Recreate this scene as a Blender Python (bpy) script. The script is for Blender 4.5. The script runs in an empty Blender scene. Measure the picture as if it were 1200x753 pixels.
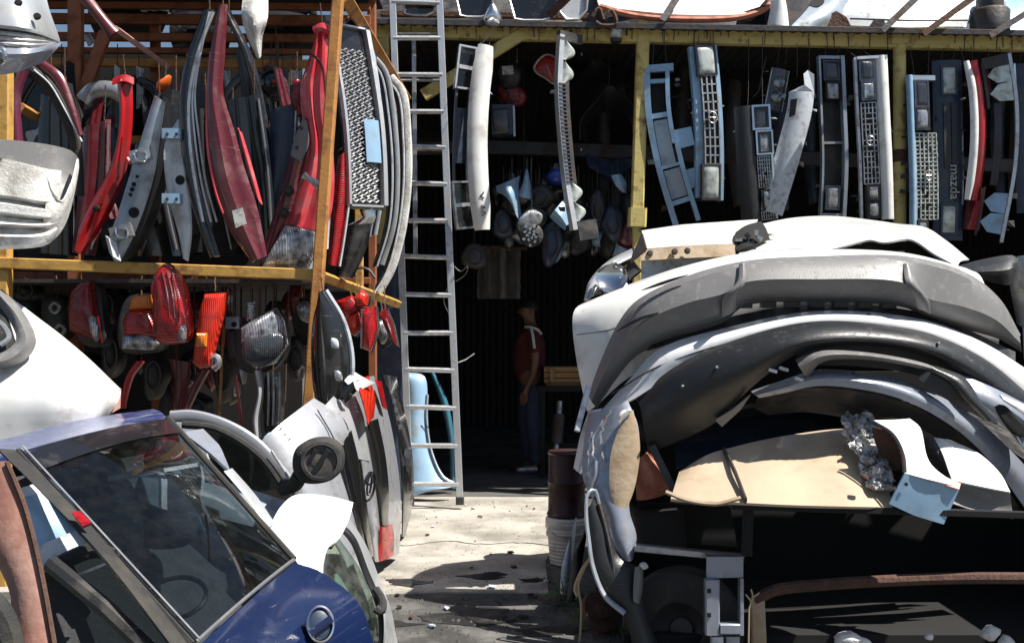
import bpy, bmesh, math, random
from mathutils import Vector as V, Matrix
random.seed(7)
R = math.radians
sc = bpy.context.scene
COL = sc.collection
F, CX, CY, H = 1200.0, 600.0, 376.5, 1.5          # lens and eye height measured from the photograph
CAM = V((0, 0, H))

def P(x, y, Y):
    """a point Y metres ahead of the eye"""
    return V(((x - CX) / F * Y, Y, H - (y - CY) / F * Y))

def Q(pts, Y=None):
    return [P(p[0], p[1], p[2] if len(p) > 2 else Y) if not isinstance(p, V) else p for p in pts]

# ------------------------------------------------------------------ materials
MATS = {}
def nodes_of(m):
    m.use_nodes = True
    nt = m.node_tree
    return nt, nt.nodes, nt.links, nt.nodes['Principled BSDF']

def mat(name, col, rough=.5, metal=0., coat=0., dirt=None, amt=.5, scale=6., bump=0., bscale=30.,
        stretch=(1, 1, 1), wave=None, spec=.5, var=.08, streak=0., trans=0., wobble=0.):
    m = bpy.data.materials.new(name); MATS[name] = m
    nt, N, L, b = nodes_of(m)
    b.inputs['Roughness'].default_value = rough
    b.inputs['Metallic'].default_value = metal
    b.inputs['Coat Weight'].default_value = coat
    b.inputs['Coat Roughness'].default_value = .06
    b.inputs['Specular IOR Level'].default_value = spec
    b.inputs['Transmission Weight'].default_value = trans
    geo = N.new('ShaderNodeNewGeometry')
    mp = N.new('ShaderNodeMapping'); mp.inputs['Scale'].default_value = stretch
    L.new(geo.outputs['Position'], mp.inputs['Vector'])
    n1 = N.new('ShaderNodeTexNoise'); n1.inputs['Scale'].default_value = scale
    n1.inputs['Detail'].default_value = 9; n1.inputs['Roughness'].default_value = .65
    L.new(mp.outputs[0], n1.inputs['Vector'])
    # small brightness variation of the paint itself
    n0 = N.new('ShaderNodeTexNoise'); n0.inputs['Scale'].default_value = 2.3; n0.inputs['Detail'].default_value = 5
    L.new(geo.outputs['Position'], n0.inputs['Vector'])
    hv = N.new('ShaderNodeMapRange'); hv.inputs['From Min'].default_value = .3; hv.inputs['From Max'].default_value = .7
    hv.inputs['To Min'].default_value = 1 - var; hv.inputs['To Max'].default_value = 1 + var
    L.new(n0.outputs['Fac'], hv.inputs['Value'])
    mul = N.new('ShaderNodeMix'); mul.data_type = 'RGBA'; mul.blend_type = 'MULTIPLY'
    mul.inputs['Factor'].default_value = 1
    mul.inputs['A'].default_value = (*col, 1)
    L.new(hv.outputs[0], mul.inputs['B'])
    out = mul.outputs['Result']
    if dirt:
        rp = N.new('ShaderNodeMapRange'); rp.inputs['From Min'].default_value = .62 - amt * .3
        rp.inputs['From Max'].default_value = .78 - amt * .2
        L.new(n1.outputs['Fac'], rp.inputs['Value'])
        mx = N.new('ShaderNodeMix'); mx.data_type = 'RGBA'
        L.new(rp.outputs[0], mx.inputs['Factor'])
        L.new(out, mx.inputs['A']); mx.inputs['B'].default_value = (*dirt, 1)
        out = mx.outputs['Result']
        rr = N.new('ShaderNodeMapRange'); rr.inputs['To Min'].default_value = rough; rr.inputs['To Max'].default_value = min(1, rough + .4)
        L.new(rp.outputs[0], rr.inputs['Value']); L.new(rr.outputs[0], b.inputs['Roughness'])
    if streak:                                   # scratches and scuffs
        ms = N.new('ShaderNodeMapping'); ms.inputs['Scale'].default_value = (3, 3, 40); ms.inputs['Rotation'].default_value = (.4, .9, .3)
        L.new(geo.outputs['Position'], ms.inputs['Vector'])
        n2 = N.new('ShaderNodeTexNoise'); n2.inputs['Scale'].default_value = 2.5; n2.inputs['Detail'].default_value = 6
        L.new(ms.outputs[0], n2.inputs['Vector'])
        r2 = N.new('ShaderNodeMapRange'); r2.inputs['From Min'].default_value = .66; r2.inputs['From Max'].default_value = .72
        r2.inputs['To Max'].default_value = streak
        L.new(n2.outputs['Fac'], r2.inputs['Value'])
        m2 = N.new('ShaderNodeMix'); m2.data_type = 'RGBA'; L.new(r2.outputs[0], m2.inputs['Factor'])
        L.new(out, m2.inputs['A']); m2.inputs['B'].default_value = (.4, .39, .37, 1)
        out = m2.outputs['Result']
    L.new(out, b.inputs['Base Color'])
    hts = []
    if bump:
        nb = N.new('ShaderNodeTexNoise'); nb.inputs['Scale'].default_value = bscale; nb.inputs['Detail'].default_value = 6
        L.new(mp.outputs[0], nb.inputs['Vector']); hts.append((nb.outputs['Fac'], bump, .02))
    if wobble:
        nb = N.new('ShaderNodeTexNoise'); nb.inputs['Scale'].default_value = 5; nb.inputs['Detail'].default_value = 2
        L.new(geo.outputs['Position'], nb.inputs['Vector']); hts.append((nb.outputs['Fac'], wobble, .03))
    if wave:
        w = N.new('ShaderNodeTexWave'); w.inputs['Scale'].default_value = wave[0]; w.bands_direction = wave[1]
        L.new(geo.outputs['Position'], w.inputs['Vector']); hts.append((w.outputs['Fac'], wave[2], .01))
    prev = None
    for h, st, di in hts:
        bp = N.new('ShaderNodeBump'); bp.inputs['Strength'].default_value = st; bp.inputs['Distance'].default_value = di
        L.new(h, bp.inputs['Height'])
        if prev: L.new(prev, bp.inputs['Normal'])
        prev = bp.outputs['Normal']
    if prev: L.new(prev, b.inputs['Normal'])
    return m

GR = (.10, .085, .065)        # dust
mat('white_paint', (.76, .76, .74), .3, coat=.5, dirt=(.45, .42, .37), amt=.35, streak=.25, wobble=.15)
mat('chalky_white', (.74, .74, .71), .6, dirt=(.38, .36, .33), amt=.7, scale=9, bump=.25, bscale=90, streak=.5)
mat('dull_white', (.56, .60, .64), .35, coat=.4, dirt=(.26, .25, .24), amt=.4, scale=16, streak=.3, wobble=.1, var=.06)
mat('silver_paint', (.47, .49, .51), .33, .35, .6, dirt=(.25, .24, .22), amt=.35, streak=.2, wobble=.2)
mat('lilac_silver', (.30, .33, .40), .3, .35, .6, dirt=(.2, .19, .18), amt=.4, scale=14, streak=.35, wobble=.3, var=.06)
mat('gate_silver', (.36, .37, .40), .3, .3, .6, dirt=(.16, .155, .15), amt=.35, scale=14, streak=.3, wobble=.15, var=.06)
mat('blue_silver', (.33, .38, .44), .35, .35, .5, dirt=(.2, .2, .2), amt=.4, streak=.3, wobble=.2)
mat('grey_plastic', (.165, .162, .162), .45, dirt=(.235, .23, .22), amt=.25, scale=22, bump=.12, bscale=160, streak=.25, var=.05)
mat('dark_plastic', (.019, .020, .022), .36, dirt=(.032, .031, .030), amt=.2, scale=26, bump=.1, bscale=150, streak=.12, var=.06)
mat('black_plastic', (.022, .022, .023), .42, dirt=(.07, .065, .058), amt=.5, bump=.1, bscale=120, streak=.15)
mat('gloss_black', (.012, .012, .014), .18, coat=.6, dirt=(.06, .055, .05), amt=.35, streak=.15, wobble=.15)
mat('rubber', (.02, .02, .02), .75, bump=.2, bscale=80, dirt=(.06, .055, .045), amt=.5)
mat('void_black', (.008, .008, .008), .9, var=.3)  # near black; puts shade into holes, hollows and the deepest parts
mat('red_paint', (.40, .012, .016), .28, coat=.6, dirt=(.16, .03, .025), amt=.35, streak=.25, wobble=.2)
mat('pink_red', (.60, .045, .06), .32, coat=.6, dirt=(.45, .12, .12), amt=.4, streak=.25, wobble=.2)
mat('maroon_paint', (.105, .008, .014), .3, coat=.6, dirt=(.14, .05, .05), amt=.4, streak=.3, wobble=.2)
mat('plum_paint', (.10, .012, .035), .3, coat=.5, dirt=(.08, .03, .04), amt=.4, streak=.2, wobble=.2)
mat('blue_paint', (.005, .013, .052), .22, coat=.8, dirt=(.02, .03, .08), amt=.1, streak=.25, wobble=.1)
mat('faded_blue', (.035, .055, .19), .35, coat=.5, dirt=(.20, .22, .33), amt=.5, streak=.4, scale=12)
mat('navy_plastic', (.022, .036, .07), .42, coat=.2, dirt=(.07, .08, .1), amt=.4, streak=.2)
mat('steel_yellow', (.58, .47, .17), .55, dirt=(.13, .06, .03), amt=.34, scale=9, bump=.15, bscale=60, streak=.3)
mat('orange_steel', (.44, .20, .05), .55, dirt=(.16, .06, .025), amt=.4, scale=8, bump=.12, bscale=60, streak=.2)
mat('deep_orange_steel', (.25, .08, .03), .6, dirt=(.12, .04, .02), amt=.5, scale=8, bump=.1)
mat('ochre_steel', (.50, .29, .07), .55, dirt=(.2, .09, .03), amt=.4, scale=8, bump=.12)
mat('rust', (.065, .032, .022), .85, dirt=(.11, .058, .04), amt=.6, scale=14, bump=.5, bscale=50)
mat('rusty_panel', (.22, .10, .075), .7, dirt=(.36, .22, .18), amt=.55, scale=5, bump=.12, bscale=60, streak=.35)
mat('alloy', (.62, .63, .65), .38, .75, dirt=(.35, .34, .33), amt=.4, scale=15, bump=.06)
mat('bare_metal', (.45, .46, .48), .35, .8, dirt=(.2, .17, .14), amt=.45, scale=12, bump=.12)
mat('chrome', (.75, .76, .78), .12, 1., dirt=(.4, .38, .36), amt=.3, wobble=.2)
mat('dark_metal', (.06, .06, .065), .5, .5, dirt=(.09, .06, .045), amt=.5, bump=.2)
mat('red_lens', (.42, .008, .012), .12, coat=.7, dirt=(.07, .005, .006), amt=.5, scale=12, wave=(24, 'Z', .35), wobble=.2)
mat('dark_red_lens', (.20, .006, .010), .15, coat=.6, dirt=(.04, .004, .005), amt=.5, scale=12, wave=(30, 'Z', .4))
mat('scarlet_lens', (.62, .03, .012), .15, coat=.6, dirt=(.2, .01, .008), amt=.45, scale=12, wave=(28, 'X', .35))
mat('amber_lens', (.75, .20, .02), .15, coat=.6, wave=(40, 'X', .4))
mat('clear_lens', (.62, .64, .67), .1, .55, .7, dirt=(.05, .055, .065), amt=.75, scale=17, wave=(34, 'X', .5), wobble=.5)
mat('frosted_lens', (.60, .64, .60), .2, .2, .6, dirt=(.22, .24, .22), amt=.6, scale=15, wave=(40, 'X', .3))
mat('smoked_lens', (.05, .055, .065), .12, .2, .7, wave=(30, 'X', .35), dirt=(.12, .12, .12), amt=.3)
mat('concrete', (.40, .372, .325), .85, dirt=(.2, .185, .16), amt=.62, scale=2.2, bump=.35, bscale=25, var=.15)
mat('shed_floor', (.10, .095, .09), .8, dirt=(.03, .028, .025), amt=.6, scale=2, bump=.3, bscale=20)
mat('oily_ground', (.052, .050, .047), .7, dirt=(.14, .135, .125), amt=.5, scale=3.2, bump=.7, bscale=22, var=.35)
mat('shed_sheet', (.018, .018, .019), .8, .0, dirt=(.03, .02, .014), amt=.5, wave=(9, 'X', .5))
mat('skin', (.16, .075, .045), .55, var=.05)
mat('hair', (.01, .009, .008), .6)
mat('shirt_red', (.07, .009, .010), .85, bump=.3, bscale=60)
mat('shirt_white', (.55, .55, .56), .85)
mat('denim', (.035, .045, .09), .85, bump=.3, bscale=90)
mat('beige_sheet', (.50, .40, .29), .28, coat=.6, dirt=(.33, .25, .16), amt=.45, scale=3, streak=.3, wobble=.5)
mat('beige_filler', (.36, .28, .19), .7, dirt=(.27, .19, .12), amt=.5, scale=7, bump=.2)
mat('primer_red', (.42, .15, .09), .6, dirt=(.25, .08, .05), amt=.5)
mat('pink_primer', (.62, .34, .28), .55, dirt=(.5, .25, .2), amt=.4)
mat('pale_blue', (.27, .43, .60), .38, .1, .4, dirt=(.22, .27, .31), amt=.4, streak=.3, wobble=.25)  # pale blue; on hung white panels it carries the blue of shade
mat('teal_paint', (.04, .15, .22), .35, .1, .4, dirt=(.05, .1, .12), amt=.4)
mat('helmet_blue', (.03, .06, .38), .2, coat=.6)
mat('foam', (.72, .71, .68), .9, bump=.35, bscale=40, dirt=(.45, .42, .38), amt=.3, scale=16)
mat('crumple', (.60, .61, .62), .6, 0., bump=.5, bscale=24, dirt=(.12, .10, .09), amt=.7, scale=26)
mat('wood', (.34, .20, .09), .75, dirt=(.2, .11, .05), amt=.5, scale=4, stretch=(1, 1, 12), bump=.3)
mat('bark', (.12, .08, .05), .9)
mat('leaf', (.06, .13, .025), .6, var=.4)
mat('cloth_grey', (.085, .08, .075), .9, bump=.5, bscale=14, dirt=(.045, .042, .04), amt=.6)
mat('tarp', (.011, .013, .018), .6, bump=.8, bscale=9, dirt=(.022, .022, .024), amt=.4)
mat('seat_cloth', (.035, .038, .040), .9, bump=.3, bscale=60)
mat('rope_fibre', (.42, .33, .2), .9)
mat('paper', (.6, .6, .57), .8, dirt=(.2, .2, .2), amt=.6, scale=30)
mat('orange_plastic', (.75, .13, .02), .4, coat=.3)
mat('bucket_white', (.6, .58, .54), .5, dirt=(.35, .3, .25), amt=.5, wave=(14, 'Z', .4))

mat('clean_black', (.010, .010, .011), .2, coat=.5, var=.03)
mat('clean_white', (.74, .75, .76), .3, coat=.5, dirt=(.5, .5, .5), amt=.15, scale=20, streak=.2, wobble=.1, var=.03)
mat('deep_maroon', (.03, .004, .007), .4, dirt=(.03, .012, .01), amt=.5)
mat('oil', (.022, .021, .020), .35, dirt=(.06, .056, .05), amt=.4, bump=.3)
def glass(name, tint, gl=1.0, ior=1.5, dust=.05):
    m = bpy.data.materials.new(name); MATS[name] = m
    m.use_nodes = True
    nt = m.node_tree; N = nt.nodes; L = nt.links; N.clear()
    o = N.new('ShaderNodeOutputMaterial')
    t = N.new('ShaderNodeBsdfTransparent'); t.inputs[0].default_value = (*tint, 1)
    g = N.new('ShaderNodeBsdfGlossy'); g.inputs['Roughness'].default_value = .03
    g.inputs[0].default_value = (gl, gl, gl, 1)
    fr = N.new('ShaderNodeFresnel'); fr.inputs['IOR'].default_value = ior
    mx = N.new('ShaderNodeMixShader')
    geo = N.new('ShaderNodeNewGeometry')
    front = N.new('ShaderNodeMath'); front.operation = 'SUBTRACT'; front.inputs[0].default_value = 1; L.new(geo.outputs['Backfacing'], front.inputs[1])
    fm = N.new('ShaderNodeMath'); fm.operation = 'MULTIPLY'; L.new(fr.outputs[0], fm.inputs[0]); L.new(front.outputs[0], fm.inputs[1])
    L.new(fm.outputs[0], mx.inputs[0]); L.new(t.outputs[0], mx.inputs[1]); L.new(g.outputs[0], mx.inputs[2])
    d = N.new('ShaderNodeBsdfDiffuse'); d.inputs[0].default_value = (.35, .34, .32, 1)
    ns = N.new('ShaderNodeTexNoise'); ns.inputs['Scale'].default_value = 15; ns.inputs['Detail'].default_value = 10; ns.inputs['Roughness'].default_value = .7
    L.new(geo.outputs['Position'], ns.inputs['Vector'])
    rp = N.new('ShaderNodeMapRange'); rp.inputs['From Min'].default_value = .42; rp.inputs['From Max'].default_value = .75
    rp.inputs['To Min'].default_value = dust * .3; rp.inputs['To Max'].default_value = dust * 2.2
    L.new(ns.outputs['Fac'], rp.inputs['Value'])
    m2 = N.new('ShaderNodeMixShader'); L.new(rp.outputs[0], m2.inputs[0])
    L.new(mx.outputs[0], m2.inputs[1]); L.new(d.outputs[0], m2.inputs[2])
    L.new(m2.outputs[0], o.inputs[0])
    return m
glass('tinted_glass', (.42, .47, .49), dust=.010, ior=1.5)
glass('green_glass', (.62, .72, .66), dust=.10)
glass('dark_glass', (.07, .075, .08), dust=.03)

# ------------------------------------------------------------------ mesh collecting
def catmull(p, n, closed=False):
    """n points evenly spread along a smooth curve through p"""
    p = [V(q) for q in p]
    if len(p) == 1: return [p[0].copy() for _ in range(n)]
    if len(p) == 2 and not closed:
        return [p[0].lerp(p[1], i / (n - 1)) for i in range(n)]
    dense = []
    m = len(p); segs = m if closed else m - 1
    for i in range(segs):
        a = p[(i - 1) % m] if closed or i > 0 else p[0] * 2 - p[1]
        b = p[i]; c = p[(i + 1) % m]
        d = p[(i + 2) % m] if closed or i + 2 < m else p[-1] * 2 - p[-2]
        # centripetal weights keep the curve from overshooting
        t0 = 0; t1 = t0 + max((b - a).length, 1e-6) ** .5; t2 = t1 + max((c - b).length, 1e-6) ** .5; t3 = t2 + max((d - c).length, 1e-6) ** .5
        for k in range(12):
            t = t1 + (t2 - t1) * k / 12
            A1 = a * ((t1 - t) / (t1 - t0)) + b * ((t - t0) / (t1 - t0))
            A2 = b * ((t2 - t) / (t2 - t1)) + c * ((t - t1) / (t2 - t1))
            A3 = c * ((t3 - t) / (t3 - t2)) + d * ((t - t2) / (t3 - t2))
            B1 = A1 * ((t2 - t) / (t2 - t0)) + A2 * ((t - t0) / (t2 - t0))
            B2 = A2 * ((t3 - t) / (t3 - t1)) + A3 * ((t - t1) / (t3 - t1))
            dense.append(B1 * ((t2 - t) / (t2 - t1)) + B2 * ((t - t1) / (t2 - t1)))
    dense.append(p[0].copy() if closed else p[-1].copy())
    return resample(dense, n, closed)

def resample(d, n, closed=False):
    cum = [0]
    for i in range(1, len(d)): cum.append(cum[-1] + (d[i] - d[i - 1]).length)
    tot = cum[-1] or 1; out = []; j = 0
    for i in range(n):
        t = tot * i / (n if closed else n - 1)
        while j < len(d) - 2 and cum[j + 1] < t: j += 1
        sp = cum[j + 1] - cum[j]
        out.append(d[j].lerp(d[j + 1], 0 if sp == 0 else min(1, (t - cum[j]) / sp)))
    return out

def lin(p, n):
    return resample([V(q) for q in p], n)

class G:
    def __init__(s): s.v = []; s.f = []
    def add(s, vs, fs):
        o = len(s.v); s.v += [V(x) for x in vs]; s.f += [tuple(o + i for i in f) for f in fs]; return s
    def box(s, c, size, rot=None):
        M3 = rot if rot is not None else Matrix.Identity(3)
        hx, hy, hz = [q / 2 for q in size]
        vs = [V(c) + M3 @ V((sx * hx, sy * hy, sz * hz)) for sx in (-1, 1) for sy in (-1, 1) for sz in (-1, 1)]
        return s.add(vs, [(0, 1, 3, 2), (4, 6, 7, 5), (0, 4, 5, 1), (2, 3, 7, 6), (0, 2, 6, 4), (1, 5, 7, 3)])
    def bar(s, a, b, w, h=None, up=V((0, 1, 0))):
        """square bar from a to b, w wide across and h deep along up, edges a little bevelled"""
        a, b = V(a), V(b); h = h or w
        t = (b - a).normalized(); x = t.cross(up)
        if x.length < 1e-3: x = t.cross(V((1, 0, 0)))
        x.normalize(); y = x.cross(t).normalized()
        e = min(w, h) * .12
        prof = [(w/2-e, h/2), (w/2, h/2-e), (w/2, -h/2+e), (w/2-e, -h/2), (-w/2+e, -h/2), (-w/2, -h/2+e), (-w/2, h/2-e), (-w/2+e, h/2)]
        vs = [a + x*px + y*py for px, py in prof] + [b + x*px + y*py for px, py in prof]
        fs = [(i, (i+1) % 8, 8 + (i+1) % 8, 8 + i) for i in range(8)] + [tuple(range(7, -1, -1)), tuple(range(8, 16))]
        return s.add(vs, fs)
    def tube(s, pts, r, k=8, closed=False, flat=1.0):
        pts = [V(q) for q in pts]; n = len(pts)
        rs = r if isinstance(r, (list, tuple)) else [r] * n
        up = None; rings = []
        for i in range(n):
            if closed: t = (pts[(i+1) % n] - pts[i-1])
            else: t = pts[min(i+1, n-1)] - pts[max(i-1, 0)]
            t = t.normalized() if t.length > 1e-9 else V((0, 0, 1))
            if up is None:
                up = V((0, 1, 0)) if abs(t.y) < .9 else V((1, 0, 0))
            u = (up - t * up.dot(t)).normalized(); up = u; w = t.cross(u)
            rings.append([pts[i] + (u * math.cos(2*math.pi*j/k) * flat + w * math.sin(2*math.pi*j/k)) * rs[i] for j in range(k)])
        vs = [p for rg in rings for p in rg]; fs = []
        for i in range(n if closed else n - 1):
            for j in range(k):
                a = i*k + j; b2 = i*k + (j+1) % k; c = ((i+1) % n)*k + (j+1) % k; d = ((i+1) % n)*k + j
                fs.append((a, b2, c, d))
        if not closed: fs += [tuple(range(k-1, -1, -1)), tuple((n-1)*k + j for j in range(k))]
        return s.add(vs, fs)
    def shell(s, rows, th, toward=CAM):
        """rows x columns of points turned into a sheet of thickness th, its outer side toward the given point"""
        Rn, Cn = len(rows), len(rows[0]); nr = []
        tot = 0
        for i in range(Rn):
            rr = []
            for j in range(Cn):
                du = rows[min(i+1, Rn-1)][j] - rows[max(i-1, 0)][j]
                dv = rows[i][min(j+1, Cn-1)] - rows[i][max(j-1, 0)]
                c = du.cross(dv); c = c.normalized() if c.length > 1e-12 else V((0, -1, 0))
                rr.append(c); tot += c.dot((toward - rows[i][j]).normalized())
            nr.append(rr)
        sg = 1 if tot >= 0 else -1
        vs = [p for r in rows for p in r] + [rows[i][j] - nr[i][j]*sg*th for i in range(Rn) for j in range(Cn)]
        o = Rn*Cn; fs = []
        for i in range(Rn-1):
            for j in range(Cn-1):
                a, b, c, d = i*Cn+j, i*Cn+j+1, (i+1)*Cn+j+1, (i+1)*Cn+j
                fs += [(a, b, c, d), (o+d, o+c, o+b, o+a)]
        for j in range(Cn-1):
            fs += [(j+1, j, o+j, o+j+1), ((Rn-1)*Cn+j, (Rn-1)*Cn+j+1, o+(Rn-1)*Cn+j+1, o+(Rn-1)*Cn+j)]
        for i in range(Rn-1):
            fs += [(i*Cn, (i+1)*Cn, o+(i+1)*Cn, o+i*Cn), ((i+1)*Cn+Cn-1, i*Cn+Cn-1, o+i*Cn+Cn-1, o+(i+1)*Cn+Cn-1)]
        return s.add(vs, fs)
    def plate(s, pts, th, toward=CAM, nrm=None):
        pts = [V(q) for q in pts]; n = len(pts)
        nn = V((0, 0, 0))
        for i in range(n): nn += pts[i].cross(pts[(i+1) % n])
        nn = V(nrm) if nrm is not None else nn.normalized()
        c = sum(pts, V()) / n
        if nrm is None and nn.dot(toward - c) < 0: nn = -nn
        vs = pts + [p - nn*th for p in pts]
        return s.add(vs, [tuple(range(n)), tuple(range(2*n-1, n-1, -1))] + [(i, n+i, n+(i+1) % n, (i+1) % n) for i in range(n)])
    def dome(s, pts, bulge, th=.02, toward=CAM, rings=(1, .95, .84, .62, .33), power=.5, nrm=None):
        pts = [V(q) for q in pts]; n = len(pts); c = sum(pts, V()) / n
        nn = V((0, 0, 0))
        for i in range(n): nn += (pts[i]-c).cross(pts[(i+1) % n]-c)
        nn = V(nrm) if nrm is not None else nn.normalized()
        if nrm is None and nn.dot(toward - c) < 0: nn = -nn
        vs = []; fs = []
        for k, f in enumerate(rings):
            d = bulge * max(0, 1 - f*f) ** power
            vs += [c + (p - c)*f + nn*d for p in pts]
        vs.append(c + nn*bulge)
        for k in range(len(rings)-1):
            for j in range(n): fs.append((k*n+j, k*n+(j+1) % n, (k+1)*n+(j+1) % n, (k+1)*n+j))
        L = len(rings); top = L*n
        for j in range(n): fs.append(((L-1)*n+j, (L-1)*n+(j+1) % n, top))
        o = len(vs); vs += [p - nn*th for p in pts]; vs.append(c - nn*th)
        for j in range(n): fs += [(j, (j+1) % n, o+(j+1) % n, o+j), (o+(j+1) % n, o+j, o+n)]
        return s.add(vs, fs)
    def lathe(s, c, prof, k=24, axis=V((0, 0, 1))):
        ax = V(axis).normalized(); a = ax.orthogonal().normalized(); b = ax.cross(a)
        vs = [V(c) + ax*z + (a*math.cos(2*math.pi*j/k) + b*math.sin(2*math.pi*j/k))*r for r, z in prof for j in range(k)]
        fs = [(i*k+j, i*k+(j+1) % k, (i+1)*k+(j+1) % k, (i+1)*k+j) for i in range(len(prof)-1) for j in range(k)]
        return s.add(vs, fs)

def smoothed(pts, n=40, Y=None):
    return catmull(Q(pts, Y), n, True)

THINGS = []
def obj(name, g, m, parent=None, angle=38, flat=False):
    me = bpy.data.meshes.new(name)
    me.from_pydata([tuple(v) for v in g.v], [], g.f)
    bm = bmesh.new(); bm.from_mesh(me)
    bmesh.ops.remove_doubles(bm, verts=bm.verts, dist=1e-5)
    bmesh.ops.recalc_face_normals(bm, faces=bm.faces)
    bm.to_mesh(me); bm.free()
    if not flat:
        me.shade_smooth(); me.set_sharp_from_angle(angle=R(angle))
    me.materials.append(MATS[m])
    o = bpy.data.objects.new(name, me); COL.objects.link(o)
    if parent is not None: o.parent = parent
    else: THINGS.append(o)
    return o

def tag(o, label, cat, group=None):
    o['label'] = label; o['category'] = cat
    if group: o['group'] = group
    return o
def thing(name, label, cat, group=None):
    o = bpy.data.objects.new(name, None); COL.objects.link(o); THINGS.append(o)
    return tag(o, label, cat, group)
def struct(name, g, m, kind='structure', **k):
    o = obj(name, g, m, **k); o['kind'] = kind; return o

def text(name, s, c, size, right, up, m, parent, ext=.002):
    cu = bpy.data.curves.new('lettering', 'FONT'); cu.body = s; cu.size = size; cu.extrude = ext
    cu.align_x = 'CENTER'; cu.align_y = 'CENTER'
    t = bpy.data.objects.new('lettering', cu)
    me = bpy.data.meshes.new_from_object(t)
    bpy.data.objects.remove(t)
    rt = V(right).normalized(); u = V(up); u = (u - rt*u.dot(rt)).normalized(); n = rt.cross(u)
    Mx = Matrix((rt, u, n)).transposed().to_4x4(); Mx.translation = V(c)
    me.transform(Mx); me.materials.clear(); me.materials.append(MATS[m])
    o = bpy.data.objects.new(name, me); COL.objects.link(o); o.parent = parent
    return o

def loft(rows, Y=None, n=28, sub=3, th=.006, smooth=True, smooth_x=True, toward=CAM, g=None):
    """sheet through several curves; sub extra steps between neighbouring curves"""
    g = g or G()
    rs = [(catmull if smooth else lin)(Q(r, Y), n) for r in rows]
    if sub > 1:
        cols = []
        m = (len(rs) - 1) * sub + 1
        for j in range(n):
            col = [r[j] for r in rs]
            c2 = []
            for i in range(len(col) - 1):
                a = col[i-1] if i else col[0]*2 - col[1]
                b, c = col[i], col[i+1]
                d = col[i+2] if i + 2 < len(col) else col[-1]*2 - col[-2]
                for k in range(sub):
                    t = k / sub
                    c2.append(.5*((2*b) + (c-a)*t + (2*a-5*b+4*c-d)*t*t + (3*b-a-3*c+d)*t**3) if smooth_x else b.lerp(c, t))
            c2.append(col[-1]); cols.append(c2)
        rs = [[cols[j][i] for j in range(n)] for i in range(m)]
    return g.shell(rs, th, toward)

def strip(Lp, Rp, Y=None, n=28, m=9, bulge=.03, th=.008, prof=None, YR=None, g=None):
    """long sheet between a left and a right edge, swelling toward the viewer by bulge (or by prof, one value per column)"""
    g = g or G()
    a = catmull(Q(Lp, Y), n); b = catmull(Q(Rp, YR or Y), n)
    if prof: m = len(prof)
    rows = []
    for k in range(m):
        t = k / (m - 1)
        d = prof[k] if prof else bulge * math.sin(math.pi * t) ** .7
        rows.append([a[i].lerp(b[i], t) + V((0, -d, 0)) for i in range(n)])
    return g.shell(rows, th)

def wire(g, a, b, r=.0025, sag=.02, n=8):
    a, b = V(a), V(b)
    g.tube([a.lerp(b, i/(n-1)) + V((random.uniform(-1, 1)*sag*.3, 0, -sag*math.sin(math.pi*i/(n-1)))) for i in range(n)], r, 5)
    return g
# ------------------------------------------------------------------ setting
g = G(); g.add([(-40, -30, 0), (40, -30, 0), (40, 60, 0), (-40, 60, 0)], [(0, 1, 2, 3)])
struct('ground', g, 'oily_ground', flat=True)
g = G()
edge = [(-3.2, 5.66), (-1.2, 5.64), (-.75, 5.60), (-.35, 5.66), (.0, 5.64), (.20, 5.63), (.21, 6.4), (.34, 7.2), (.36, 8.72), (-3.2, 8.72)]
g.plate([V((x, y, .008)) for x, y in edge], .03, nrm=(0, 0, 1))
struct('concrete_pavement', g, 'concrete', flat=True)
g = G(); g.add([(-7, 8.72, .006), (9, 8.72, .006), (9, 15, .006), (-7, 15, .006)], [(0, 1, 2, 3)])
struct('shed_floor', g, 'shed_floor', flat=True)

# the shed: three sheet walls and a roof on a yellow steel frame
YB = 8.6
def corrugated(a, b, up, th=.01, step=.09, amp=.016):
    a, b, up = V(a), V(b), V(up); n = max(2, int((b-a).length / step)) * 2
    nr = (b-a).cross(up).normalized(); gg = G()
    row = [a.lerp(b, i/n) + nr*(amp if i % 2 else -amp) for i in range(n+1)]
    return gg.shell([[p + up for p in row], row], th)
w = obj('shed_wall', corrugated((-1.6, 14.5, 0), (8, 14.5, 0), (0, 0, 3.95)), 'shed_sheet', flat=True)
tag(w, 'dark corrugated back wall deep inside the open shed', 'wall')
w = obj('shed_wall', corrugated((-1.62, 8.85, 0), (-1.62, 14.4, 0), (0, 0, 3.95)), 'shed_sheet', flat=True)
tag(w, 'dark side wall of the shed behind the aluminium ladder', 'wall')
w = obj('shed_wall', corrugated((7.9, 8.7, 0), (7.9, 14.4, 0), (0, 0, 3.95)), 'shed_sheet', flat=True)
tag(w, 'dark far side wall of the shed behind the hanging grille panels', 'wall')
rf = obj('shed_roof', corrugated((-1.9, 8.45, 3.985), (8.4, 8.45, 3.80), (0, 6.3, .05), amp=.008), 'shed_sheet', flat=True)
tag(rf, 'dark corrugated roof sheet over the yellow beam', 'roof')

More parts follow.
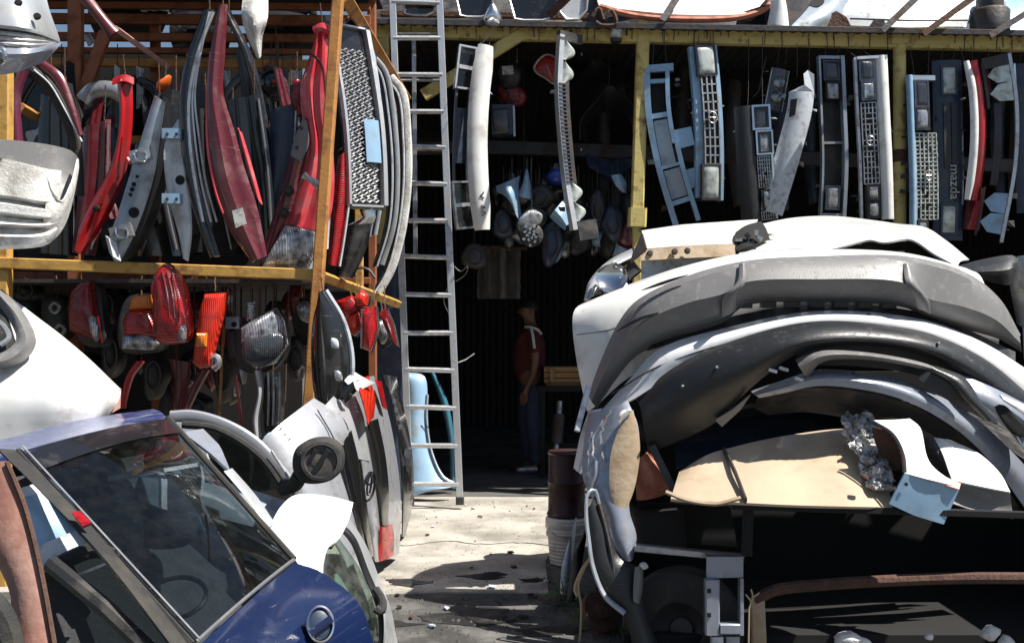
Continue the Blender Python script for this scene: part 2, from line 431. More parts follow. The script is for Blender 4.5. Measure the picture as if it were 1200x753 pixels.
fr = thing('shed_gantry', 'yellow painted steel beam and posts holding up the shed roof', 'frame')
g = G(); g.bar(P(432, 34, YB), P(1640, 59.7, YB), .14, .10); obj('beam', g, 'steel_yellow', fr)
g = G()
for x in range(450, 1200, 9):
    xx = x + random.uniform(-6, 6)
    if random.random() < .55:
        y0 = 24 + (xx-432)*17/798
        g = G(); g.tube([P(xx, y0, YB-.056), P(xx+random.uniform(-1.5, 1.5), y0+random.uniform(8, 22), YB-.056)], .0035, 5)
        obj('wire_loop', g, 'dark_metal', fr)
g = G(); g.bar(P(754, 24, YB-.012), P(746, 262, YB-.012), .105, .10)
g2 = G(); g2.bar(P(747, 244, YB-.014), P(746, 266, YB-.014), .15, .13)
p1 = obj('post', g, 'steel_yellow', fr); obj('sleeve', g2, 'steel_yellow', p1)
g = G(); g.bar(P(746, 262, YB), P(747, 585, YB), .07, .07); obj('sleeve', g, 'steel_yellow', p1)
g = G(); g.tube([P(1054, 44, YB-.014), P(1055, 585, YB-.014)], .052, 14)
p2 = obj('post', g, 'steel_yellow', fr)
g = G(); g.tube([P(1054.6, 176, YB-.014), P(1054.6, 190, YB-.014)], .06, 14); obj('rust_band', g, 'rust', p2)
g = G(); g.bar(P(1054, 42, YB-.02), P(1054, 53, YB-.02), .17, .12); obj('bracket', g, 'steel_yellow', p2)
g = G(); g.bar(P(1560, 54, YB+.01), P(1560, 588, YB+.01), .11, .10); obj('post', g, 'steel_yellow', fr)
g = G(); g.bar(P(448, 24, YB+.01), P(452, 588, YB+.01), .11, .10); obj('post', g, 'steel_yellow', fr)
g = G(); g.bar(P(496, 112, YB-.03), P(618, 36, YB-.03), .10, .06); obj('brace', g, 'steel_yellow', fr)
g = G(); g.bar(P(560, 172, YB+1.0), P(1230, 196, YB+1.0), .13, .09); obj('rail', g, 'dark_metal', fr)
g = G(); g.bar(P(560, 172, YB+1.0), P(440, 176, YB+1.0), .12, .09); obj('rail', g, 'dark_metal', fr)

g = G(); g.bar((-1.9, 8.44, 3.985), (8.4, 8.44, 3.80), .045, .02); obj('fascia', g, 'dark_metal', rf)
# ------------------------------------------------------------------ panels hung under the beam
class Map:
    """places points on a hanging panel: s down its length, u across, d out of its face"""
    def __init__(m, spine, wpx, Y, yaw=0., arch=.0):
        m.c = catmull(Q(spine, Y), 61); m.w = wpx / F * Y; m.yaw = yaw; m.arch = arch
        m.L = sum((m.c[i+1]-m.c[i]).length for i in range(60))
    def __call__(m, s, u, d=0.):
        t = max(0, min(1, s)) * 60; i = min(59, int(t)); c = m.c[i].lerp(m.c[i+1], t - i)
        tg = (m.c[min(60, i+2)] - m.c[max(0, i-1)]).normalized()
        if s < 0: c = c + tg*s*m.L
        if s > 1: c = c + tg*(s-1)*m.L
        rt = V((math.cos(m.yaw), math.sin(m.yaw), 0)); rt = (rt - tg*rt.dot(tg)).normalized()
        nn = tg.cross(rt)
        if nn.y > 0: nn = -nn
        return c + rt*(u*m.w) + nn*(d + m.arch*(1-(2*s-1)**2))

def mbox(g, M, s0, s1, u0, u1, d0, d1, n=0):
    n = n or max(1, int(abs(s1-s0)*24)); vs = []; fs = []
    for i in range(n+1):
        s = s0 + (s1-s0)*i/n
        vs += [M(s, u0, d0), M(s, u1, d0), M(s, u1, d1), M(s, u0, d1)]
    for i in range(n):
        for j in range(4):
            a = i*4+j; b = i*4+(j+1) % 4; fs.append((a, b, b+4, a+4))
    fs += [(3, 2, 1, 0), tuple(n*4+j for j in range(4))]
    return g.add(vs, fs)
def mlens(g, M, s0, s1, u0, u1, d, bulge, n=10, k=7):
    rows = [[M(s0+(s1-s0)*i/n, u0+(u1-u0)*j/k, d + bulge*(max(0, 1-abs(2*i/n-1)**4)*max(0, 1-abs(2*j/k-1)**4))**.5) for j in range(k+1)] for i in range(n+1)]
    return g.shell(rows, .012)
def mloop(g, M, s0, s1, u0, u1, d, t):
    """rectangular rim of strips t wide (in u units)"""
    ts = t*M.w/M.L
    mbox(g, M, s0, s0+ts, u0, u1, d-.012, d+.012); mbox(g, M, s1-ts, s1, u0, u1, d-.012, d+.012)
    mbox(g, M, s0+ts, s1-ts, u0, u0+t, d-.0115, d+.0115); mbox(g, M, s0+ts, s1-ts, u1-t, u1, d-.0115, d+.0115)
    return g
def lamp(M, root, s0, s1, u0, u1, m='clear_lens', rim='black_plastic', d=.03, t=.07, bulb=True):
    g = G(); mloop(g, M, s0, s1, u0, u1, d, t); mbox(g, M, s0, s1, u0, u1, d-.07, d-.02)
    h = obj('headlight', g, rim, root, flat=True)
    g = G(); mlens(g, M, s0+.006, s1-.006, u0+t*.6, u1-t*.6, d, .018); obj('lens', g, m, h)
    return h
def grille(M, root, s0, s1, u0, u1, ns, nu, m='alloy', back='black_plastic', d=.03, bw=.012, rim=True):
    g = G(); mbox(g, M, s0, s1, u0, u1, d-.06, d-.03); b = obj('grille', g, back, root, flat=True)
    g = G(); h = bw/2
    for i in range(ns+1):
        s = s0 + (s1-s0)*i/ns; e = h/M.L
        for k in range(nu):
            if 0 < i < ns and random.random() < .07: continue
            dd = random.uniform(-.004, .003); mbox(g, M, s-e*random.uniform(.7, 1.1), s+e, u0+(u1-u0)*k/nu, u0+(u1-u0)*(k+1)/nu, d-.012, d+dd, 1)
    for j in range(nu+1):
        u = u0 + (u1-u0)*j/nu; e = h/M.w
        for k in range(ns):
            if 0 < j < nu and random.random() < .05: continue
            mbox(g, M, s0+(s1-s0)*k/ns, s0+(s1-s0)*(k+1)/ns, u-e, u+e*random.uniform(.7, 1.1), d-.010, d+.002+random.uniform(-.003, .003), 1)
    obj('lattice', g, m, b, flat=True)
    return b
def emblem(M, root, s, u, r, m='bare_metal', d=.045):
    g = G(); c = M(s, u, d); a = (M(s, u+.1, d)-c).normalized(); b = (M(s+.02, u, d)-c).normalized()
    r *= .8; g.tube([c + a*math.cos(t*math.pi/10)*r + b*math.sin(t*math.pi/10)*r*1.3 for t in range(20)], r*.16, 6, True)
    g.tube([c - a*r*.7, c + a*r*.7], r*.14, 6)
    return obj('emblem', g, m, root)
def mshell(M, root, u0, u1, m, s0=0., s1=1., depth=.06, d=0., name='bumper_skin', n=30, k=9, prof=None, taper=0.):
    rows = []
    for j in range(k+1):
        t = j/k; pr = prof[j] if prof else depth*math.sin(math.pi*(.08+.84*t))**.6
        row = []
        for i in range(n+1):
            q = i/n; s = s0+(s1-s0)*q
            f = 1 - taper*max(0, abs(2*q-1)-.75)/.25
            uc = (u0+u1)/2; u = uc + (u0+(u1-u0)*t-uc)*f
            row.append(M(s, u, d+pr*f))
        rows.append(row)
    return obj(name, G().shell(rows, .006), m, root)
def framebits(M, root, parts, m, name='frame'):
    g = G()
    for p in parts: mbox(g, M, *p)
    return obj(name, g, m, root, flat=True)
def hang(M, root, up, us=(-.2, .25)):
    for k in range(7):                            # torn tabs and brackets along both edges
        s = random.uniform(.05, .93); sd = random.choice((-1, 1)); u = sd*random.uniform(.42, .56); w_ = random.uniform(.08, .3); e = random.uniform(.008, .03)
        a = M(s, u, -.03); b = M(s+e, u+sd*.02, -.035); c = M(s+e*random.uniform(.4, 1.2), u+sd*w_, -.05+random.uniform(-.02, .02)); d = M(s-e*.3, u+sd*w_*random.uniform(.5, 1), -.05)
        g = G(); g.plate([a, b, c, d], .006); obj('tab', g, random.choice(('dark_plastic', 'blue_silver', 'dark_metal', 'black_plastic')), root, flat=True)
    for u in us:
        g = G(); a = M(.0, u, 0); wire(g, a + V((0, 0, -.02)), V((a.x+random.uniform(-.03, .03), YB-.045, a.z + up)), .003, .01)
        obj('hanging_wire', g, 'dark_metal', root)

HG = 'front panels and bumpers hanging from the yellow shed beam'
def hung(name, label, cat): return thing(name, label, cat, HG)

# white bumper beside the ladder, with the chrome rimmed lamp frames on its left
t = hung('hanging_bumper', 'plain white bumper hanging upright just right of the ladder with black lamp frames', 'bumper')
M = Map([(568, 54), (560, 110), (557, 165), (559, 220), (564, 270)], 23, 8.12, yaw=.25, arch=.03)
mshell(M, t, -.5, .55, 'white_paint', depth=.07, taper=.25)
ML = Map([(549, 54), (543, 105), (540, 160), (540, 215), (546, 268)], 22, 8.18, yaw=.25, arch=.02)
for s0, s1 in ((.0, .24), (.74, 1.)):
    g = G(); mbox(g, ML, s0, s1, -.5, .5, -.06, -.03); h = obj('lamp_frame', g, 'gloss_black', t, flat=True)
    g = G(); mloop(g, ML, s0, (s0+s1)/2, -.5, .5, .0, .10); mloop(g, ML, (s0+s1)/2, s1, -.5, .5, .0, .10); obj('trim', g, 'alloy', h, flat=True)
framebits(ML, t, [(.24, .74, -.42, -.30, -.03, .0), (.24, .74, .3, .42, -.03, 0), (.34, .64, -.28, .3, -.05, -.02)], 'navy_plastic')
g = G()
for s0, ss in ((.80, .035), (.87, .02), (.90, .03)):
    g.tube([M(s0 + ss*k/8, .1 + .10*math.sin(k*.9+s0*40), .073) for k in range(9)], .004, 5)
obj('script_badge', g, 'dark_metal', t)
hang(M, t, .2); g = G(); wire(g, P(560, 56, 8.4), P(588, 20, YB-.1), .003); obj('hanging_wire', g, 'alloy', t)

t = hung('front_panel', 'narrow front panel seen edge on, with silver trim and pale scalloped lenses at each end', 'front panel')
M = Map([(669, 44), (665, 100), (668, 160), (674, 215), (684, 268)], 34, 8.45, yaw=.5, arch=.02)
g = G(); mbox(g, M, 0, 1, -.5, -.32, -.03, .03); obj('trim', g, 'alloy', t, flat=True)
g = G()
for i in range(26):
    s = .25+.5*i/25; mbox(g, M, s, s+.008, -.46, -.2, .03, .042)
mbox(g, M, .22, .78, -.2, -.05, -.03, .03); obj('grille', g, 'dark_metal', t, flat=True)
for s0, s1 in ((.03, .13), (.14, .25), (.76, .86), (.865, .96)):
    rows = [[M(s0+(s1-s0)*i/8, -.3+.46*math.sin(math.pi*(i+.5)/9)*j/5, .02+.02*math.sin(math.pi*j/5)) for j in range(6)] for i in range(9)]
    obj('lens', G().shell(rows, .02), 'frosted_lens', t)
for q in ((-.02, .03, -.5, .4), (.96, 1.06, -.3, .5)):
    g = G(); mbox(g, M, *q, -.03, .03); obj('bracket', g, 'black_plastic', t)
hang(M, t, .1)

t = hung('front_panel', 'white stripped front panel skeleton coloured with blue shade, hanging tilted beside the middle yellow post', 'front panel')  # blue of sky-lit shade put into a white panel's colour
M = Map([(772, 76), (774, 130), (785, 190), (806, 262)], 34, 8.55, yaw=-.2, arch=.03)
framebits(M, t, [(0, 1, -.5, -.3, -.04, .03), (0, .5, .22, .36, -.04, .02), (.5, 1, .3, .46, -.04, .02), (0, .045, -.3, .5, -.04, .02), (.09, .115, -.3, .22, -.03, .01),
                 (.3, .33, -.3, .22, -.03, .015), (.62, .64, -.3, .3, -.03, .01), (.84, .87, -.3, .3, -.03, .01)], 'pale_blue')
g = G(); mbox(g, M, .34, .62, -.28, .2, -.03, -.02); mbox(g, M, .65, .83, -.28, .28, -.03, -.02); obj('inner_panel', g, 'blue_silver', t, flat=True)
for q in ((.42, .54, .36, .95), (.68, .80, .46, 1.0)):
    g = G(); mbox(g, M, *q, -.03, -.01); obj('bracket', g, 'pale_blue', t, flat=True)
g = G(); mbox(g, M, .12, .29, -.28, .2, -.05, -.03); obj('lamp_recess', g, 'void_black', t, flat=True); hang(M, t, .35)

t = hung('front_panel', 'silver front panel with blue shade in its colour, tall grille, round emblem and frosted lamps at both ends', 'front panel')
M = Map([(824, 54), (828, 110), (831, 170), (832, 235)], 31, 8.5, yaw=.15, arch=.03)
framebits(M, t, [(.0, .98, -.55, -.24, -.06, -.01), (0, 1, .36, .5, -.06, .02)], 'pale_blue')  # blue shade put into the frame colour
lamp(M, t, .0, .2, -.38, .4, 'frosted_lens', 'gloss_black'); lamp(M, t, .77, 1., -.38, .36, 'frosted_lens', 'dark_metal')
grille(M, t, .2, .77, -.24, .34, 10, 3, 'bare_metal'); emblem(M, t, .475, .06, .045); hang(M, t, .12)

t = hung('front_panel', 'charcoal front panel with chrome rimmed twin lamps above a small fine grille', 'front panel')
M = Map([(884, 124), (886, 170), (889, 215), (893, 258)], 38, 8.48, yaw=-.1, arch=.02)
mshell(M, t, -.62, .04, 'dark_plastic', depth=.08, d=-.05)
g = G(); mloop(g, M, .0, .22, -.1, .46, .02, .06); mloop(g, M, .225, .44, -.02, .5, .02, .05); mbox(g, M, .44, 1, .42, .48, -.02, .02); obj('trim', g, 'chrome', t, flat=True)
lamp(M, t, .02, .21, -.04, .4, 'smoked_lens', 'gloss_black', d=.005); lamp(M, t, .235, .43, .04, .44, 'clear_lens', 'gloss_black', d=.005)
grille(M, t, .45, .72, .0, .42, 8, 6, 'bare_metal', bw=.007, d=.01); lamp(M, t, .74, .92, .04, .46, 'clear_lens', d=.005)
grille(M, t, .93, 1.0, .0, .42, 2, 6, 'bare_metal', bw=.007, d=.01); hang(M, t, .62)

t = hung('hanging_bumper', 'bare white bumper skin coloured with grey shade, hanging aslant with a notched upper end', 'bumper')
M = Map([(940, 88), (936, 130), (922, 185), (902, 250)], 30, 8.5, yaw=-.25, arch=.05)
mshell(M, t, -.45, .5, 'dull_white', s0=.13, depth=.06)  # shade on a white bumper put into the duller colour
g = G(); g.plate([M(.13, -.45, .02), M(.13, -.2, .03), M(.10, -.15, .03), M(.08, .12, .04), M(.0, .05, .04), M(-.03, .2, .03), M(.0, .45, .03), M(.13, .5, .02)], .02); obj('tab', g, 'dull_white', t)
g = G(); g.plate([M(.2, -.36, .07), M(.19, -.12, .09), M(.31, -.1, .09), M(.33, -.3, .07)], .01); obj('fog_lamp_hole', g, 'black_plastic', t)
hang(M, t, .3)

t = hung('headlight', 'small dark twin lamp cluster hanging behind the bare bumper', 'headlight')
M = Map([(914, 82), (905, 130)], 22, 8.75, yaw=.1)
mshell(M, t, -.5, .5, 'smoked_lens', depth=.04, name='housing')
for s in (.33, .68):
    g = G(); c = M(s, 0, .03); g.dome([c + V((math.cos(q*math.pi/8)*.05, -.02, math.sin(q*math.pi/8)*.05)) for q in range(16)], .02, .02); obj('lens', g, 'clear_lens', t)
g = G(); mloop(g, M, 0, 1, -.5, .5, .01, .06); obj('rim', g, 'bare_metal', t, flat=True); hang(M, t, .35)

t = hung('front_panel', 'black front panel with an empty grille opening and paired lamps at top and bottom', 'front panel')
M = Map([(973, 66), (974, 130), (976, 190), (975, 254)], 31, 8.6, yaw=.1, arch=.03)
g = G(); mbox(g, M, 0, 1, -.5, -.42, -.03, .02); mbox(g, M, 0, 1, .36, .5, -.03, .03); mbox(g, M, 0, .02, -.42, .36, -.03, .02); mbox(g, M, .535, .55, -.42, .36, -.03, .0); mbox(g, M, .98, 1, -.42, .36, -.03, .02)
obj('frame', g, 'blue_silver', t, flat=True)
g = G(); mbox(g, M, .28, .53, -.42, .36, -.06, -.04); mbox(g, M, .555, .8, -.42, .36, -.06, -.04); obj('backing', g, 'black_plastic', t, flat=True)
lamp(M, t, .03, .16, -.36, .28, 'smoked_lens', 'gloss_black', d=.02); lamp(M, t, .165, .285, -.3, .28, 'clear_lens', 'gloss_black', d=.02); lamp(M, t, .81, .96, -.34, .22, 'clear_lens', 'navy_plastic', d=.02); hang(M, t, .15)

t = hung('front_panel', 'mesh grille panel with a wide pale bumper edge just left of the right yellow post', 'front panel')
M = Map([(1019, 67), (1021, 130), (1024, 190), (1027, 258)], 37, 8.22, yaw=-.1, arch=.03)
mshell(M, t, .14, .52, 'white_paint', depth=.05)
g = G(); mbox(g, M, 0, 1, -.5, -.42, -.03, .02); mbox(g, M, 0, .018, -.42, .5, -.03, .045); obj('frame', g, 'alloy', t, flat=True)
lamp(M, t, .02, .155, -.38, .12, 'smoked_lens', 'navy_plastic'); lamp(M, t, .155, .275, -.34, .12, 'clear_lens', 'navy_plastic')
grille(M, t, .285, .78, -.36, .1, 15, 4, 'bare_metal', bw=.009); emblem(M, t, .52, -.14, .035)
lamp(M, t, .79, .885, -.3, .1, 'clear_lens'); lamp(M, t, .89, .99, -.3, .1, 'clear_lens'); hang(M, t, .15)

t = hung('front_panel', 'blue grey front panel with a long fine square grille right of the right yellow post', 'front panel')
M = Map([(1079, 89), (1080, 150), (1082, 215), (1083, 280)], 36, 8.5, yaw=.1, arch=.02)
mshell(M, t, -.55, -.3, 'pale_blue', depth=.04, name='side_panel'); framebits(M, t, [(0, .03, -.3, .45, -.04, .02)], 'blue_silver')
lamp(M, t, .03, .2, -.3, .2, 'smoked_lens', 'navy_plastic', d=.02); lamp(M, t, .2, .34, -.3, .2, 'clear_lens', 'gloss_black', d=.02)
grille(M, t, .355, .88, -.28, .44, 21, 5, 'frosted_lens', bw=.010, d=.01); emblem(M, t, .615, .1, .04, d=.03); lamp(M, t, .89, 1., -.26, .1, 'clear_lens', d=.01); hang(M, t, .28)

t = hung('front_panel', 'navy front panel with slotted centre, white lettering and frosted lamps at each end', 'front panel')
M = Map([(1108, 72), (1109, 150), (1110, 215), (1109, 282)], 34, 8.62, yaw=-.05, arch=.02)
mshell(M, t, -.5, .5, 'navy_plastic', depth=.05, name='panel')
g = G(); mbox(g, M, .24, .6, -.2, -.02, .045, .062); mbox(g, M, .24, .6, .06, .24, .045, .062); obj('slot', g, 'black_plastic', t, flat=True)
lamp(M, t, .03, .2, -.26, .3, 'frosted_lens', 'navy_plastic', d=.05); lamp(M, t, .80, .97, -.3, .26, 'frosted_lens', 'navy_plastic', d=.05)
text('badge', 'mazda', M(.68, .12, .066), .115, V((0, 0, -1)), V((1, 0, 0)), 'paper', t); hang(M, t, .2)

t = hung('hanging_bumper', 'narrow red bumper with a white edge hanging right of the navy panel', 'bumper')
M = Map([(1136, 72), (1141, 110), (1142, 170), (1137, 235)], 22, 8.5, yaw=.2, arch=.03)
mshell(M, t, -.5, .0, 'white_paint', depth=.05, name='white_edge', taper=.3); mshell(M, t, .02, .5, 'red_paint', depth=.03, d=.0)
for q in ((.05, .25, .5, 1.1), (.9, 1.2, .0, .9)):
    g = G(); mbox(g, M, *q, -.05, -.02); obj('bracket', g, 'maroon_paint', t)
hang(M, t, .15)

t = hung('front_panel', 'slim front panel bowed outward on the far right with triangular lenses at both ends', 'front panel')
M = Map([(1167, 66), (1175, 120), (1174, 190), (1158, 282)], 32, 8.45, yaw=-.35, arch=.03)
g = G(); mbox(g, M, 0, 1, .38, .5, -.04, .02); obj('trim', g, 'alloy', t, flat=True)
framebits(M, t, [(.25, .7, -.3, -.05, -.05, -.02), (.0, .06, -.5, .38, -.05, .03)], 'dark_metal')
for (s0, s1, mm) in ((.05, .15, 'frosted_lens'), (.15, .25, 'frosted_lens'), (.74, .85, 'pale_blue'), (.85, .96, 'pale_blue')):
    g = G(); g.plate([M(s0, .36, .02), M(s1, .36, .02), M(s1-.005, -.1, .02), M((s0+s1)/2, -.4, .02), M(s0+.005, -.1, .02)], .03); obj('lens', g, mm, t, flat=True)
for q in ((.03, .28, -.55, -.44), (.72, .98, -.5, -.42)):
    g = G(); mbox(g, M, *q, -.04, .03); obj('housing', g, 'black_plastic', t)
hang(M, t, .1)

t = hung('hanging_bumper', 'dark navy bumper sliver at the right edge with a thin chrome strip', 'bumper')
M = Map([(1197, 76), (1199, 160), (1203, 250)], 26, 8.7, arch=.02)
mshell(M, t, -.5, .6, 'navy_plastic', depth=.05); framebits(M, t, [(0, .5, -.48, -.4, .03, .05)], 'chrome', 'trim'); hang(M, t, .2)
# ------------------------------------------------------------------ ladder
t = thing('ladder', 'tall aluminium extension ladder leaning on the yellow beam at the shed opening', 'ladder')
def lp(x, y):                                     # leans back as it rises
    return P(x, y, 8.15 + (588 - y)/588*.30)
g = G(); g.bar(lp(459, -30), lp(480.5, 588), .055, .03); obj('rail', g, 'alloy', t)
g = G(); g.bar(lp(514, -30), lp(525, 250), .055, .03); g.bar(lp(525, 250), lp(539, 588), .055, .03); obj('rail', g, 'alloy', t)
for y in (3, 44, 87, 130, 172, 215, 258, 301, 345, 389, 433, 477, 521, 566):
    xl = 459 + (y+30)*21.5/618; xr = 514 + (y+30)*25/618
    g = G(); g.tube([lp(xl, y+random.uniform(-1, 1)), lp(xr, y+1)], .021, 10); obj('rung', g, 'alloy', t)
g = G(); g.bar(lp(484, 40)+V((0, .07, 0)), lp(486, 300)+V((0, .07, 0)), .035, .025); obj('inner_rail', g, 'bare_metal', t)
for y in (30, 86, 168, 250):
    g = G(); g.tube([lp(462+y*.035, y+6)+V((0, .07, 0)), lp(516+y*.04, y+6)+V((0, .07, 0))], .012, 8); obj('inner_rung', g, 'bare_metal', t)
for x in (480.5, 539):
    g = G(); g.bar(lp(x, 582), lp(x, 591), .065, .05); obj('foot', g, 'rubber', t)

# ------------------------------------------------------------------ man in the doorway
def skinned(name, verts, edges, m, parent, sub=2, root=0):
    me = bpy.data.meshes.new(name); me.from_pydata([v[:3] for v in verts], edges, [])
    bm = bmesh.new(); bm.from_mesh(me); bm.verts.layers.skin.verify(); bm.to_mesh(me); bm.free()
    o = bpy.data.objects.new(name, me); COL.objects.link(o)
    for i, v in enumerate(verts):
        r = v[3]; me.skin_vertices[0].data[i].radius = r if isinstance(r, tuple) else (r, r)
        me.skin_vertices[0].data[i].use_root = (i == root)
    o.modifiers.new('skin', 'SKIN').use_smooth_shade = True
    s = o.modifiers.new('sub', 'SUBSURF'); s.levels = s.render_levels = sub
    dg = bpy.context.evaluated_depsgraph_get()
    m2 = bpy.data.meshes.new_from_object(o.evaluated_get(dg)); m2.name = name
    bpy.data.objects.remove(o); bpy.data.meshes.remove(me)
    m2.materials.clear(); m2.materials.append(MATS[m]); m2.shade_smooth()
    o = bpy.data.objects.new(name, m2); COL.objects.link(o); o.parent = parent
    return o
MX, MY = (622-CX)/F*10.2, 10.2
man = thing('person', 'man in red shirt with white stripes and jeans standing in the dark doorway', 'person')
def wv(x, y, z, r): return (MX + x, MY + y, z, r)
vs = [wv(.0, 0, .93, (.13, .15)), wv(-.01, 0, 1.06, (.12, .145)), wv(-.005, 0, 1.25, (.135, .17)), wv(.01, 0, 1.38, (.10, .15)), wv(.0, 0, 1.46, .058), wv(-.015, 0, 1.52, .06),
      wv(-.03, 0, 1.585, (.088, .07)), wv(-.025, 0, 1.655, (.095, .075)), wv(-.015, 0, 1.70, (.055, .05)),
      wv(-.115, 0, 1.595, .018), wv(-.132, 0, 1.585, .010)]
es = [(0, 1), (1, 2), (2, 3), (3, 4), (4, 5), (5, 6), (6, 7), (7, 8), (6, 9), (9, 10)]
def limb(chain, start):
    prev = start
    for c in chain:
        vs.append(wv(*c)); es.append((prev, len(vs)-1)); prev = len(vs)-1
    return prev
for sy, dx in ((-1, .03), (1, -.04)):
    e = limb([(.01, sy*.17, 1.39, .062), (.03, sy*.215, 1.30, .052), (.04, sy*.235, 1.12, .043), (.01+dx*.3, sy*.24, .98, .036), (-.04, sy*.235, .86, .026), (-.055, sy*.235, .81, (.034, .018))], 3)
    for k, (fx, ln) in enumerate(((-.028, .075), (-.010, .085), (.008, .08), (.024, .062))):
        limb([(-.06+fx, sy*.236, .77, .0095), (-.066+fx, sy*.232, .77-ln*.55, .0088), (-.066+fx-.008, sy*.222, .77-ln, .0075)], e)
    limb([(-.095, sy*.225, .80, .011), (-.105, sy*.218, .765, .0095), (-.106, sy*.214, .74, .008)], e)
    k = limb([(.0, sy*.09, .86, .095), (-.01+dx, sy*.10, .68, .078), (-.015+dx, sy*.10, .49, .058), (.01+dx, sy*.10, .33, .055), (.02+dx, sy*.105, .09, .040), (-.03+dx, sy*.11, .045, .042), (-.15+dx, sy*.12, .03, .032)], 0)
skinned('body', vs, es, 'skin', man)
sh = [wv(.0, 0, .90, (.15, .17)), wv(-.015, 0, 1.05, (.14, .165)), wv(-.01, 0, 1.25, (.15, .185)), wv(.005, 0, 1.385, (.115, .165)), wv(.0, 0, 1.45, .07)]
se = [(0, 1), (1, 2), (2, 3), (3, 4)]
for sy in (-1, 1):
    n0 = len(sh); sh += [wv(.01, sy*.175, 1.39, .078), wv(.03, sy*.22, 1.30, .072), wv(.038, sy*.232, 1.17, .066)]; se += [(3, n0), (n0, n0+1), (n0+1, n0+2)]
shirt = skinned('shirt', sh, se, 'shirt_red', man)
g = G(); g.tube(catmull([(MX-.06, MY-.14, 1.445), (MX+.0, MY-.19, 1.445), (MX+.06, MY-.19, 1.42), (MX+.10, MY-.13, 1.38)], 10), .013, 8); obj('collar_stripe', g, 'shirt_white', shirt)
g = G(); g.tube(catmull([(MX+.0, MY-.245, 1.43), (MX+.015, MY-.29, 1.36), (MX+.03, MY-.30, 1.24)], 10), .014, 8); obj('sleeve_stripe', g, 'shirt_white', shirt)
tr = [wv(.0, 0, .96, (.14, .155)), wv(.0, 0, .88, (.14, .16))]; te = [(0, 1)]
for sy, dx in ((-1, .03), (1, -.04)):
    n0 = len(tr); tr += [wv(.0, sy*.09, .80, .108), wv(-.01+dx, sy*.10, .66, .09), wv(-.015+dx, sy*.10, .49, .075), wv(.01+dx, sy*.10, .3, .072), wv(.02+dx, sy*.105, .07, .066)]
    te += [(1, n0), (n0, n0+1), (n0+1, n0+2), (n0+2, n0+3), (n0+3, n0+4)]
skinned('trousers', tr, te, 'denim', man)
for sy, dx in ((-1, .03), (1, -.04)):
    skinned('shoe', [wv(.045+dx, sy*.105, .05, (.05, .045)), wv(-.06+dx, sy*.112, .045, (.048, .042)), wv(-.19+dx, sy*.125, .038, (.042, .034))], [(0, 1), (1, 2)], 'bare_metal' if sy < 0 else 'rubber', man)
g = G()
rows = []
for i in range(9):
    a = i/8; row = []
    for j in range(17):
        th = 2*math.pi*j/16; z = 1.60 + .125*math.sin(a*math.pi/2)
        back = .5 + .5*math.cos(th)                   # fuller behind, short over the brow
        z = z if a > .3 else z + (1-back)*.055*(1-a/.3)
        rr = math.cos(a*math.pi/2)
        row.append(V((MX - .02 + .108*rr*math.cos(th), MY + .088*rr*math.sin(th), z)))
    rows.append(row)
g.shell(rows, .012, V((MX, MY-3, 3))); obj('hair', g, 'hair', man)
for sy in (-1, 1):
    g = G(); g.lathe(V((MX-.105, MY+sy*.032, 1.617)), [(.001, -.008), (.009, -.004), (.011, 0), (.009, .004), (.001, .008)], 10); obj('eye', g, 'hair', man)
    g = G(); g.tube(catmull([(MX-.005, MY+sy*.078, 1.63), (MX+.012, MY+sy*.088, 1.62), (MX+.008, MY+sy*.086, 1.59), (MX-.01, MY+sy*.078, 1.575)], 8), .009, 6); obj('ear', g, 'skin', man)
g = G(); g.tube(catmull([(MX-.098, MY-.028, 1.552), (MX-.112, MY, 1.553), (MX-.098, MY+.028, 1.552)], 7), .006, 6); obj('mouth', g, 'plum_paint', man)

# ------------------------------------------------------------------ clutter hanging inside the shed
IG = 'used parts hanging inside the dark shed'
def inside(name, label, cat): return thing(name, label, cat, IG)
def cord(g, x, y, Y, z1=3.9):
    a = P(x, y, Y); return wire(g, a, V((a.x, Y, z1)), .004, .0)
def lens_poly(name, pts, Y, m, parent, bulge=.04, th=.04, n=36, sm=True, power=.5):
    g = G(); q = smoothed(pts, n, Y) if sm else Q(pts, Y)
    return obj(name, g.dome(q, bulge, th, power=power), m, parent)
def ring_poly(name, pts, Y, r, m, parent, n=40, sm=True):
    g = G(); q = smoothed(pts, n, Y) if sm else resample(Q(pts, Y)+Q(pts, Y)[:1], n, True)
    return obj(name, g.tube(q, r, 6, True), m, parent)

t = inside('tail_light', 'dark red tail light with a silver rim hanging inside the shed near the beam', 'tail light')
op = [(626, 78), (640, 64), (654, 70), (659, 84), (650, 98), (640, 92), (628, 84)]
lens_poly('lens', op, 8.9, 'red_lens', t, .04); ring_poly('rim', op, 8.89, .012, 'bare_metal', t)
g = G(); g.tube(Q([(641, 78), (645, 88)], 8.84), .006, 5); obj('rib', g, 'bare_metal', t); g = G(); cord(g, 648, 68, 8.9); obj('cord', g, 'dark_metal', t)
t = inside('headlight', 'grey headlight unit with a pale label hanging over a red tail light inside the shed', 'headlight')
lens_poly('housing', [(583, 76), (602, 72), (612, 84), (606, 102), (590, 104)], 9.0, 'dark_plastic', t, .06, .06)
g = G(); g.plate(Q([(588, 78), (601, 77), (602, 87), (589, 88)], 8.93), .004); obj('sticker', g, 'paper', t); g = G(); cord(g, 606, 74, 9.0); obj('cord', g, 'bare_metal', t)
t = inside('tail_light', 'dull red tail light hanging behind the white bumper under a grey headlight', 'tail light')
lens_poly('lens', [(583, 100), (604, 98), (618, 112), (612, 124), (590, 122)], 9.05, 'dark_red_lens', t, .06, .05); g = G(); cord(g, 600, 99, 9.05); obj('cord', g, 'dark_metal', t)
t = inside('headlight', 'boxy headlight with bright edge hanging to the right of the white bumper', 'headlight')
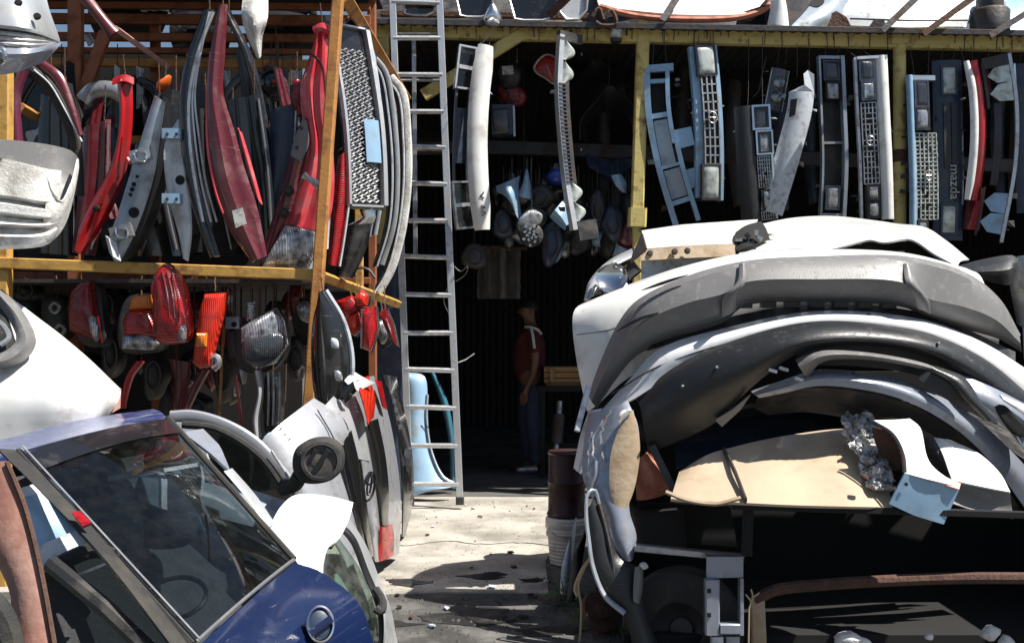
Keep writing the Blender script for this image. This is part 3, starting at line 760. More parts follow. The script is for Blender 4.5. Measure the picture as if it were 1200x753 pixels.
g = G(); c = P(590, 142, 8.95); g.box(c, (.20, .16, .26)); obj('housing', g, 'navy_plastic', t)
lens_poly('lens', [(577, 128), (595, 126), (597, 156), (579, 158)], 8.86, 'smoked_lens', t, .03, .02, sm=False)
g = G(); g.bar(P(602, 124, 8.86), P(603, 160, 8.86), .02); obj('trim', g, 'bare_metal', t); g = G(); cord(g, 596, 125, 8.95); obj('cord', g, 'dark_metal', t)
for (dx, dy, Y, lb) in ((0, 0, 9.1, 'dark wheel arch liner with a pointed top hanging left of the middle post'), (-16, -34, 9.6, 'hardly visible wheel arch liner higher up behind the pointed one')):
    t = inside('wheel_arch_liner', lb, 'arch liner')
    o_ = [(680, 165), (682, 140), (700, 118), (714, 100), (730, 112), (744, 128), (750, 165)]; i_ = [(690, 165), (688, 148), (700, 135), (714, 130), (726, 132), (738, 142), (742, 162)]
    a = catmull(Q([(x+dx, y+dy) for x, y in o_], Y), 30); b = catmull(Q([(x+dx, y+dy) for x, y in i_], Y+.25), 30)
    obj('liner', G().shell([a, [p.lerp(q, .5)+V((0, -.04, 0)) for p, q in zip(a, b)], b], .01), 'dark_plastic', t)
    g = G(); cord(g, 714+dx, 102+dy, Y); obj('cord', g, 'dark_metal', t)
t = inside('plastic_tray', 'blue grey plastic tray piece hanging under the pointed arch liner', 'plastic part')
obj('tray', loft([[(686, 180), (716, 188), (748, 180)], [(690, 196, 9.0), (716, 206, 8.95), (742, 192, 9.0)], [(700, 200), (716, 214), (730, 204)]], 9.1, sub=3, th=.01), 'navy_plastic', t); g = G(); cord(g, 716, 186, 9.1, 3.0); obj('cord', g, 'dark_metal', t)
t = inside('mirror', 'shiny blue round shell hanging among the parts inside the shed', 'mirror shell')
lens_poly('shell', [(640, 208), (646, 199), (656, 196), (667, 200), (671, 208), (664, 215), (646, 216)], 8.9, 'helmet_blue', t, .10, .03); g = G(); cord(g, 656, 198, 8.9, 2.95); obj('cord', g, 'dark_metal', t)
t = inside('bumper_end', 'pale blue bent bumper end hanging right of the white bumper foot', 'bumper piece')
obj('skin', loft([[(581, 218, 8.8), (594, 213, 8.7), (609, 206, 8.8)], [(584, 226, 8.75), (597, 228, 8.62), (608, 224, 8.75)], [(598, 228, 8.7), (604, 250, 8.7), (612, 262, 8.8)]], sub=3, th=.01), 'pale_blue', t)
g = G(); cord(g, 600, 212, 8.75, 2.9); obj('cord', g, 'dark_metal', t)
t = inside('bumper_end', 'pale blue pointed blade standing up among the hanging lamps', 'bumper piece')
obj('skin', strip([(616, 198), (612, 216), (606, 230)], [(619, 200), (622, 220), (622, 234)], 8.75, bulge=.04), 'pale_blue', t)
g = G(); cord(g, 618, 200, 8.77, 2.9); obj('cord', g, 'dark_metal', t)
t = inside('headlight', 'ribbed clear headlight hanging low among dark lamps', 'headlight')
lens_poly('lens', [(606, 262), (622, 245), (636, 252), (632, 264), (614, 276)], 8.7, 'clear_lens', t, .05, .05); lens_poly('housing', [(604, 260), (624, 240), (642, 254), (630, 270), (612, 280)], 8.8, 'black_plastic', t, .02, .1); g = G(); cord(g, 622, 246, 8.8, 2.9); obj('cord', g, 'dark_metal', t)
t = inside('headlight', 'clear scalloped lamp hanging below the left shell, tilted down', 'headlight')
lens_poly('lens', [(606, 226), (618, 216), (626, 226), (620, 236), (610, 240)], 8.85, 'clear_lens', t, .05, .04); g = G(); cord(g, 617, 218, 8.85, 2.9); obj('cord', g, 'dark_metal', t)
t = inside('fog_lamp', 'round brassy faceted lamp hanging at the bottom of the dark cluster', 'lamp')
c = P(623, 275, 8.65); g = G(); g.lathe(c, [(.0, .02), (.06, .015), (.10, .0), (.105, -.03), (.0, -.08)], 18, V((.1, -1, .1))); obj('housing', g, 'black_plastic', t)
g = G()
for i in range(16):
    a = i*2.4; r = .018+.0048*i; q = c + V((math.cos(a)*r, -.02, math.sin(a)*r)); g.box(q, (.024, .012, .02), Matrix.Rotation(a, 3, 'Y'))
obj('facets', g, 'clear_lens', t, flat=True); g = G(); cord(g, 623, 263, 8.7, 2.9); obj('cord', g, 'dark_metal', t)
t = inside('fender_piece', 'pale blue triangular fender piece hanging left of the scalloped front panel', 'fender')
obj('skin', loft([[(664, 230), (668, 240), (670, 262)], [(650, 246, 8.65), (656, 252, 8.62), (664, 264, 8.65)], [(644, 254), (652, 262), (662, 270)]], 8.75, sub=3, th=.01), 'pale_blue', t); g = G(); cord(g, 667, 234, 8.75, 2.9); obj('cord', g, 'dark_metal', t)
t = inside('lamp_bracket', 'small pale blue bracket hanging beside the middle post', 'bracket')
obj('bracket', strip([(716, 206), (722, 218), (730, 226)], [(728, 204), (734, 214), (734, 226)], 8.8, bulge=.03), 'pale_blue', t); g = G(); cord(g, 724, 206, 8.8, 2.9); obj('cord', g, 'dark_metal', t)
for i, (x, y, w, h, m, lb) in enumerate(((590, 262, 24, 40, 'navy_plastic', 'navy lamp housing hanging just right of the white bumper foot'), (632, 232, 30, 34, 'black_plastic', 'black round duct hanging below the shiny blue shell'),
        (646, 285, 26, 52, 'navy_plastic', 'dark blue hanging lamp casing below the triangular fender piece'), (700, 245, 20, 44, 'dark_plastic', 'dark slim lamp casing hanging right of the scalloped panel'),
        (718, 262, 26, 40, 'navy_plastic', 'navy lamp casing hanging left of the middle post foot'), (600, 240, 22, 30, 'dark_plastic', 'dark lamp casing tucked behind the bent pale blue end'),
        (556, 300, 30, 34, 'dark_metal', 'dark metal blower hanging below the white bumper'), (678, 285, 22, 30, 'black_plastic', 'black hanging casing under the scalloped panel'))):
    t = inside('lamp_casing', lb, 'lamp casing')
    pts = [(x+w/2*math.cos(a)*(1+.18*math.sin(3*a+i)), y+h/2*math.sin(a)*(1+.15*math.cos(2*a+i))) for a in [k*math.pi/5 for k in range(10)]]
    lens_poly('casing', pts, 8.85, m, t, .07, .08)
    g = G(); g.tube(smoothed([(x+w*.3*math.cos(a), y+h*.3*math.sin(a)) for a in [k*math.pi/4 for k in range(8)]], 24, 8.79), .007, 5, True); obj('rim', g, 'dark_metal', t)
    g = G(); cord(g, x, y-h/2, 8.9, 2.85); obj('cord', g, 'dark_metal', t)
t = inside('red_casing', 'dark red round drum hanging at the foot of the middle post', 'drum')
lens_poly('drum', [(722, 272), (730, 260), (742, 262), (746, 276), (738, 290), (726, 286)], 8.95, 'maroon_paint', t, .08, .08); g = G(); cord(g, 734, 262, 8.95, 2.85); obj('cord', g, 'dark_metal', t)
t = inside('cloth', 'grey dusty cloth hanging in the upper doorway behind the ladder', 'cloth')
rows = [[P(560+50*j/11+random.uniform(-1, 1), 290+60*i/9, 9.3+.06*math.sin(j*1.7)+.02*i*.3) for j in range(12)] for i in range(10)]
obj('cloth_sheet', G().shell(rows, .004), 'cloth_grey', t); g = G(); g.bar(P(552, 289, 9.3), P(618, 291, 9.3), .03); obj('rod', g, 'rust', t)
for x in (556, 614):
    g = G(); cord(g, x, 290, 9.3); obj('cord', g, 'dark_metal', t)
# things standing on the floor of the shed
t = thing('wooden_crate', 'slatted wooden crate on the workbench right of the man', 'crate', IG)
for y in (432, 438.5, 445):
    g = G(); g.box(P(660, y, 10.0), (.38, .30, .045)); obj('board', g, 'wood', t)
g = G(); g.box(P(646, 438, 9.97), (.03, .30, .14)); obj('batten', g, 'wood', t)
g = G(); g.box(P(660, 449, 10.0), (.34, .26, .03)); obj('base', g, 'wood', t)
t = thing('workbench', 'dark metal workbench holding a wooden crate in the shed', 'workbench')
zt = P(0, 450.6, 10.0).z
g = G(); g.box((.62, 10.1, zt-.025), (.75, .7, .05)); obj('top', g, 'void_black', t)
for x in (.29, .95):
    for y in (9.8, 10.4):
        g = G(); g.bar((x, y, .006), (x, y, zt-.05), .05); obj('leg', g, 'void_black', t)
g = G(); g.box((.62, 10.1, .32), (.7, .6, .03)); obj('shelf', g, 'void_black', t)
t = thing('strut', 'grey suspension strut propped below the workbench', 'car part')
g = G(); g.tube([P(650, 545, 9.7), P(656, 470, 9.9)], .03, 10); g2 = G(); g2.tube([P(652, 520, 9.75), P(655, 486, 9.85)], .06, 12); a = obj('rod', g, 'bare_metal', t); obj('spring', g2, 'dark_metal', t)
t = thing('fender', 'pale blue fender leaning against the dark shed side behind the ladder', 'fender')
o_ = [(476, 436, 8.75), (497, 440, 8.72), (501, 462, 8.7), (499, 490, 8.66), (505, 530, 8.6), (520, 560, 8.55), (537, 568, 8.55)]
i_ = [(474, 440, 8.75), (474, 470, 8.7), (474, 500, 8.65), (474, 530, 8.6), (474, 560, 8.55), (478, 582, 8.5), (500, 574, 8.52)]
obj('skin', strip(i_, o_, bulge=.06, m=9), 'pale_blue', t)
ring = catmull(Q([(501, 462, 8.68), (500, 490, 8.64), (506, 530, 8.58), (521, 560, 8.53), (537, 567, 8.53)]), 20); g = G(); g.tube(ring, .012, 6); obj('lip', g, 'blue_silver', t)
t = thing('bumper_trim', 'thin teal curved trim leaning beside the pale blue fender', 'trim')
obj('strip', strip([(504, 436), (516, 470), (526, 520), (528, 572)], [(508, 434), (524, 468), (533, 520), (534, 572)], 8.9, bulge=.03), 'teal_paint', t)
t = thing('door_panel', 'dark navy panel standing between the ladder and the leaning tailgates', 'panel')
obj('sheet', strip([(438, 285), (440, 340), (442, 588)], [(468, 292), (472, 345), (474, 586)], 8.45, bulge=.02), 'navy_plastic', t)
for i in range(5):
    t = thing('loose_cable', ('thin cable curling beside the right ladder rail', 'pale cable end poking right of the ladder', 'cable loop hanging left of the ladder', 'wire dangling by the bare bumper', 'curly wire beside the silver front panel')[i], 'cable', IG)
    pts = ([(534, 330), (545, 322), (548, 312), (540, 318), (532, 312)], [(536, 425), (546, 421), (556, 414)], [(522, 300), (526, 330), (520, 352), (528, 372)], [(898, 66), (893, 88), (888, 108), (882, 114)], [(786, 116), (796, 112), (804, 118), (808, 128)])[i]
    g = G(); g.tube(catmull(Q(pts, 8.5 if i < 3 else 8.75), 24), .006, 6); o = obj('strand', g, 'paper' if i in (1,) else 'dark_metal', t)

for k in range(50):
    x = random.choice((random.uniform(578, 742), random.uniform(590, 740))); y = random.uniform(205, 292); Y = random.uniform(9.0, 9.8); w = random.uniform(12, 26); h = random.uniform(16, 44)
    bright = k % 5 == 0
    t = thing('lamp_casing', 'pale glinting lamp shell crowded in the depth of the shed cluster' if bright else 'dark lamp casing crowded in the depth of the shed cluster', 'lamp casing', 'pale lamp shells deep in the shed cluster' if bright else 'dark lamp casings deep in the shed cluster')
    lens_poly('casing', [(x+w/2*math.cos(a)*random.uniform(.7, 1.2), y+h/2*math.sin(a)*random.uniform(.7, 1.2)) for a in [q*math.pi/4 for q in range(8)]], Y, random.choice(('clear_lens', 'pale_blue', 'blue_silver')) if bright else random.choice(('black_plastic', 'navy_plastic', 'dark_plastic', 'gloss_black', 'smoked_lens')), t, .07, .07, n=24, sm=k % 2 == 0)
    g = G(); cord(g, x, y-h/2+2, Y+.03, 2.85 if Y < 9.7 else 2.9); obj('cord', g, 'dark_metal', t)
for k in range(12):
    x = random.uniform(690, 1190); y0 = random.uniform(70, 110); Y = random.uniform(9.3, 10.4)
    t = thing('bumper', 'dim dark bumper hanging deep behind the front panels', 'bumper', 'dim bumpers deep in the shed')
    obj('skin', strip([(x, y0), (x-5, y0+70), (x+random.uniform(-8, 8), y0+150)], [(x+14, y0+4), (x+12, y0+70), (x+14, y0+146)], Y, n=16, m=5, bulge=.05), random.choice(('black_plastic', 'dark_metal', 'navy_plastic')), t)
    g = G(); cord(g, x+7, y0+2, Y+.01); obj('cord', g, 'dark_metal', t)
# ------------------------------------------------------------------ on the shed roof
RG = 'scrap lying on the shed roof'
t = thing('car_roof_panel', 'long white car roof panel with rusty rim lying on the shed roof above the beam', 'car roof', RG)
obj('skin', loft([[(704, -34, 9.6), (800, -40, 9.7), (905, -34, 9.6)], [(700, -12, 8.9), (800, -14, 8.8), (915, -10, 8.9)], [(702, 6, 8.6), (800, 14, 8.55), (880, 12, 8.58), (908, 0, 8.7)], [(716, 12, 8.62), (800, 21, 8.57), (875, 18, 8.6), (902, 8, 8.7)]], sub=4, th=.02), 'white_paint', t)
g = G(); g.tube(catmull(Q([(703, 8, 8.58), (740, 18, 8.54), (800, 23, 8.53), (870, 20, 8.55), (900, 8, 8.6), (908, -8, 8.7)]), 30), .026, 6); obj('rim', g, 'primer_red', t)
g = G(); g.plate(Q([(846, 22, 8.56), (890, 8, 8.56), (902, -6, 8.58), (896, 12, 8.56), (880, 24, 8.56)]), .02); obj('torn_edge', g, 'rust', t)
t = thing('fender', 'white fender end standing beside the white roof panel on the shed roof', 'fender', RG)
obj('skin', strip([(898, -20), (903, 5), (899, 30)], [(915, -20), (922, 8), (925, 33)], 8.55, bulge=.05), 'white_paint', t)
t = thing('scrap_door', 'grey blue door shell with dark openings lying on the shed roof', 'car door', RG)
obj('skin', loft([[(926, 32, 8.5), (945, 12, 8.6), (960, -12, 9)], [(950, 34, 8.5), (965, 18, 8.55), (985, -8, 8.9)], [(968, 34, 8.6), (985, 20, 8.7), (1000, 0, 9)]], sub=3, th=.02), 'blue_silver', t)
g = G(); g.plate(smoothed([(948, 6, 8.66), (956, -2, 8.7), (966, 0, 8.7), (958, 8, 8.62)], 20), .02); obj('opening', g, 'void_black', t)
t = thing('car_body_side', 'white car body side with cut wheel arch lying on the shed roof at right', 'car body', RG)
obj('skin', loft([[(975, -6, 9.1), (1060, -16, 9.2), (1150, -10, 9.2)], [(975, 10, 8.8), (1060, 8, 8.75), (1142, 10, 8.8)], [(994, 30, 8.7), (1060, 32, 8.6), (1132, 32, 8.7)]], sub=4, th=.02), 'dull_white', t)
g = G(); g.tube(catmull(Q([(996, 22, 8.68), (1060, 24, 8.58), (1134, 24, 8.68)]), 16), .008, 5); obj('sill_line', g, 'dark_metal', t)
g = G(); g.plate(Q([(952, 34, 8.6), (966, 20, 8.6), (980, 13, 8.62), (992, 20, 8.6), (998, 32, 8.6)]), .06); obj('wheel_arch', g, 'rust', t)
g = G(); g.plate(Q([(1018, 34, 8.56), (1026, 22, 8.56), (1036, 24, 8.56), (1042, 36, 8.56)]), .06); obj('sill_end', g, 'dark_metal', t)
t = thing('scrap_drum', 'grey capped drum standing right of the white body side on the roof', 'drum', RG)
g = G(); g.lathe(P(1160, 38, 8.75), [(0, 0), (.16, 0), (.16, .17), (.145, .19), (.11, .2), (.11, .28), (0, .28)], 24); obj('body', g, 'dark_metal', t)
t = thing('car_roof_panel', 'pale blue sheet standing in for sky at the far right end of the shed roof', 'car roof', RG)
obj('skin', loft([[(1180, 36, 8.7), (1230, 40, 8.7)], [(1178, 8, 8.9), (1230, 8, 8.9)], [(1186, -20, 9.4), (1230, -22, 9.4)]], sub=4, th=.02), 'pale_blue', t)  # added sheet, stands in for the patch of sky here
for i, (a, b, m) in enumerate((((776, 24), (806, -24), 'dark_metal'), ((1034, 36), (1084, -12), 'dark_metal'), ((1082, 40), (1148, -8), 'rust'), ((1160, 42), (1222, 4), 'dark_metal'))):
    t = thing('angle_iron', ('short dark steel bar slanting over the white car roof panel', 'dark steel bar slanting over the white body side on the roof', 'rusty pale steel bar slanting over the white body side on the roof', 'dark steel bar slanting at the far right of the roof')[i], 'steel bar', RG)
    g = G(); p, q = P(a[0], a[1], 8.36), P(b[0], b[1], 8.46); g.bar(p, q, .05, .01); obj('flange', g, m, t); g = G(); g.bar(p+V((.03, .03, 0)), q+V((.03, .03, 0)), .01, .05); obj('web', g, m, t)
hexa = lambda x0, x1, y: [(x0, -40), (x0+(x1-x0)*.22, y-2), (x0+(x1-x0)*.36, y), (x1-(x1-x0)*.36, y), (x1-(x1-x0)*.2, y-4), (x1, -40)]
for i, (x0, x1, y) in enumerate(((462, 520, 18), (526, 586, 20), (586, 664, 24))):
    t = thing('rear_window', ('dark rear window with silver trim on the roof edge above the ladder', 'dark rear window with silver trim left of the chrome lamp on the roof edge', 'wide dark rear window with silver trim right of the chrome lamp')[i], 'window', RG)
    g = G(); g.plate(Q(hexa(x0, x1, y), 8.5), .02); obj('glass', g, 'gloss_black', t, flat=True)
    g = G(); g.tube(Q(hexa(x0, x1, y), 8.47), .010, 6); obj('trim', g, 'alloy', t)
t = thing('headlight', 'crumpled chrome lamp hanging over the yellow beam', 'headlight', RG)
lens_poly('reflector', [(566, 26), (570, 12), (577, 2), (584, 12), (589, 26), (577, 30)], 8.42, 'chrome', t, .06, .04, n=14); lens_poly('bulb_cover', [(568, 28), (577, 20), (586, 28), (577, 31)], 8.36, 'clear_lens', t, .03, .03)
t = thing('air_filter_cover', 'pale cup shaped cover hanging on the roof edge left of the white roof panel', 'cover', RG)
g = G(); g.plate(Q([(653, -20), (656, 14), (664, 22), (678, 22), (687, 12), (690, -20)], 8.45), .08); obj('cup', g, 'dull_white', t)
g = G(); g.tube(Q([(653, -20), (656, 14), (664, 23), (678, 23), (687, 12), (690, -20)], 8.44), .012, 6); obj('rim', g, 'alloy', t)
t = thing('scrap_bracket', 'twisted black bracket caught at the left end of the white roof panel', 'bracket', RG)
g = G(); g.tube(catmull(Q([(694, 20), (702, 10), (708, 24), (716, 12), (722, 28), (706, 30), (698, 26)], 8.42), 30), .018, 6); obj('bracket', g, 'rust', t)
t = thing('round_weight', 'small white round cap on the yellow beam left of the middle post', 'cap')
c = P(722, 38, YB-.10); g = G(); g.lathe(c, [(0, -.06), (.035, -.05), (.048, -.02), (.05, .02), (.035, .045), (0, .055)], 16); obj('cap', g, 'paper', t)
g = G(); g.lathe(c, [(.0, -.09), (.045, -.085), (.05, -.055), (0, -.05)], 16); obj('base', g, 'dark_plastic', t)

t = thing('steel_bar', 'rusty steel bar slanting up between the dark rear windows and the pale cup', 'steel bar', RG)
g = G(); g.bar((.30, 8.38, 4.0), (1.15, 7.55, 4.62), .07, .02); obj('bar', g, 'rust', t)
t = thing('dark_car_shell', 'dark crushed car shell lying on the shed roof behind the rear windows', 'car body', RG)
obj('shell', loft([[(430, -40, 9.6), (520, -60, 9.6), (640, -60, 9.6), (706, -40, 9.6)], [(430, 6, 9.1), (520, 0, 9.0), (640, 2, 9.0), (708, 8, 9.1)], [(430, 25, 8.8), (520, 26, 8.75), (640, 28, 8.75), (708, 29, 8.8)]], sub=3, th=.02), 'black_plastic', t)
g = G(); g.bar(P(446, 16, 8.74), P(690, 20, 8.74), .05); obj('sill', g, 'rust', t)
t = thing('grey_car_shell', 'grey crumpled car shell lying on the roof behind the blue grey door', 'car body', RG)
obj('shell', loft([[(900, -50, 9.8), (960, -60, 9.8), (1020, -50, 9.8)], [(905, 4, 9.4), (960, -4, 9.3), (1020, 4, 9.4)], [(910, 34, 9.1), (960, 34, 9.0), (1020, 36, 9.1)]], sub=3, th=.02), 'dark_metal', t)

for i, (xs, m, Y, lb) in enumerate((((896, 934, 1004), 'dark_metal', 9.7, 'dark crushed shell filling the roof gap left of the white body side'), ((1128, 1170, 1240), 'navy_plastic', 9.6, 'dark navy crushed shell behind the capped drum on the roof'), ((700, 800, 925), 'dark_plastic', 10.2, 'dark crushed shell behind the white roof panel'))):
    t = thing('crushed_shell', lb, 'car body', RG)
    obj('shell', loft([[(xs[0], -50, Y+.6), (xs[1], -58, Y+.6), (xs[2], -50, Y+.6)], [(xs[0], -2, Y+.2), (xs[1], -12, Y+.1), (xs[2], 0, Y+.2)], [(xs[0], 36, Y), (xs[1], 37, Y-.05), (xs[2], 40, Y)]], sub=3, th=.02), m, t)
    g = G(); g.bar(P(xs[0]+8, 8, Y+.02), P(xs[2]-8, 12, Y+.02), .04); obj('pillar', g, 'bare_metal', t)
# ------------------------------------------------------------------ storage rack on the left
rk = thing('storage_rack', 'orange steel storage rack on the left loaded with doors and lamps', 'rack')
def rbar(name, a, b, w, m, h=None):
    g = G(); g.bar(P(*a), P(*b), w, h); return obj(name, g, m, rk)
rbar('post', (397, -14, 5.8), (347, 692, 5.72), .062, 'orange_steel', .07)
rbar('post', (6, -14, 5.85), (3, 685, 5.8), .078, 'ochre_steel', .07)
rbar('post', (89, -14, 6.5), (88, 640, 6.5), .085, 'deep_orange_steel', .07)
rbar('post', (436, -14, 7.7), (437, 612, 7.65), .06, 'deep_orange_steel', .06)
rbar('post', (420, 30, 7.05), (421, 348, 7.0), .055, 'ochre_steel', .05)
rbar('beam', (0, 308, 5.8), (373, 322, 5.8), .064, 'ochre_steel', .05)
rbar('beam', (376, 323, 5.86), (466, 356, 7.75), .055, 'ochre_steel', .05)
rbar('beam', (404, -4, 5.86), (476, 116, 7.75), .07, 'orange_steel', .05)
rbar('beam', (96, 163, 6.5), (250, 168, 7.6), .06, 'orange_steel', .05)
rbar('brace', (95, 118, 6.48), (124, 38, 6.48), .075, 'deep_orange_steel', .05)
rbar('beam', (24, 126, 6.2), (66, 150, 6.5), .055, 'orange_steel', .05)
for y, m, w_ in ((6, 'deep_orange_steel', .05), (22, 'deep_orange_steel', .075), (43, 'deep_orange_steel', .06), (59, 'deep_orange_steel', .04), (73, 'orange_steel', .06), (326, 'deep_orange_steel', .05)):
    rbar('rail', (55, y, 7.6), (434, y+3, 7.6), w_, m, .05)
rbar('post', (182, 20, 7.7), (184, 600, 7.7), .07, 'deep_orange_steel', .05)
rbar('shelf_mesh', (0, 322, 6.9), (390, 330, 6.9), .05, 'deep_orange_steel', .03)
w = obj('rack_wall', corrugated((-5.5, 8.3, 0), (-1.7, 8.3, 0), (0, 0, 3.72), amp=.0), 'void_black', flat=True)  # near-black colour carries the deep shade behind the rack
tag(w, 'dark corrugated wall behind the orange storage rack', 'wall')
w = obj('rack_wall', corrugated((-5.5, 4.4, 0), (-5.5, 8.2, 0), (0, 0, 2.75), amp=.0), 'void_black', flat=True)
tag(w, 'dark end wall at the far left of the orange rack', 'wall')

g = G(); g.box((-2.45, 6.8, 1.735), (2.75, 1.75, .022)); obj('shade_board', g, 'dark_metal', rk)  # solid deck added to shade the lower shelf
g = G(); g.box((-2.45, 7.1, 3.93), (2.9, 1.7, .02)); obj('shade_sheet', g, 'void_black', rk)  # sheet added on the rear rails to shade the rack's depth
DG = 'body parts hanging on the upper shelf of the orange rack'
def onrack(name, label, cat): return thing(name, label, cat, DG)
def wires(t, *ends):
    for x, y, Y, y2 in ends:
        g = G(); wire(g, P(x, y, Y), P(x+random.uniform(-3, 3), y2, Y), .004, .005); obj('wire', g, 'rust', t)

# dark car doors standing in the depth of the shelf, each a frame with its panel
def dark_door(x, y0, y1, w, Y, m, label, lean=0, glass_m=None):
    t = onrack('door_shell', label, 'car door')
    xm = lambda q: x + lean*q
    yb = y0 + (y1-y0)*.48
    obj('panel', loft([[(x-w*.5+lean*.48, yb), (x-w*.1+lean*.48, yb-3), (x+w*.5+lean*.48, yb+4)], [(x-w*.52+lean*.7, (yb+y1)/2, Y-.06), (x+lean*.7, (yb+y1)/2, Y-.09), (x+w*.52+lean*.7, (yb+y1)/2, Y-.06)], [(x-w*.42+lean, y1), (x+lean, y1+2), (x+w*.45+lean, y1-4)]], Y, sub=3, th=.02, n=14), m, t)
    g = G(); g.tube(catmull(Q([(x-w*.48+lean*.48, yb, Y), (x-w*.35+lean*.2, y0+(yb-y0)*.3, Y), (x-w*.05, y0, Y), (x+w*.3+lean*.1, y0+8, Y), (x+w*.47+lean*.48, yb+3, Y)]), 26), .032, 8, flat=.6); obj('window_frame', g, m, t)
    if glass_m:
        g = G(); g.plate(smoothed([(x-w*.43+lean*.45, yb-2, Y+.02), (x-w*.28+lean*.2, y0+(yb-y0)*.35, Y+.02), (x, y0+5, Y+.02), (x+w*.27+lean*.1, y0+12, Y+.02), (x+w*.42+lean*.45, yb, Y+.02)], 24), .006); obj('window', g, glass_m, t)
    g = G(); a = P(x-w*.2+lean*.6, yb+16, Y-.09); g.bar(a, a+V((.12, 0, -.005)), .03, .03); obj('handle', g, 'black_plastic', t)
    return t
dark_door(150, 95, 292, 92, 7.0, 'gloss_black', 'black car door behind the scarlet fender on the rack', 10, 'dark_glass')
dark_door(52, 84, 300, 88, 6.9, 'dark_plastic', 'charcoal car door behind the maroon curved door frame', 6, 'dark_glass')
dark_door(290, 90, 298, 86, 6.9, 'gloss_black', 'black car door between the maroon pillar and the bright red tailgate', 8)
dark_door(335, 118, 300, 70, 7.2, 'navy_plastic', 'navy car door deep behind the bright red tailgate', 4, 'dark_glass')
dark_door(222, 110, 298, 80, 7.2, 'dark_plastic', 'dark grey car door behind the silver door with hinges', -4, 'dark_glass')
dark_door(110, 130, 300, 60, 7.4, 'black_plastic', 'black car door standing furthest back at left of the rack', 3)
dark_door(330, -30, 64, 80, 8.0, 'dark_plastic', 'dark door lying high behind the orange rails at right', 0, 'dark_glass')
dark_door(150, -40, 42, 90, 8.0, 'black_plastic', 'black door lying high behind the orange rails at left', 0)
dark_door(235, -30, 66, 70, 8.1, 'gloss_black', 'glossy black door high behind the tops of the pillars', 0, 'dark_glass')

# silver bumper cover hanging at the top left corner
t = thing('bumper_cover', 'shiny silver bumper cover with slotted intake jutting in at the top left corner', 'bumper')
obj('skin', loft([[(-60, -40, 4.5), (20, -34, 4.5), (52, -14, 4.6)], [(-60, 0, 4.25), (20, 0, 4.25), (58, 12, 4.5)], [(-60, 24, 4.15), (30, 33, 4.2), (70, 46, 4.5)], [(-60, 30, 4.2), (28, 38, 4.24), (68, 49, 4.52)]], sub=3, th=.008), 'silver_paint', t)
obj('lower_skin', loft([[(-60, 46, 4.2), (28, 56, 4.22), (72, 50, 4.5)], [(-60, 66, 4.16), (24, 68, 4.2), (66, 58, 4.45)], [(-60, 90, 4.35), (14, 86, 4.3), (54, 72, 4.42)]], sub=3, th=.008), 'lilac_silver', t)
g = G(); g.shell([catmull(Q([(-60, 30, 4.24), (28, 38, 4.28), (68, 49, 4.56)]), 14), catmull(Q([(-60, 47, 4.24), (28, 57, 4.26), (70, 52, 4.54)]), 14)], .01); obj('intake', g, 'black_plastic', t)
for k in range(3):
    f = .2 + .3*k
    a = catmull(Q([(-60, 30+17*f, 4.19), (28, 38+19*f, 4.22), (66, 49+2*f, 4.50)]), 14); g = G(); g.tube(a, .010, 6); obj('slat', g, 'alloy', t)
for x, y in ((22, 4), (44, 20)):
    g = G(); g.lathe(P(x, y, 4.24), [(0, .012), (.014, .01), (.016, 0)], 10, V((0, -1, .3))); obj('sensor_hole', g, 'void_black', t)
g = G(); g.tube(smoothed([(-6, 60, 4.15), (2, 56, 4.16), (6, 66, 4.16), (0, 74, 4.2)], 20), .010, 6, True); obj('fog_lamp_ring', g, 'chrome', t)

# ridged white bumper
t = thing('ridged_bumper', 'weathered white bumper with horizontal ridges jutting in from the left edge', 'bumper')
rows = []
ys = [(185, 197, 200), (228, 236, 236), (233, 242, 244), (238, 246, 247), (248, 254, 254), (253, 258, 258), (262, 264, 261), (267, 268, 264), (277, 276, 268), (287, 284, 274), (292, 288, 277)]
dp = [.02, .0, .05, .0, .0, .05, .0, .05, .0, .01, .07]
for (ya, yb, yc), d in zip(ys, dp):
    q = (ya-185)/107
    rows.append([(-70, ya-4, 4.45+d), (0, ya, 4.5+d), (52, yb, 4.55+d), (72-q*6, yc, 4.64+d)])
obj('skin', loft(rows, sub=1, th=.008, n=26), 'chalky_white', t)
obj('corner', loft([[(55, 198, 4.58), (58, 222, 4.58), (70, 236, 4.62), (84, 216, 4.8), (92, 186, 5.05)], [(54, 236, 4.56), (60, 244, 4.58), (72, 244, 4.64), (85, 226, 4.82), (92.5, 198, 5.05)], [(50, 262, 4.58), (60, 263, 4.6), (70, 259, 4.66), (80, 245, 4.8), (88, 224, 4.98)], [(44, 288, 4.64), (56, 285, 4.66), (66, 278, 4.7), (76, 264, 4.82), (83, 246, 4.95)]], sub=3, n=24, th=.008), 'chalky_white', t)
obj('inner_skin', loft([[(-70, 160, 4.95), (0, 163, 5.0), (60, 170, 5.05), (86, 178, 5.08), (92, 188, 5.08)], [(-70, 200, 4.9), (0, 205, 4.95), (60, 212, 5.0), (80, 215, 5.05), (90, 205, 5.08)], [(-70, 250, 4.8), (0, 250, 4.85), (56, 250, 4.9), (74, 240, 4.95), (86, 222, 5.05)]], sub=3, n=22, th=.006), 'grey_plastic', t)

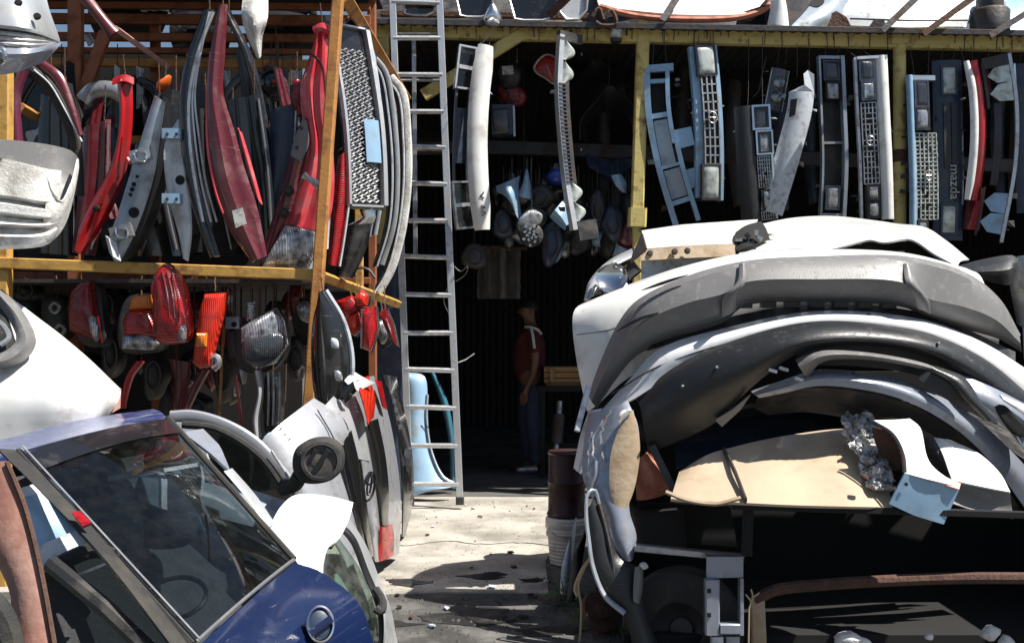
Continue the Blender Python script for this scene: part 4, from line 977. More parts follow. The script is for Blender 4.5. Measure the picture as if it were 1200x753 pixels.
t = onrack('door_frame', 'curved maroon door frame arching beside the rack post at far left', 'door frame')
g = G(); obj('front_arm', strip([(22, 82), (12, 110), (14, 150), (16, 170)], [(34, 84), (25, 112), (26, 150), (28, 170)], 5.9, bulge=.03), 'plum_paint', t)
obj('arch', strip([(38, 74), (60, 92), (76, 120), (92, 160)], [(48, 68), (72, 86), (84, 112), (98, 158)], 5.92, bulge=.02), 'maroon_paint', t)
g = G(); g.tube(catmull(Q([(34, 82, 5.95), (54, 98, 5.95), (72, 126, 5.95), (88, 168, 5.95), (92, 230, 5.97)]), 24), .035, 8, flat=.5); obj('seal', g, 'rubber', t)
g = G(); g.tube(catmull(Q([(40, 82, 5.91), (58, 98, 5.91), (76, 128, 5.91), (96, 166, 5.91)]), 24), .006, 6); obj('edge_trim', g, 'dull_white', t); wires(t, (60, 92, 5.93, 60))

t = onrack('fender', 'scarlet red fender hanging with its narrow arm up, left of the silver door edge', 'fender')
obj('skin', strip([(137, 96), (140, 130), (137, 165), (127, 200), (106, 238), (92, 268), (88, 292)], [(155, 92), (156, 130), (153, 170), (147, 205), (134, 240), (116, 272), (98, 298)], 5.9, prof=[0, .03, .045, .05, .03, .028, .026, 0]), 'red_paint', t)
obj('hook', loft([[(132, 92), (146, 87), (157, 91)], [(131, 99, 5.86), (145, 95, 5.84), (157, 99, 5.86)]], 5.9, sub=2), 'red_paint', t)
g = G(); g.dome(smoothed([(108, 243, 5.845), (113, 240, 5.845), (117, 244, 5.845), (112, 248, 5.845)], 16), .004, .01); obj('hole', g, 'void_black', t)
obj('tab', strip([(146, 186), (150, 192)], [(151, 184), (157, 194)], 5.84, n=6, m=4, bulge=.01), 'pink_red', t); wires(t, (147, 89, 5.9, 64))

t = onrack('door_edge', 'pale silver door edge with two latches hanging slanted beside the scarlet fender', 'car door')
obj('jamb', strip([(181, 112), (166, 160), (152, 205), (138, 250), (126, 288), (134, 306)], [(194, 120), (188, 160), (182, 200), (170, 242), (154, 282), (141, 307)], 5.75, bulge=.025), 'blue_silver', t)
obj('outer_skin', strip([(192, 112), (190, 160), (184, 200), (172, 242), (156, 284), (143, 308)], [(198, 118), (200, 170), (196, 215), (184, 255), (164, 292), (144, 309)], 5.76, bulge=.01, YR=6.05), 'dark_plastic', t)
for (x, y, s) in ((165, 182, 1.), (143, 272, 1.1)):
    g = G(); g.box(P(x, y, 5.70), (.11*s, .04, .07*s), Matrix.Rotation(-.3, 3, 'Y')); h = obj('latch', g, 'bare_metal', t)
    g = G(); g.tube(smoothed([(x-7, y-5, 5.67), (x+5, y-4, 5.67), (x+6, y+6, 5.67), (x-6, y+4, 5.67)], 16), .008, 6, True); obj('loop', g, 'chrome', h)
for (x, y, r) in ((161, 207, .008), (157, 216, .012), (155, 222, .012), (153, 228, .010), (157, 249, .028)):
    g = G(); g.lathe(P(x, y, 5.727), [(0, .010), (r, .008), (r*1.1, 0)], 14, V((0, -1, 0))); obj('hole', g, 'void_black', t)
obj('foot_cap', strip([(123, 276), (128, 296)], [(136, 282), (142, 306)], 5.7, n=6, m=5, bulge=.03), 'dull_white', t); wires(t, (187, 112, 5.78, 74))

t = onrack('car_door', 'silver car door seen edge on with two pale hinges and a black window frame', 'car door')
obj('jamb', strip([(207, 142), (194, 165), (192, 190), (198, 235), (208, 270), (214, 302)], [(216, 138), (220, 165), (221, 200), (224, 240), (225, 275), (221, 306)], 5.7, bulge=.02), 'silver_paint', t)
obj('window_frame', strip([(238, 14), (220, 60), (210, 110), (210, 150), (218, 210), (232, 265), (246, 302)], [(253, 12), (236, 62), (227, 110), (226, 150), (232, 210), (246, 262), (258, 300)], 5.68, bulge=.03), 'gloss_black', t)
for dx in (0, 9, 16):
    g = G(); g.tube(catmull(Q([(250-dx*.3, 14, 5.65), (232+dx*.2, 62, 5.65), (222+dx*.4, 112, 5.645), (222+dx*.7, 160, 5.645), (229+dx*.8, 215, 5.645), (238+dx, 260, 5.65)]), 30), .006 if dx else .010, 6); obj('chrome_strip', g, 'alloy', t)
for y in (157, 233):
    g = G(); g.box(P(202, y, 5.65), (.10, .05, .055)); h = obj('hinge', g, 'pale_blue', t)
    for dx in (-6, 5):
        g = G(); g.lathe(P(202+dx, y, 5.624), [(0, .006), (.008, .005), (.009, 0)], 8, V((0, -1, 0))); obj('bolt', g, 'dark_metal', h)
g = G(); g.lathe(P(211, 211, 5.678), [(0, .008), (.024, .006), (.027, 0)], 16, V((0, -1, 0))); obj('hole', g, 'void_black', t); wires(t, (246, 14, 5.7, -8))

t = onrack('door_pillar', 'tall maroon red pillar panel with a paper sticker near its foot', 'pillar')
obj('skin', strip([(257, 10), (247, 60), (243, 115), (244, 175), (252, 228), (270, 272), (296, 308)], [(267, 6), (264, 60), (262, 110), (274, 150), (286, 195), (302, 245), (313, 300)], 5.6, prof=[0, .034, .042, .046, .048, .030, .024, .022, 0]), 'maroon_paint', t)
g = G(); g.tube(catmull(Q([(247, 62, 5.58), (243, 116, 5.58), (244, 176, 5.58), (254, 228, 5.57), (262, 250, 5.57)]), 24), .008, 6); obj('flange', g, 'pink_red', t)
g = G(); g.plate(Q([(272, 247, 5.535), (284, 243, 5.535), (289, 262, 5.535), (276, 267, 5.535)]), .003); obj('sticker', g, 'paper', t)
obj('torn_edge', strip([(278, 150), (288, 190), (300, 230)], [(284, 156), (296, 196), (308, 240)], 5.62, bulge=.02), 'pink_red', t)
wires(t, (262, 8, 5.6, -10))

for i, (Lc, Rc, m, Y, lb) in enumerate((([(264, 20), (286, 70), (300, 130), (308, 200), (312, 300)], [(272, 16), (296, 66), (312, 130), (320, 200), (326, 300)], 'gloss_black', 6.2, 'glossy black curved pillar just right of the maroon pillar'),
        ([(320, 150), (322, 200), (324, 250), (316, 300)], [(334, 140), (338, 200), (336, 250), (330, 300)], 'black_plastic', 6.4, 'black pillar trim hanging left of the bright red tailgate'),
        ([(276, 60), (284, 120), (280, 200), (290, 290)], [(286, 60), (296, 120), (292, 200), (304, 290)], 'dark_plastic', 6.5, 'charcoal pillar trim behind the glossy black pillar'))):
    t = onrack('pillar_trim', lb, 'pillar'); obj('skin', strip(Lc, Rc, Y, bulge=.04), m, t); wires(t, (Lc[0][0]+4, Lc[0][1]+2, Y, Lc[0][1]-20))

t = onrack('mirror_shell', 'white upturned fender tip hanging high beside the maroon pillar', 'fender')
obj('skin', loft([[(286, -14), (300, -16), (314, -14)], [(283, 18, 5.7), (298, 20, 5.62), (314, 20, 5.7)], [(290, 44, 5.75), (299, 46, 5.68), (308, 42, 5.75)], [(301, 68, 5.8), (304, 69, 5.78), (306, 66, 5.8)]], 5.8, sub=3, n=14), 'chalky_white', t)
t = onrack('orange_lamp', 'small orange indicator lamp hanging left of the black window frame', 'lamp')
lens_poly('lens', [(184, 98), (192, 92), (199, 88), (197, 97), (190, 106), (184, 106)], 6.4, 'orange_plastic', t, .04, .04); wires(t, (194, 90, 6.4, 74))
t = onrack('tail_light', 'oval dark red tail light hanging left of the bright red tailgate', 'tail light')
lens_poly('lens', [(346, 92), (352, 94), (356, 112), (353, 132), (346, 136), (341, 118)], 6.2, 'dark_red_lens', t, .06, .04); wires(t, (348, 93, 6.22, 60))
t = onrack('headlight', 'black lamp unit with a small red bulb hanging between the pillars', 'headlight')
lens_poly('housing', [(308, 88), (322, 82), (334, 92), (334, 108), (318, 116), (306, 104)], 6.6, 'gloss_black', t, .08, .08); lens_poly('bulb', [(320, 92), (326, 94), (324, 100), (319, 98)], 6.5, 'red_lens', t, .02, .02, n=14); wires(t, (322, 84, 6.6, 60))
for i, (pts, m, Y) in enumerate((([(160, 78), (167, 80), (168, 120), (160, 128)], 'dull_white', 7.0), ([(260, 84), (268, 82), (270, 100), (262, 102)], 'dull_white', 7.3), ([(314, 118), (334, 114), (336, 132), (316, 138)], 'dull_white', 7.3),
        ([(340, 84), (352, 82), (352, 92), (340, 110)], 'dull_white', 7.6), ([(312, 150), (332, 146), (330, 172), (306, 176)], 'teal_paint', 6.9), ([(172, 132), (178, 130), (182, 150), (176, 152)], 'pale_blue', 6.6),
        ([(30, 158), (44, 148), (50, 152), (34, 170)], 'dull_white', 6.6), ([(96, 42), (104, 38), (112, 50), (104, 54)], 'dull_white', 7.4), ([(163, 10), (182, 8), (184, 12), (166, 14)], 'white_paint', 7.8))):
    t = onrack('scrap_piece', ('white narrow plate hanging right of the scarlet fender', 'small white plate high behind the maroon pillar', 'white bent plate below the lamp with the red bulb', 'white plate behind the oval dark red tail light',
        'dull teal plate low behind the bright red tailgate', 'small pale blue plate between the scarlet fender and silver door edge', 'white scrap over the ridged white bumper', 'white scrap in the corner of the orange brace', 'white strip at the very top of the rack')[i], 'scrap')
    g = G(); q = Q(pts, Y); g.shell([[q[0].lerp(q[1], k/6)+V((0, -.03*math.sin(k), 0)) for k in range(7)], [q[3].lerp(q[2], k/6)+V((0, .02*math.sin(k*1.3), 0)) for k in range(7)]], .006); obj('plate', g, m, t); wires(t, (pts[0][0]+3, pts[0][1]+1, Y, pts[0][1]-18))
t = onrack('tyre_arch', 'ribbed grey wheel arch liner hooked on the orange post', 'arch liner')
g = G(); g.tube(catmull(Q([(97, 118), (106, 108), (120, 104), (134, 106), (144, 112)], 6.3), 26), .05, 8, flat=.45)
obj('liner', g, 'bare_metal', t)
t = onrack('sill_strip', 'dark red sill strip slanting down from the top left over the orange rails', 'sill')
obj('strip', strip([(88, -6), (112, 24), (128, 48)], [(104, -8), (126, 20), (140, 36)], 6.2, bulge=.03), 'maroon_paint', t)
g = G(); g.bar(P(136, 34, 6.2), P(196, 78, 6.9), .035); obj('arm', g, 'pink_primer', t)

for (Lc, Rc, Y, m, lb) in (([(98, 150), (92, 220), (84, 296)], [(130, 140), (128, 220), (112, 300)], 6.15, 'maroon_paint', 'broad dark red door skin behind the foot of the scarlet fender'), ([(262, 120), (268, 200), (282, 298)], [(306, 110), (318, 200), (324, 300)], 6.15, 'clean_black', 'broad black door skin right of the maroon pillar'),
        ([(158, 170), (150, 230), (160, 300)], [(194, 150), (198, 230), (212, 300)], 6.1, 'clean_black', 'broad black door skin between the two silver door edges'), ([(318, 130), (314, 200), (300, 296)], [(350, 120), (346, 190), (322, 300)], 6.2, 'navy_plastic', 'broad navy door skin left of the bright red tailgate'),
        ([(48, 110), (44, 170), (40, 296)], [(84, 130), (90, 200), (92, 300)], 6.2, 'clean_black', 'broad black door skin behind the ridged white bumper'), ([(226, 130), (230, 200), (238, 300)], [(250, 126), (256, 200), (276, 300)], 6.15, 'void_black', 'broad dull black door skin behind the black window frame')):
    t = onrack('door_skin', lb, 'door skin'); obj('skin', strip(Lc, Rc, Y, n=20, prof=[0, .02, .03, .03, .015, .015, .03, 0]), m, t)
    g = G(); g.tube(catmull(Q([(Rc[0][0]-3, Rc[0][1]+6, Y-.03), (Rc[1][0]-4, Rc[1][1], Y-.04), (Rc[2][0]-5, Rc[2][1]-8, Y-.03)]), 16), .006, 5); obj('trim_line', g, 'bare_metal', t); wires(t, (Rc[0][0]-8, Rc[0][1]+2, Y, Rc[0][1]-40))
# bright red tailgate corner with its grey lamp
t = onrack('tailgate', 'bright red tailgate corner hanging behind the orange post, grey lamp at its foot', 'tailgate')
obj('skin', strip([(371, 38), (360, 75), (352, 100), (354, 135), (360, 165), (356, 195), (340, 235), (334, 262)], [(384, 32), (386, 80), (386, 130), (390, 170), (392, 210), (390, 240), (386, 258), (378, 272)], 5.95, prof=[0, .03, .055, .06, .035, .04, .055, .05, 0]), 'pink_red', t)
obj('jamb', strip([(356, 138), (344, 165), (336, 200), (324, 240), (306, 300), (304, 312)], [(360, 140), (361, 170), (352, 205), (344, 238), (334, 264), (318, 300)], 5.92, bulge=.02), 'maroon_paint', t)
obj('pillar_patch', strip([(355, 138), (346, 160), (340, 182)], [(360, 142), (362, 168), (353, 190)], 5.885, bulge=.01, n=10), 'grey_plastic', t)
for (x, y, r) in ((353, 150, .02), (348, 173, .02), (337, 223, .034), (332, 249, .03)):
    g = G(); g.lathe(P(x, y, 5.875), [(0, .006), (r*.55, .004), (r*.6, -.01), (r, -.006), (r*1.05, -.02)], 16, V((0, -1, 0))); obj('hole', g, 'dark_metal', t)
lens_poly('lamp', [(334, 264), (352, 266), (371, 272), (370, 296), (360, 314), (306, 314), (318, 292)], 5.86, 'clear_lens', t, .06, .04, n=30, sm=False)
g = G(); g.bar(P(355, 206, 5.84), P(376, 216, 5.84), .03); g.tube(Q([(357, 203), (366, 214), (374, 222)], 5.82), .012, 6); obj('latch', g, 'bare_metal', t)
obj('window_seal', strip([(362, 62), (374, 75), (380, 110), (378, 160)], [(364, 60), (377, 73), (384, 110), (382, 160)], 5.87, n=20, m=5, bulge=.01), 'maroon_paint', t)
g = G(); g.tube(catmull(Q([(370, 36, 5.93), (378, 33, 5.91), (386, 38, 5.93), (386, 44, 5.95)]), 14), .03, 8); obj('top_edge', g, 'pink_red', t); wires(t, (378, 33, 5.95, 4))

for k in range(44):
    x = random.uniform(20, 372); y0 = random.uniform(70, 150); y1 = random.uniform(250, 302); Y = random.uniform(6.25, 7.3); dx = random.uniform(-22, 22); w = random.choice((random.uniform(8, 18), random.uniform(20, 42))); cv = random.uniform(-16, 16)
    kind = k % 6
    m, lb, gp = (('dull_white', 'narrow pale edge strip crowded among the dark doors of the rack', 'pale edge strips crowded in the rack') if kind == 0 else ('maroon_paint', 'dark red pillar strip crowded among the dark doors of the rack', 'dark red strips crowded in the rack') if kind == 3 else
                 (random.choice(('clean_black', 'black_plastic', 'void_black', 'dark_plastic', 'navy_plastic')), 'dark curved pillar strip crowded among the dark doors of the rack', 'dark strips crowded in the rack'))
    if kind == 0: w = min(w*.5, 9)
    t = thing('pillar_strip', lb, 'pillar', gp)
    obj('skin', strip([(x, y0), (x+cv, (y0+y1)/2), (x+dx, y1)], [(x+w*.6, y0+4), (x+cv+w, (y0+y1)/2), (x+dx+w, y1-3)], Y, n=18, m=6, prof=[0, .03, .035, .02, .02, 0]), m, t)
    g = G(); wire(g, P(x+w*.3, y0+2, Y+.01), P(x+w*.3, y0-random.uniform(20, 50), Y+.02), .004, .0); obj('wire', g, 'rust', t)
for k in range(46):
    x = random.uniform(20, 372); y = random.uniform(345, 480); Y = random.uniform(6.45, 7.2); w = random.uniform(14, 34); h = random.uniform(24, 60)
    kind = k % 5
    m, lb, gp = (('dark_red_lens', 'dim red lamp deep on the lower shelf of the rack', 'dim red lamps deep on the lower shelf') if kind == 0 else ('bare_metal', 'dim grey metal lamp back deep on the lower shelf of the rack', 'grey lamp backs deep on the lower shelf') if kind == 2 else
                 (random.choice(('black_plastic', 'gloss_black', 'dark_plastic')), 'black lamp back deep on the lower shelf of the rack', 'black lamp backs deep on the lower shelf'))
    if kind == 2: w *= .5; h *= .5
    t = thing('rear_lamp', lb, 'lamp', gp)
    lens_poly('shell', [(x+w/2*math.cos(a)*random.uniform(.7, 1.2), y+h/2*math.sin(a)*random.uniform(.75, 1.2)) for a in [q*math.pi/4 for q in range(8)]], Y, m, t, .06, .07, n=22, sm=k % 2 == 0)
    g = G(); wire(g, P(x, y-h/2+2, Y+.03), P(x, 326, Y+.03), .004, .0); obj('wire', g, 'rust', t)
# parts on the right flank of the rack, facing the lane
SG = 'parts hung on the lane side of the orange rack'
def onside(name, label, cat): return thing(name, label, cat, SG)
t = onside('grille', 'silver and black mesh grille hanging upright next to the orange post', 'grille')
M = Map([(407, 22), (414, 80), (423, 150), (431, 245)], 62, 6.15, yaw=R(50), arch=.03)
g = G(); mbox(g, M, 0, 1, -.5, .5, -.03, -.01); obj('backing', g, 'gloss_black', t)
g = G()
for i in range(30):
    s = .18 + .8*i/30
    for j in range(4):
        u = -.36 + .17*j + .05*(i % 2); uu = .075; ds = .011
        c = [M(s-ds, u, .006), M(s, u+uu, .006), M(s+ds, u, .006), M(s, u-uu, .006)]
        g.tube(c, .0045, 4, True)
obj('mesh', g, 'alloy', t)
g = G(); mbox(g, M, .1, .98, -.5, -.44, -.01, .02); mbox(g, M, .05, .98, .36, .46, -.01, .025); mbox(g, M, .04, .05, -.44, .36, -.01, .02); mbox(g, M, .98, .99, -.44, .36, -.01, .02); obj('surround', g, 'alloy', t)
mm = mshell(M, t, -.05, .32, 'pale_blue', s0=.54, s1=.76, depth=.02, d=.012, name='badge_plate')
g = G(); wire(g, M(0, 0, 0), M(0, 0, 0)+V((0, .2, .22)), .004); obj('wire', g, 'rust', t)
def side_frame(label, pts_out, dx, Y0, Y1, m_rim, m_body, r=.02):
    t = onside('window_frame', label, 'window frame')
    n = len(pts_out); o_ = [(x, y, Y0+(Y1-Y0)*i/(n-1)) for i, (x, y) in enumerate(pts_out)]
    g = G(); g.tube(catmull(Q(o_), 36), r, 8, flat=.7); obj('rim', g, m_rim, t)
    obj('body', strip([(x-dx, y+3, Y+.05) for x, y, Y in o_], [(x-1, y, Y+.01) for x, y, Y in o_], n=36, m=7, bulge=.02), m_body, t)
    g = G(); g.tube(catmull(Q([(x-dx*.5, y+2, Y-.03) for x, y, Y in o_]), 36), .007, 5); obj('inner_trim', g, 'dull_white', t)
side_frame('slim black window frame with a white rim right of the mesh grille', [(416, 38), (432, 50), (442, 95), (447, 160), (447, 230), (440, 275)], 13, 6.3, 6.5, 'dull_white', 'gloss_black', .012)
side_frame('navy window frame with pale rim in the middle of the lane side parts', [(438, 66), (452, 84), (461, 130), (466, 200), (462, 262), (448, 310)], 12, 6.7, 6.8, 'silver_paint', 'navy_plastic', .016)
side_frame('white bowed window frame hanging outermost by the ladder', [(458, 90), (472, 108), (478, 160), (478, 220), (470, 278), (458, 318), (444, 342)], 11, 7.1, 7.0, 'chalky_white', 'black_plastic', .026)
t = onside('handle_trim', 'bent chrome trim hanging like a boomerang on the rack flank', 'trim')
g = G(); g.tube(catmull(Q([(408, 220), (418, 228), (430, 246), (432, 256), (420, 264), (407, 268)], 6.2), 30), [.02+.022*math.sin(math.pi*i/29) for i in range(30)], 8, flat=.6); obj('trim', g, 'chrome', t); g = G(); wire(g, P(409, 221, 6.2), P(406, 190, 6.3), .004); obj('wire', g, 'rust', t)
t = onside('tail_light', 'long ribbed red tail light hanging just right of the orange post', 'tail light')
obj('lens', strip([(396, 186), (390, 225), (386, 275), (384, 310)], [(409, 178), (409, 225), (402, 275), (396, 312)], 6.05, bulge=.05), 'red_lens', t)
g = G(); g.tube(catmull(Q([(398, 180), (408, 172), (414, 160), (404, 150)], 6.1), 14), .02, 8); obj('bracket', g, 'maroon_paint', t)
g = G(); g.tube(catmull(Q([(410, 178), (410, 225), (404, 275), (398, 312)], 6.03), 20), .008, 6); obj('edge', g, 'dull_white', t)
t = onside('bumper_end', 'black bumper end with grey sheen hanging under the chrome trim', 'bumper piece')
obj('skin', strip([(404, 268), (396, 295), (394, 325)], [(436, 262), (430, 290), (414, 326)], 6.2, bulge=.08), 'gloss_black', t)
g = G(); g.tube(catmull(Q([(408, 322), (420, 314), (432, 316), (440, 326)], 6.4), 16), .010, 6); obj('cable', g, 'dark_metal', t)

# lower shelf: tail lights and lamps
LG = 'tail lights and lamps hanging on the lower shelf'
def low(name, label, cat): return thing(name, label, cat, LG)
def lw(t, x, y, Y): 
    g = G(); wire(g, P(x, y, Y), P(x, 323, Y+.05), .004, .01); obj('wire', g, 'rust', t)
t = low('tail_light', 'red tail light with a clear lower corner, leftmost on the lower shelf', 'tail light')
lens_poly('lens', [(84, 340), (96, 330), (108, 328), (112, 360), (118, 402), (104, 396), (82, 388), (80, 360)], 5.9, 'dark_red_lens', t, .06, .03, sm=False); lens_poly('clear_corner', [(104, 372), (110, 370), (116, 394), (112, 400)], 5.84, 'clear_lens', t, .02, .02, n=16); lens_poly('housing', [(88, 338), (112, 330), (122, 370), (124, 404), (96, 402), (84, 370)], 5.99, 'black_plastic', t, .02, .08); lw(t, 104, 329, 5.95)
t = low('tail_light', 'red tail light with amber top and clear base on the lower shelf', 'tail light')
lens_poly('lens', [(150, 364), (178, 362), (186, 384), (186, 396), (146, 392), (144, 376)], 5.85, 'red_lens', t, .05, .03, sm=False)
lens_poly('amber_section', [(154, 349), (160, 346), (176, 345), (178, 362), (151, 364)], 5.85, 'amber_lens', t, .03, .03, n=20, sm=False)
lens_poly('clear_section', [(144, 394), (176, 390), (188, 402), (178, 410), (142, 409)], 5.85, 'clear_lens', t, .03, .03, n=20, sm=False)
lens_poly('housing', [(148, 350), (180, 345), (192, 380), (190, 408), (142, 410)], 5.94, 'black_plastic', t, .01, .1); lw(t, 166, 346, 5.92)
t = low('tail_light', 'tall pointed dark red tail light reaching up past the shelf beam', 'tail light')
lens_poly('lens', [(181, 328), (186, 314), (196, 308), (206, 316), (216, 334), (221, 356), (222, 396), (214, 402), (184, 400), (180, 370)], 5.7, 'red_lens', t, .08, .05, n=44)
lens_poly('clear_window', [(211, 378), (217, 380), (216, 400), (210, 400)], 5.66, 'clear_lens', t, .02, .03, n=14)
for k in range(3):
    g = G(); g.tube(catmull(Q([(190+k*6, 318+k, 5.645), (196+k*6, 345, 5.62), (199+k*6, 372, 5.63)]), 14), .007, 6); obj('rib', g, 'dark_red_lens', t)
g = G(); g.tube(catmull(Q([(181, 350), (180, 335), (183, 330)], 5.68), 8), .014, 6); obj('edge_flare', g, 'pink_red', t); lw(t, 200, 322, 5.78)
t = low('tail_light', 'slanting scarlet tail light with an orange square, right of the tall pointed one', 'tail light')
lens_poly('lens', [(240, 344), (266, 342), (262, 368), (254, 396), (246, 430), (234, 432), (226, 426), (230, 390), (234, 362)], 5.8, 'scarlet_lens', t, .05, .04, n=40, sm=False)
lens_poly('amber_section', [(230, 390), (243, 390), (242, 406), (229, 406)], 5.75, 'amber_lens', t, .02, .02, n=16, sm=False)
g = G(); g.tube(catmull(Q([(248, 420), (254, 418), (256, 426), (250, 432)], 5.8), 10), .02, 8); obj('bulb_holder', g, 'bare_metal', t); lw(t, 252, 342, 5.85)
for i, (L_, R_, m, Y) in enumerate((([(160, 422), (148, 440), (142, 468), (142, 478)], [(170, 424), (158, 440), (150, 466), (148, 478)], 'red_paint', 5.95), ([(236, 432), (226, 450), (214, 482)], [(246, 434), (236, 452), (222, 482)], 'maroon_paint', 5.95),
        ([(198, 420), (204, 450), (200, 480)], [(224, 424), (222, 450), (216, 480)], 'maroon_paint', 6.2))):
    t = low('bumper_strip', ('red curved strip hanging below the amber topped tail light', 'maroon strip hanging below the scarlet tail light', 'dark maroon strip hanging below the tall pointed tail light')[i], 'strip'); obj('skin', strip(L_, R_, Y, bulge=.03), m, t); lw(t, L_[0][0]+6, L_[0][1], Y)
t = low('headlight', 'big smoky grey headlight hanging on the lower shelf left of the orange post', 'headlight')
lens_poly('lens', [(282, 384), (300, 372), (322, 360), (331, 376), (336, 404), (322, 426), (300, 432), (284, 420)], 5.85, 'clear_lens', t, .08, .05, n=40, sm=False)
lens_poly('housing', [(276, 386), (300, 372), (322, 362), (336, 404), (320, 432), (284, 434), (274, 410)], 5.98, 'black_plastic', t, .01, .12); lens_poly('shade', [(284, 400), (304, 392), (330, 390), (334, 404), (320, 425), (300, 430), (285, 420)], 5.80, 'smoked_lens', t, .05, .02)
lw(t, 320, 362, 5.9)
t = low('headlight', 'small round clear lamp half hidden behind the orange post', 'headlight')
lens_poly('lens', [(348, 356), (358, 352), (366, 364), (362, 378), (352, 374)], 6.3, 'clear_lens', t, .05, .04); lens_poly('housing', [(344, 356), (362, 350), (370, 380), (366, 404), (350, 400)], 6.42, 'black_plastic', t, .02, .1); lw(t, 356, 353, 6.35)
t = low('silver_trim', 'upright silver trim strip hanging under the big smoky headlight', 'trim')
obj('strip', strip([(298, 434), (302, 460), (296, 490), (298, 512)], [(306, 433), (309, 460), (305, 490), (307, 512)], 5.85, bulge=.04), 'silver_paint', t); lw(t, 303, 434, 5.85)
t = low('chrome_lamp', 'black chrome streaked casing hanging right of the upright silver strip', 'lamp')
obj('casing', strip([(310, 440), (308, 470), (310, 505)], [(330, 440), (334, 470), (330, 506)], 5.95, bulge=.08), 'gloss_black', t)
for x in (314, 320, 327):
    g = G(); g.tube(catmull(Q([(x, 436, 5.86), (x+1, 465, 5.85), (x, 498, 5.86)]), 12), .007, 6); obj('streak', g, 'bare_metal', t)
lw(t, 320, 440, 5.95)
t = low('socket', 'grey socket block hanging left of the smoky headlight', 'socket')
g = G(); g.box(P(274, 378, 6.0), (.08, .06, .07)); obj('block', g, 'blue_silver', t); g = G(); g.lathe(P(274, 380, 5.965), [(0, .006), (.014, .004), (.016, 0)], 12, V((0, -1, 0))); obj('hole', g, 'void_black', t)
g = G(); g.bar(P(271, 388, 6.0), P(274, 420, 6.0), .05); obj('stem', g, 'dark_plastic', t); lw(t, 274, 370, 6.0)
t = low('spring', 'little coiled spring hanging above the smoky headlight', 'spring')
g = G(); g.tube([P(294+4*math.cos(k*.8), 354+k*.35, 5.9) + V((0, .02*math.sin(k*.8), 0)) for k in range(60)], .005, 5); obj('coil', g, 'alloy', t); lw(t, 294, 354, 5.9)
t = low('lamp_casing', 'pair of pale lamp sockets glinting at far left of the lower shelf', 'lamp casing')
for (x, y) in ((64, 360), (70, 386)):
    g = G(); g.tube(smoothed([(x-5, y, 6.2), (x, y-6, 6.2), (x+6, y, 6.2), (x, y+6, 6.2)], 16), .012, 6, True); obj('socket', g, 'bare_metal', t)
lens_poly('casing', [(52, 350), (72, 346), (82, 370), (78, 396), (60, 400), (50, 376)], 6.3, 'black_plastic', t, .05, .08); lw(t, 66, 348, 6.25)
for i, (x, y, w_, h_, m, lb) in enumerate(((126, 360, 20, 50, 'dark_plastic', 'dark lamp casing between the leftmost tail light and the amber topped one'), (130, 415, 22, 60, 'black_plastic', 'black casing under the leftmost red tail light'), (180, 440, 26, 56, 'black_plastic', 'black round casing low behind the red curved strip'),
        (262, 440, 24, 60, 'black_plastic', 'black casing hanging low beside the maroon strip'), (345, 420, 24, 50, 'black_plastic', 'black casing low behind the orange post'), (228, 480, 40, 40, 'dark_plastic', 'dark tub at the bottom of the rack below the scarlet tail light'), (100, 440, 40, 60, 'black_plastic', 'black tub behind the white fender'), (30, 340, 26, 30, 'dark_plastic', 'dark casing hanging at the far left post of the lower shelf'))):
    t = low('lamp_casing', lb, 'lamp casing')
    lens_poly('casing', [(x+w_/2*math.cos(a)*(1+.2*math.sin(3*a+i)), y+h_/2*math.sin(a)*(1+.12*math.cos(2*a+i))) for a in [k*math.pi/5 for k in range(10)]], 6.4, m, t, .07, .1)
    g = G(); g.tube(smoothed([(x+w_*.32*math.cos(a), y+h_*.3*math.sin(a), 6.33) for a in [k*math.pi/4 for k in range(8)]], 20), .008, 5, True); obj('rim', g, 'dark_metal', t); lw(t, x, y-h_/2, 6.4)
for i, (pts, m) in enumerate((([(263, 380), (260, 420), (258, 470), (256, 500)], 'orange_steel'), ([(277, 440), (280, 470), (282, 490), (278, 506)], 'red_paint'), ([(338, 340), (336, 400), (334, 470)], 'rust'), ([(322, 322), (324, 345), (322, 362)], 'rust'), ([(206, 325), (207, 400), (206, 478)], 'rust'))):
    t = low('hanging_cable', ('orange cable hanging below the scarlet tail light', 'red cable hanging beside the upright silver strip', 'rusty wire hanging left of the orange post', 'short rusty wire above the smoky headlight', 'thin rusty wire behind the tall pointed tail light')[i], 'cable')
    g = G(); g.tube(catmull(Q(pts, 6.1 if i != 1 else 5.95), 20), .008 if i < 2 else .005, 6); obj('strand', g, m, t)
t = low('bumper', 'black bumper with a white edge hanging upright right of the orange post', 'bumper')
obj('skin', strip([(374, 344), (366, 380), (365, 430), (370, 470), (382, 498)], [(381, 340), (402, 375), (412, 420), (408, 460), (390, 498)], 5.62, bulge=.09), 'gloss_black', t)
g = G(); g.tube(catmull(Q([(382, 340), (403, 376), (413, 420), (409, 460), (398, 484)], 5.61), 26), .014, 6, flat=.6); obj('edge', g, 'dull_white', t)
for (x, y, m) in ((392, 402, 'dull_white'), (396, 440, 'bare_metal')):
    lens_poly('lamp_slot', [(x-4, y-6), (x+3, y-4), (x+4, y+6), (x-3, y+5)], 5.525, m, t, .01, .02, n=14)
wires(t, (378, 342, 5.64, 325))
RG2 = 'red lamps clustered at the lower corner of the rack'
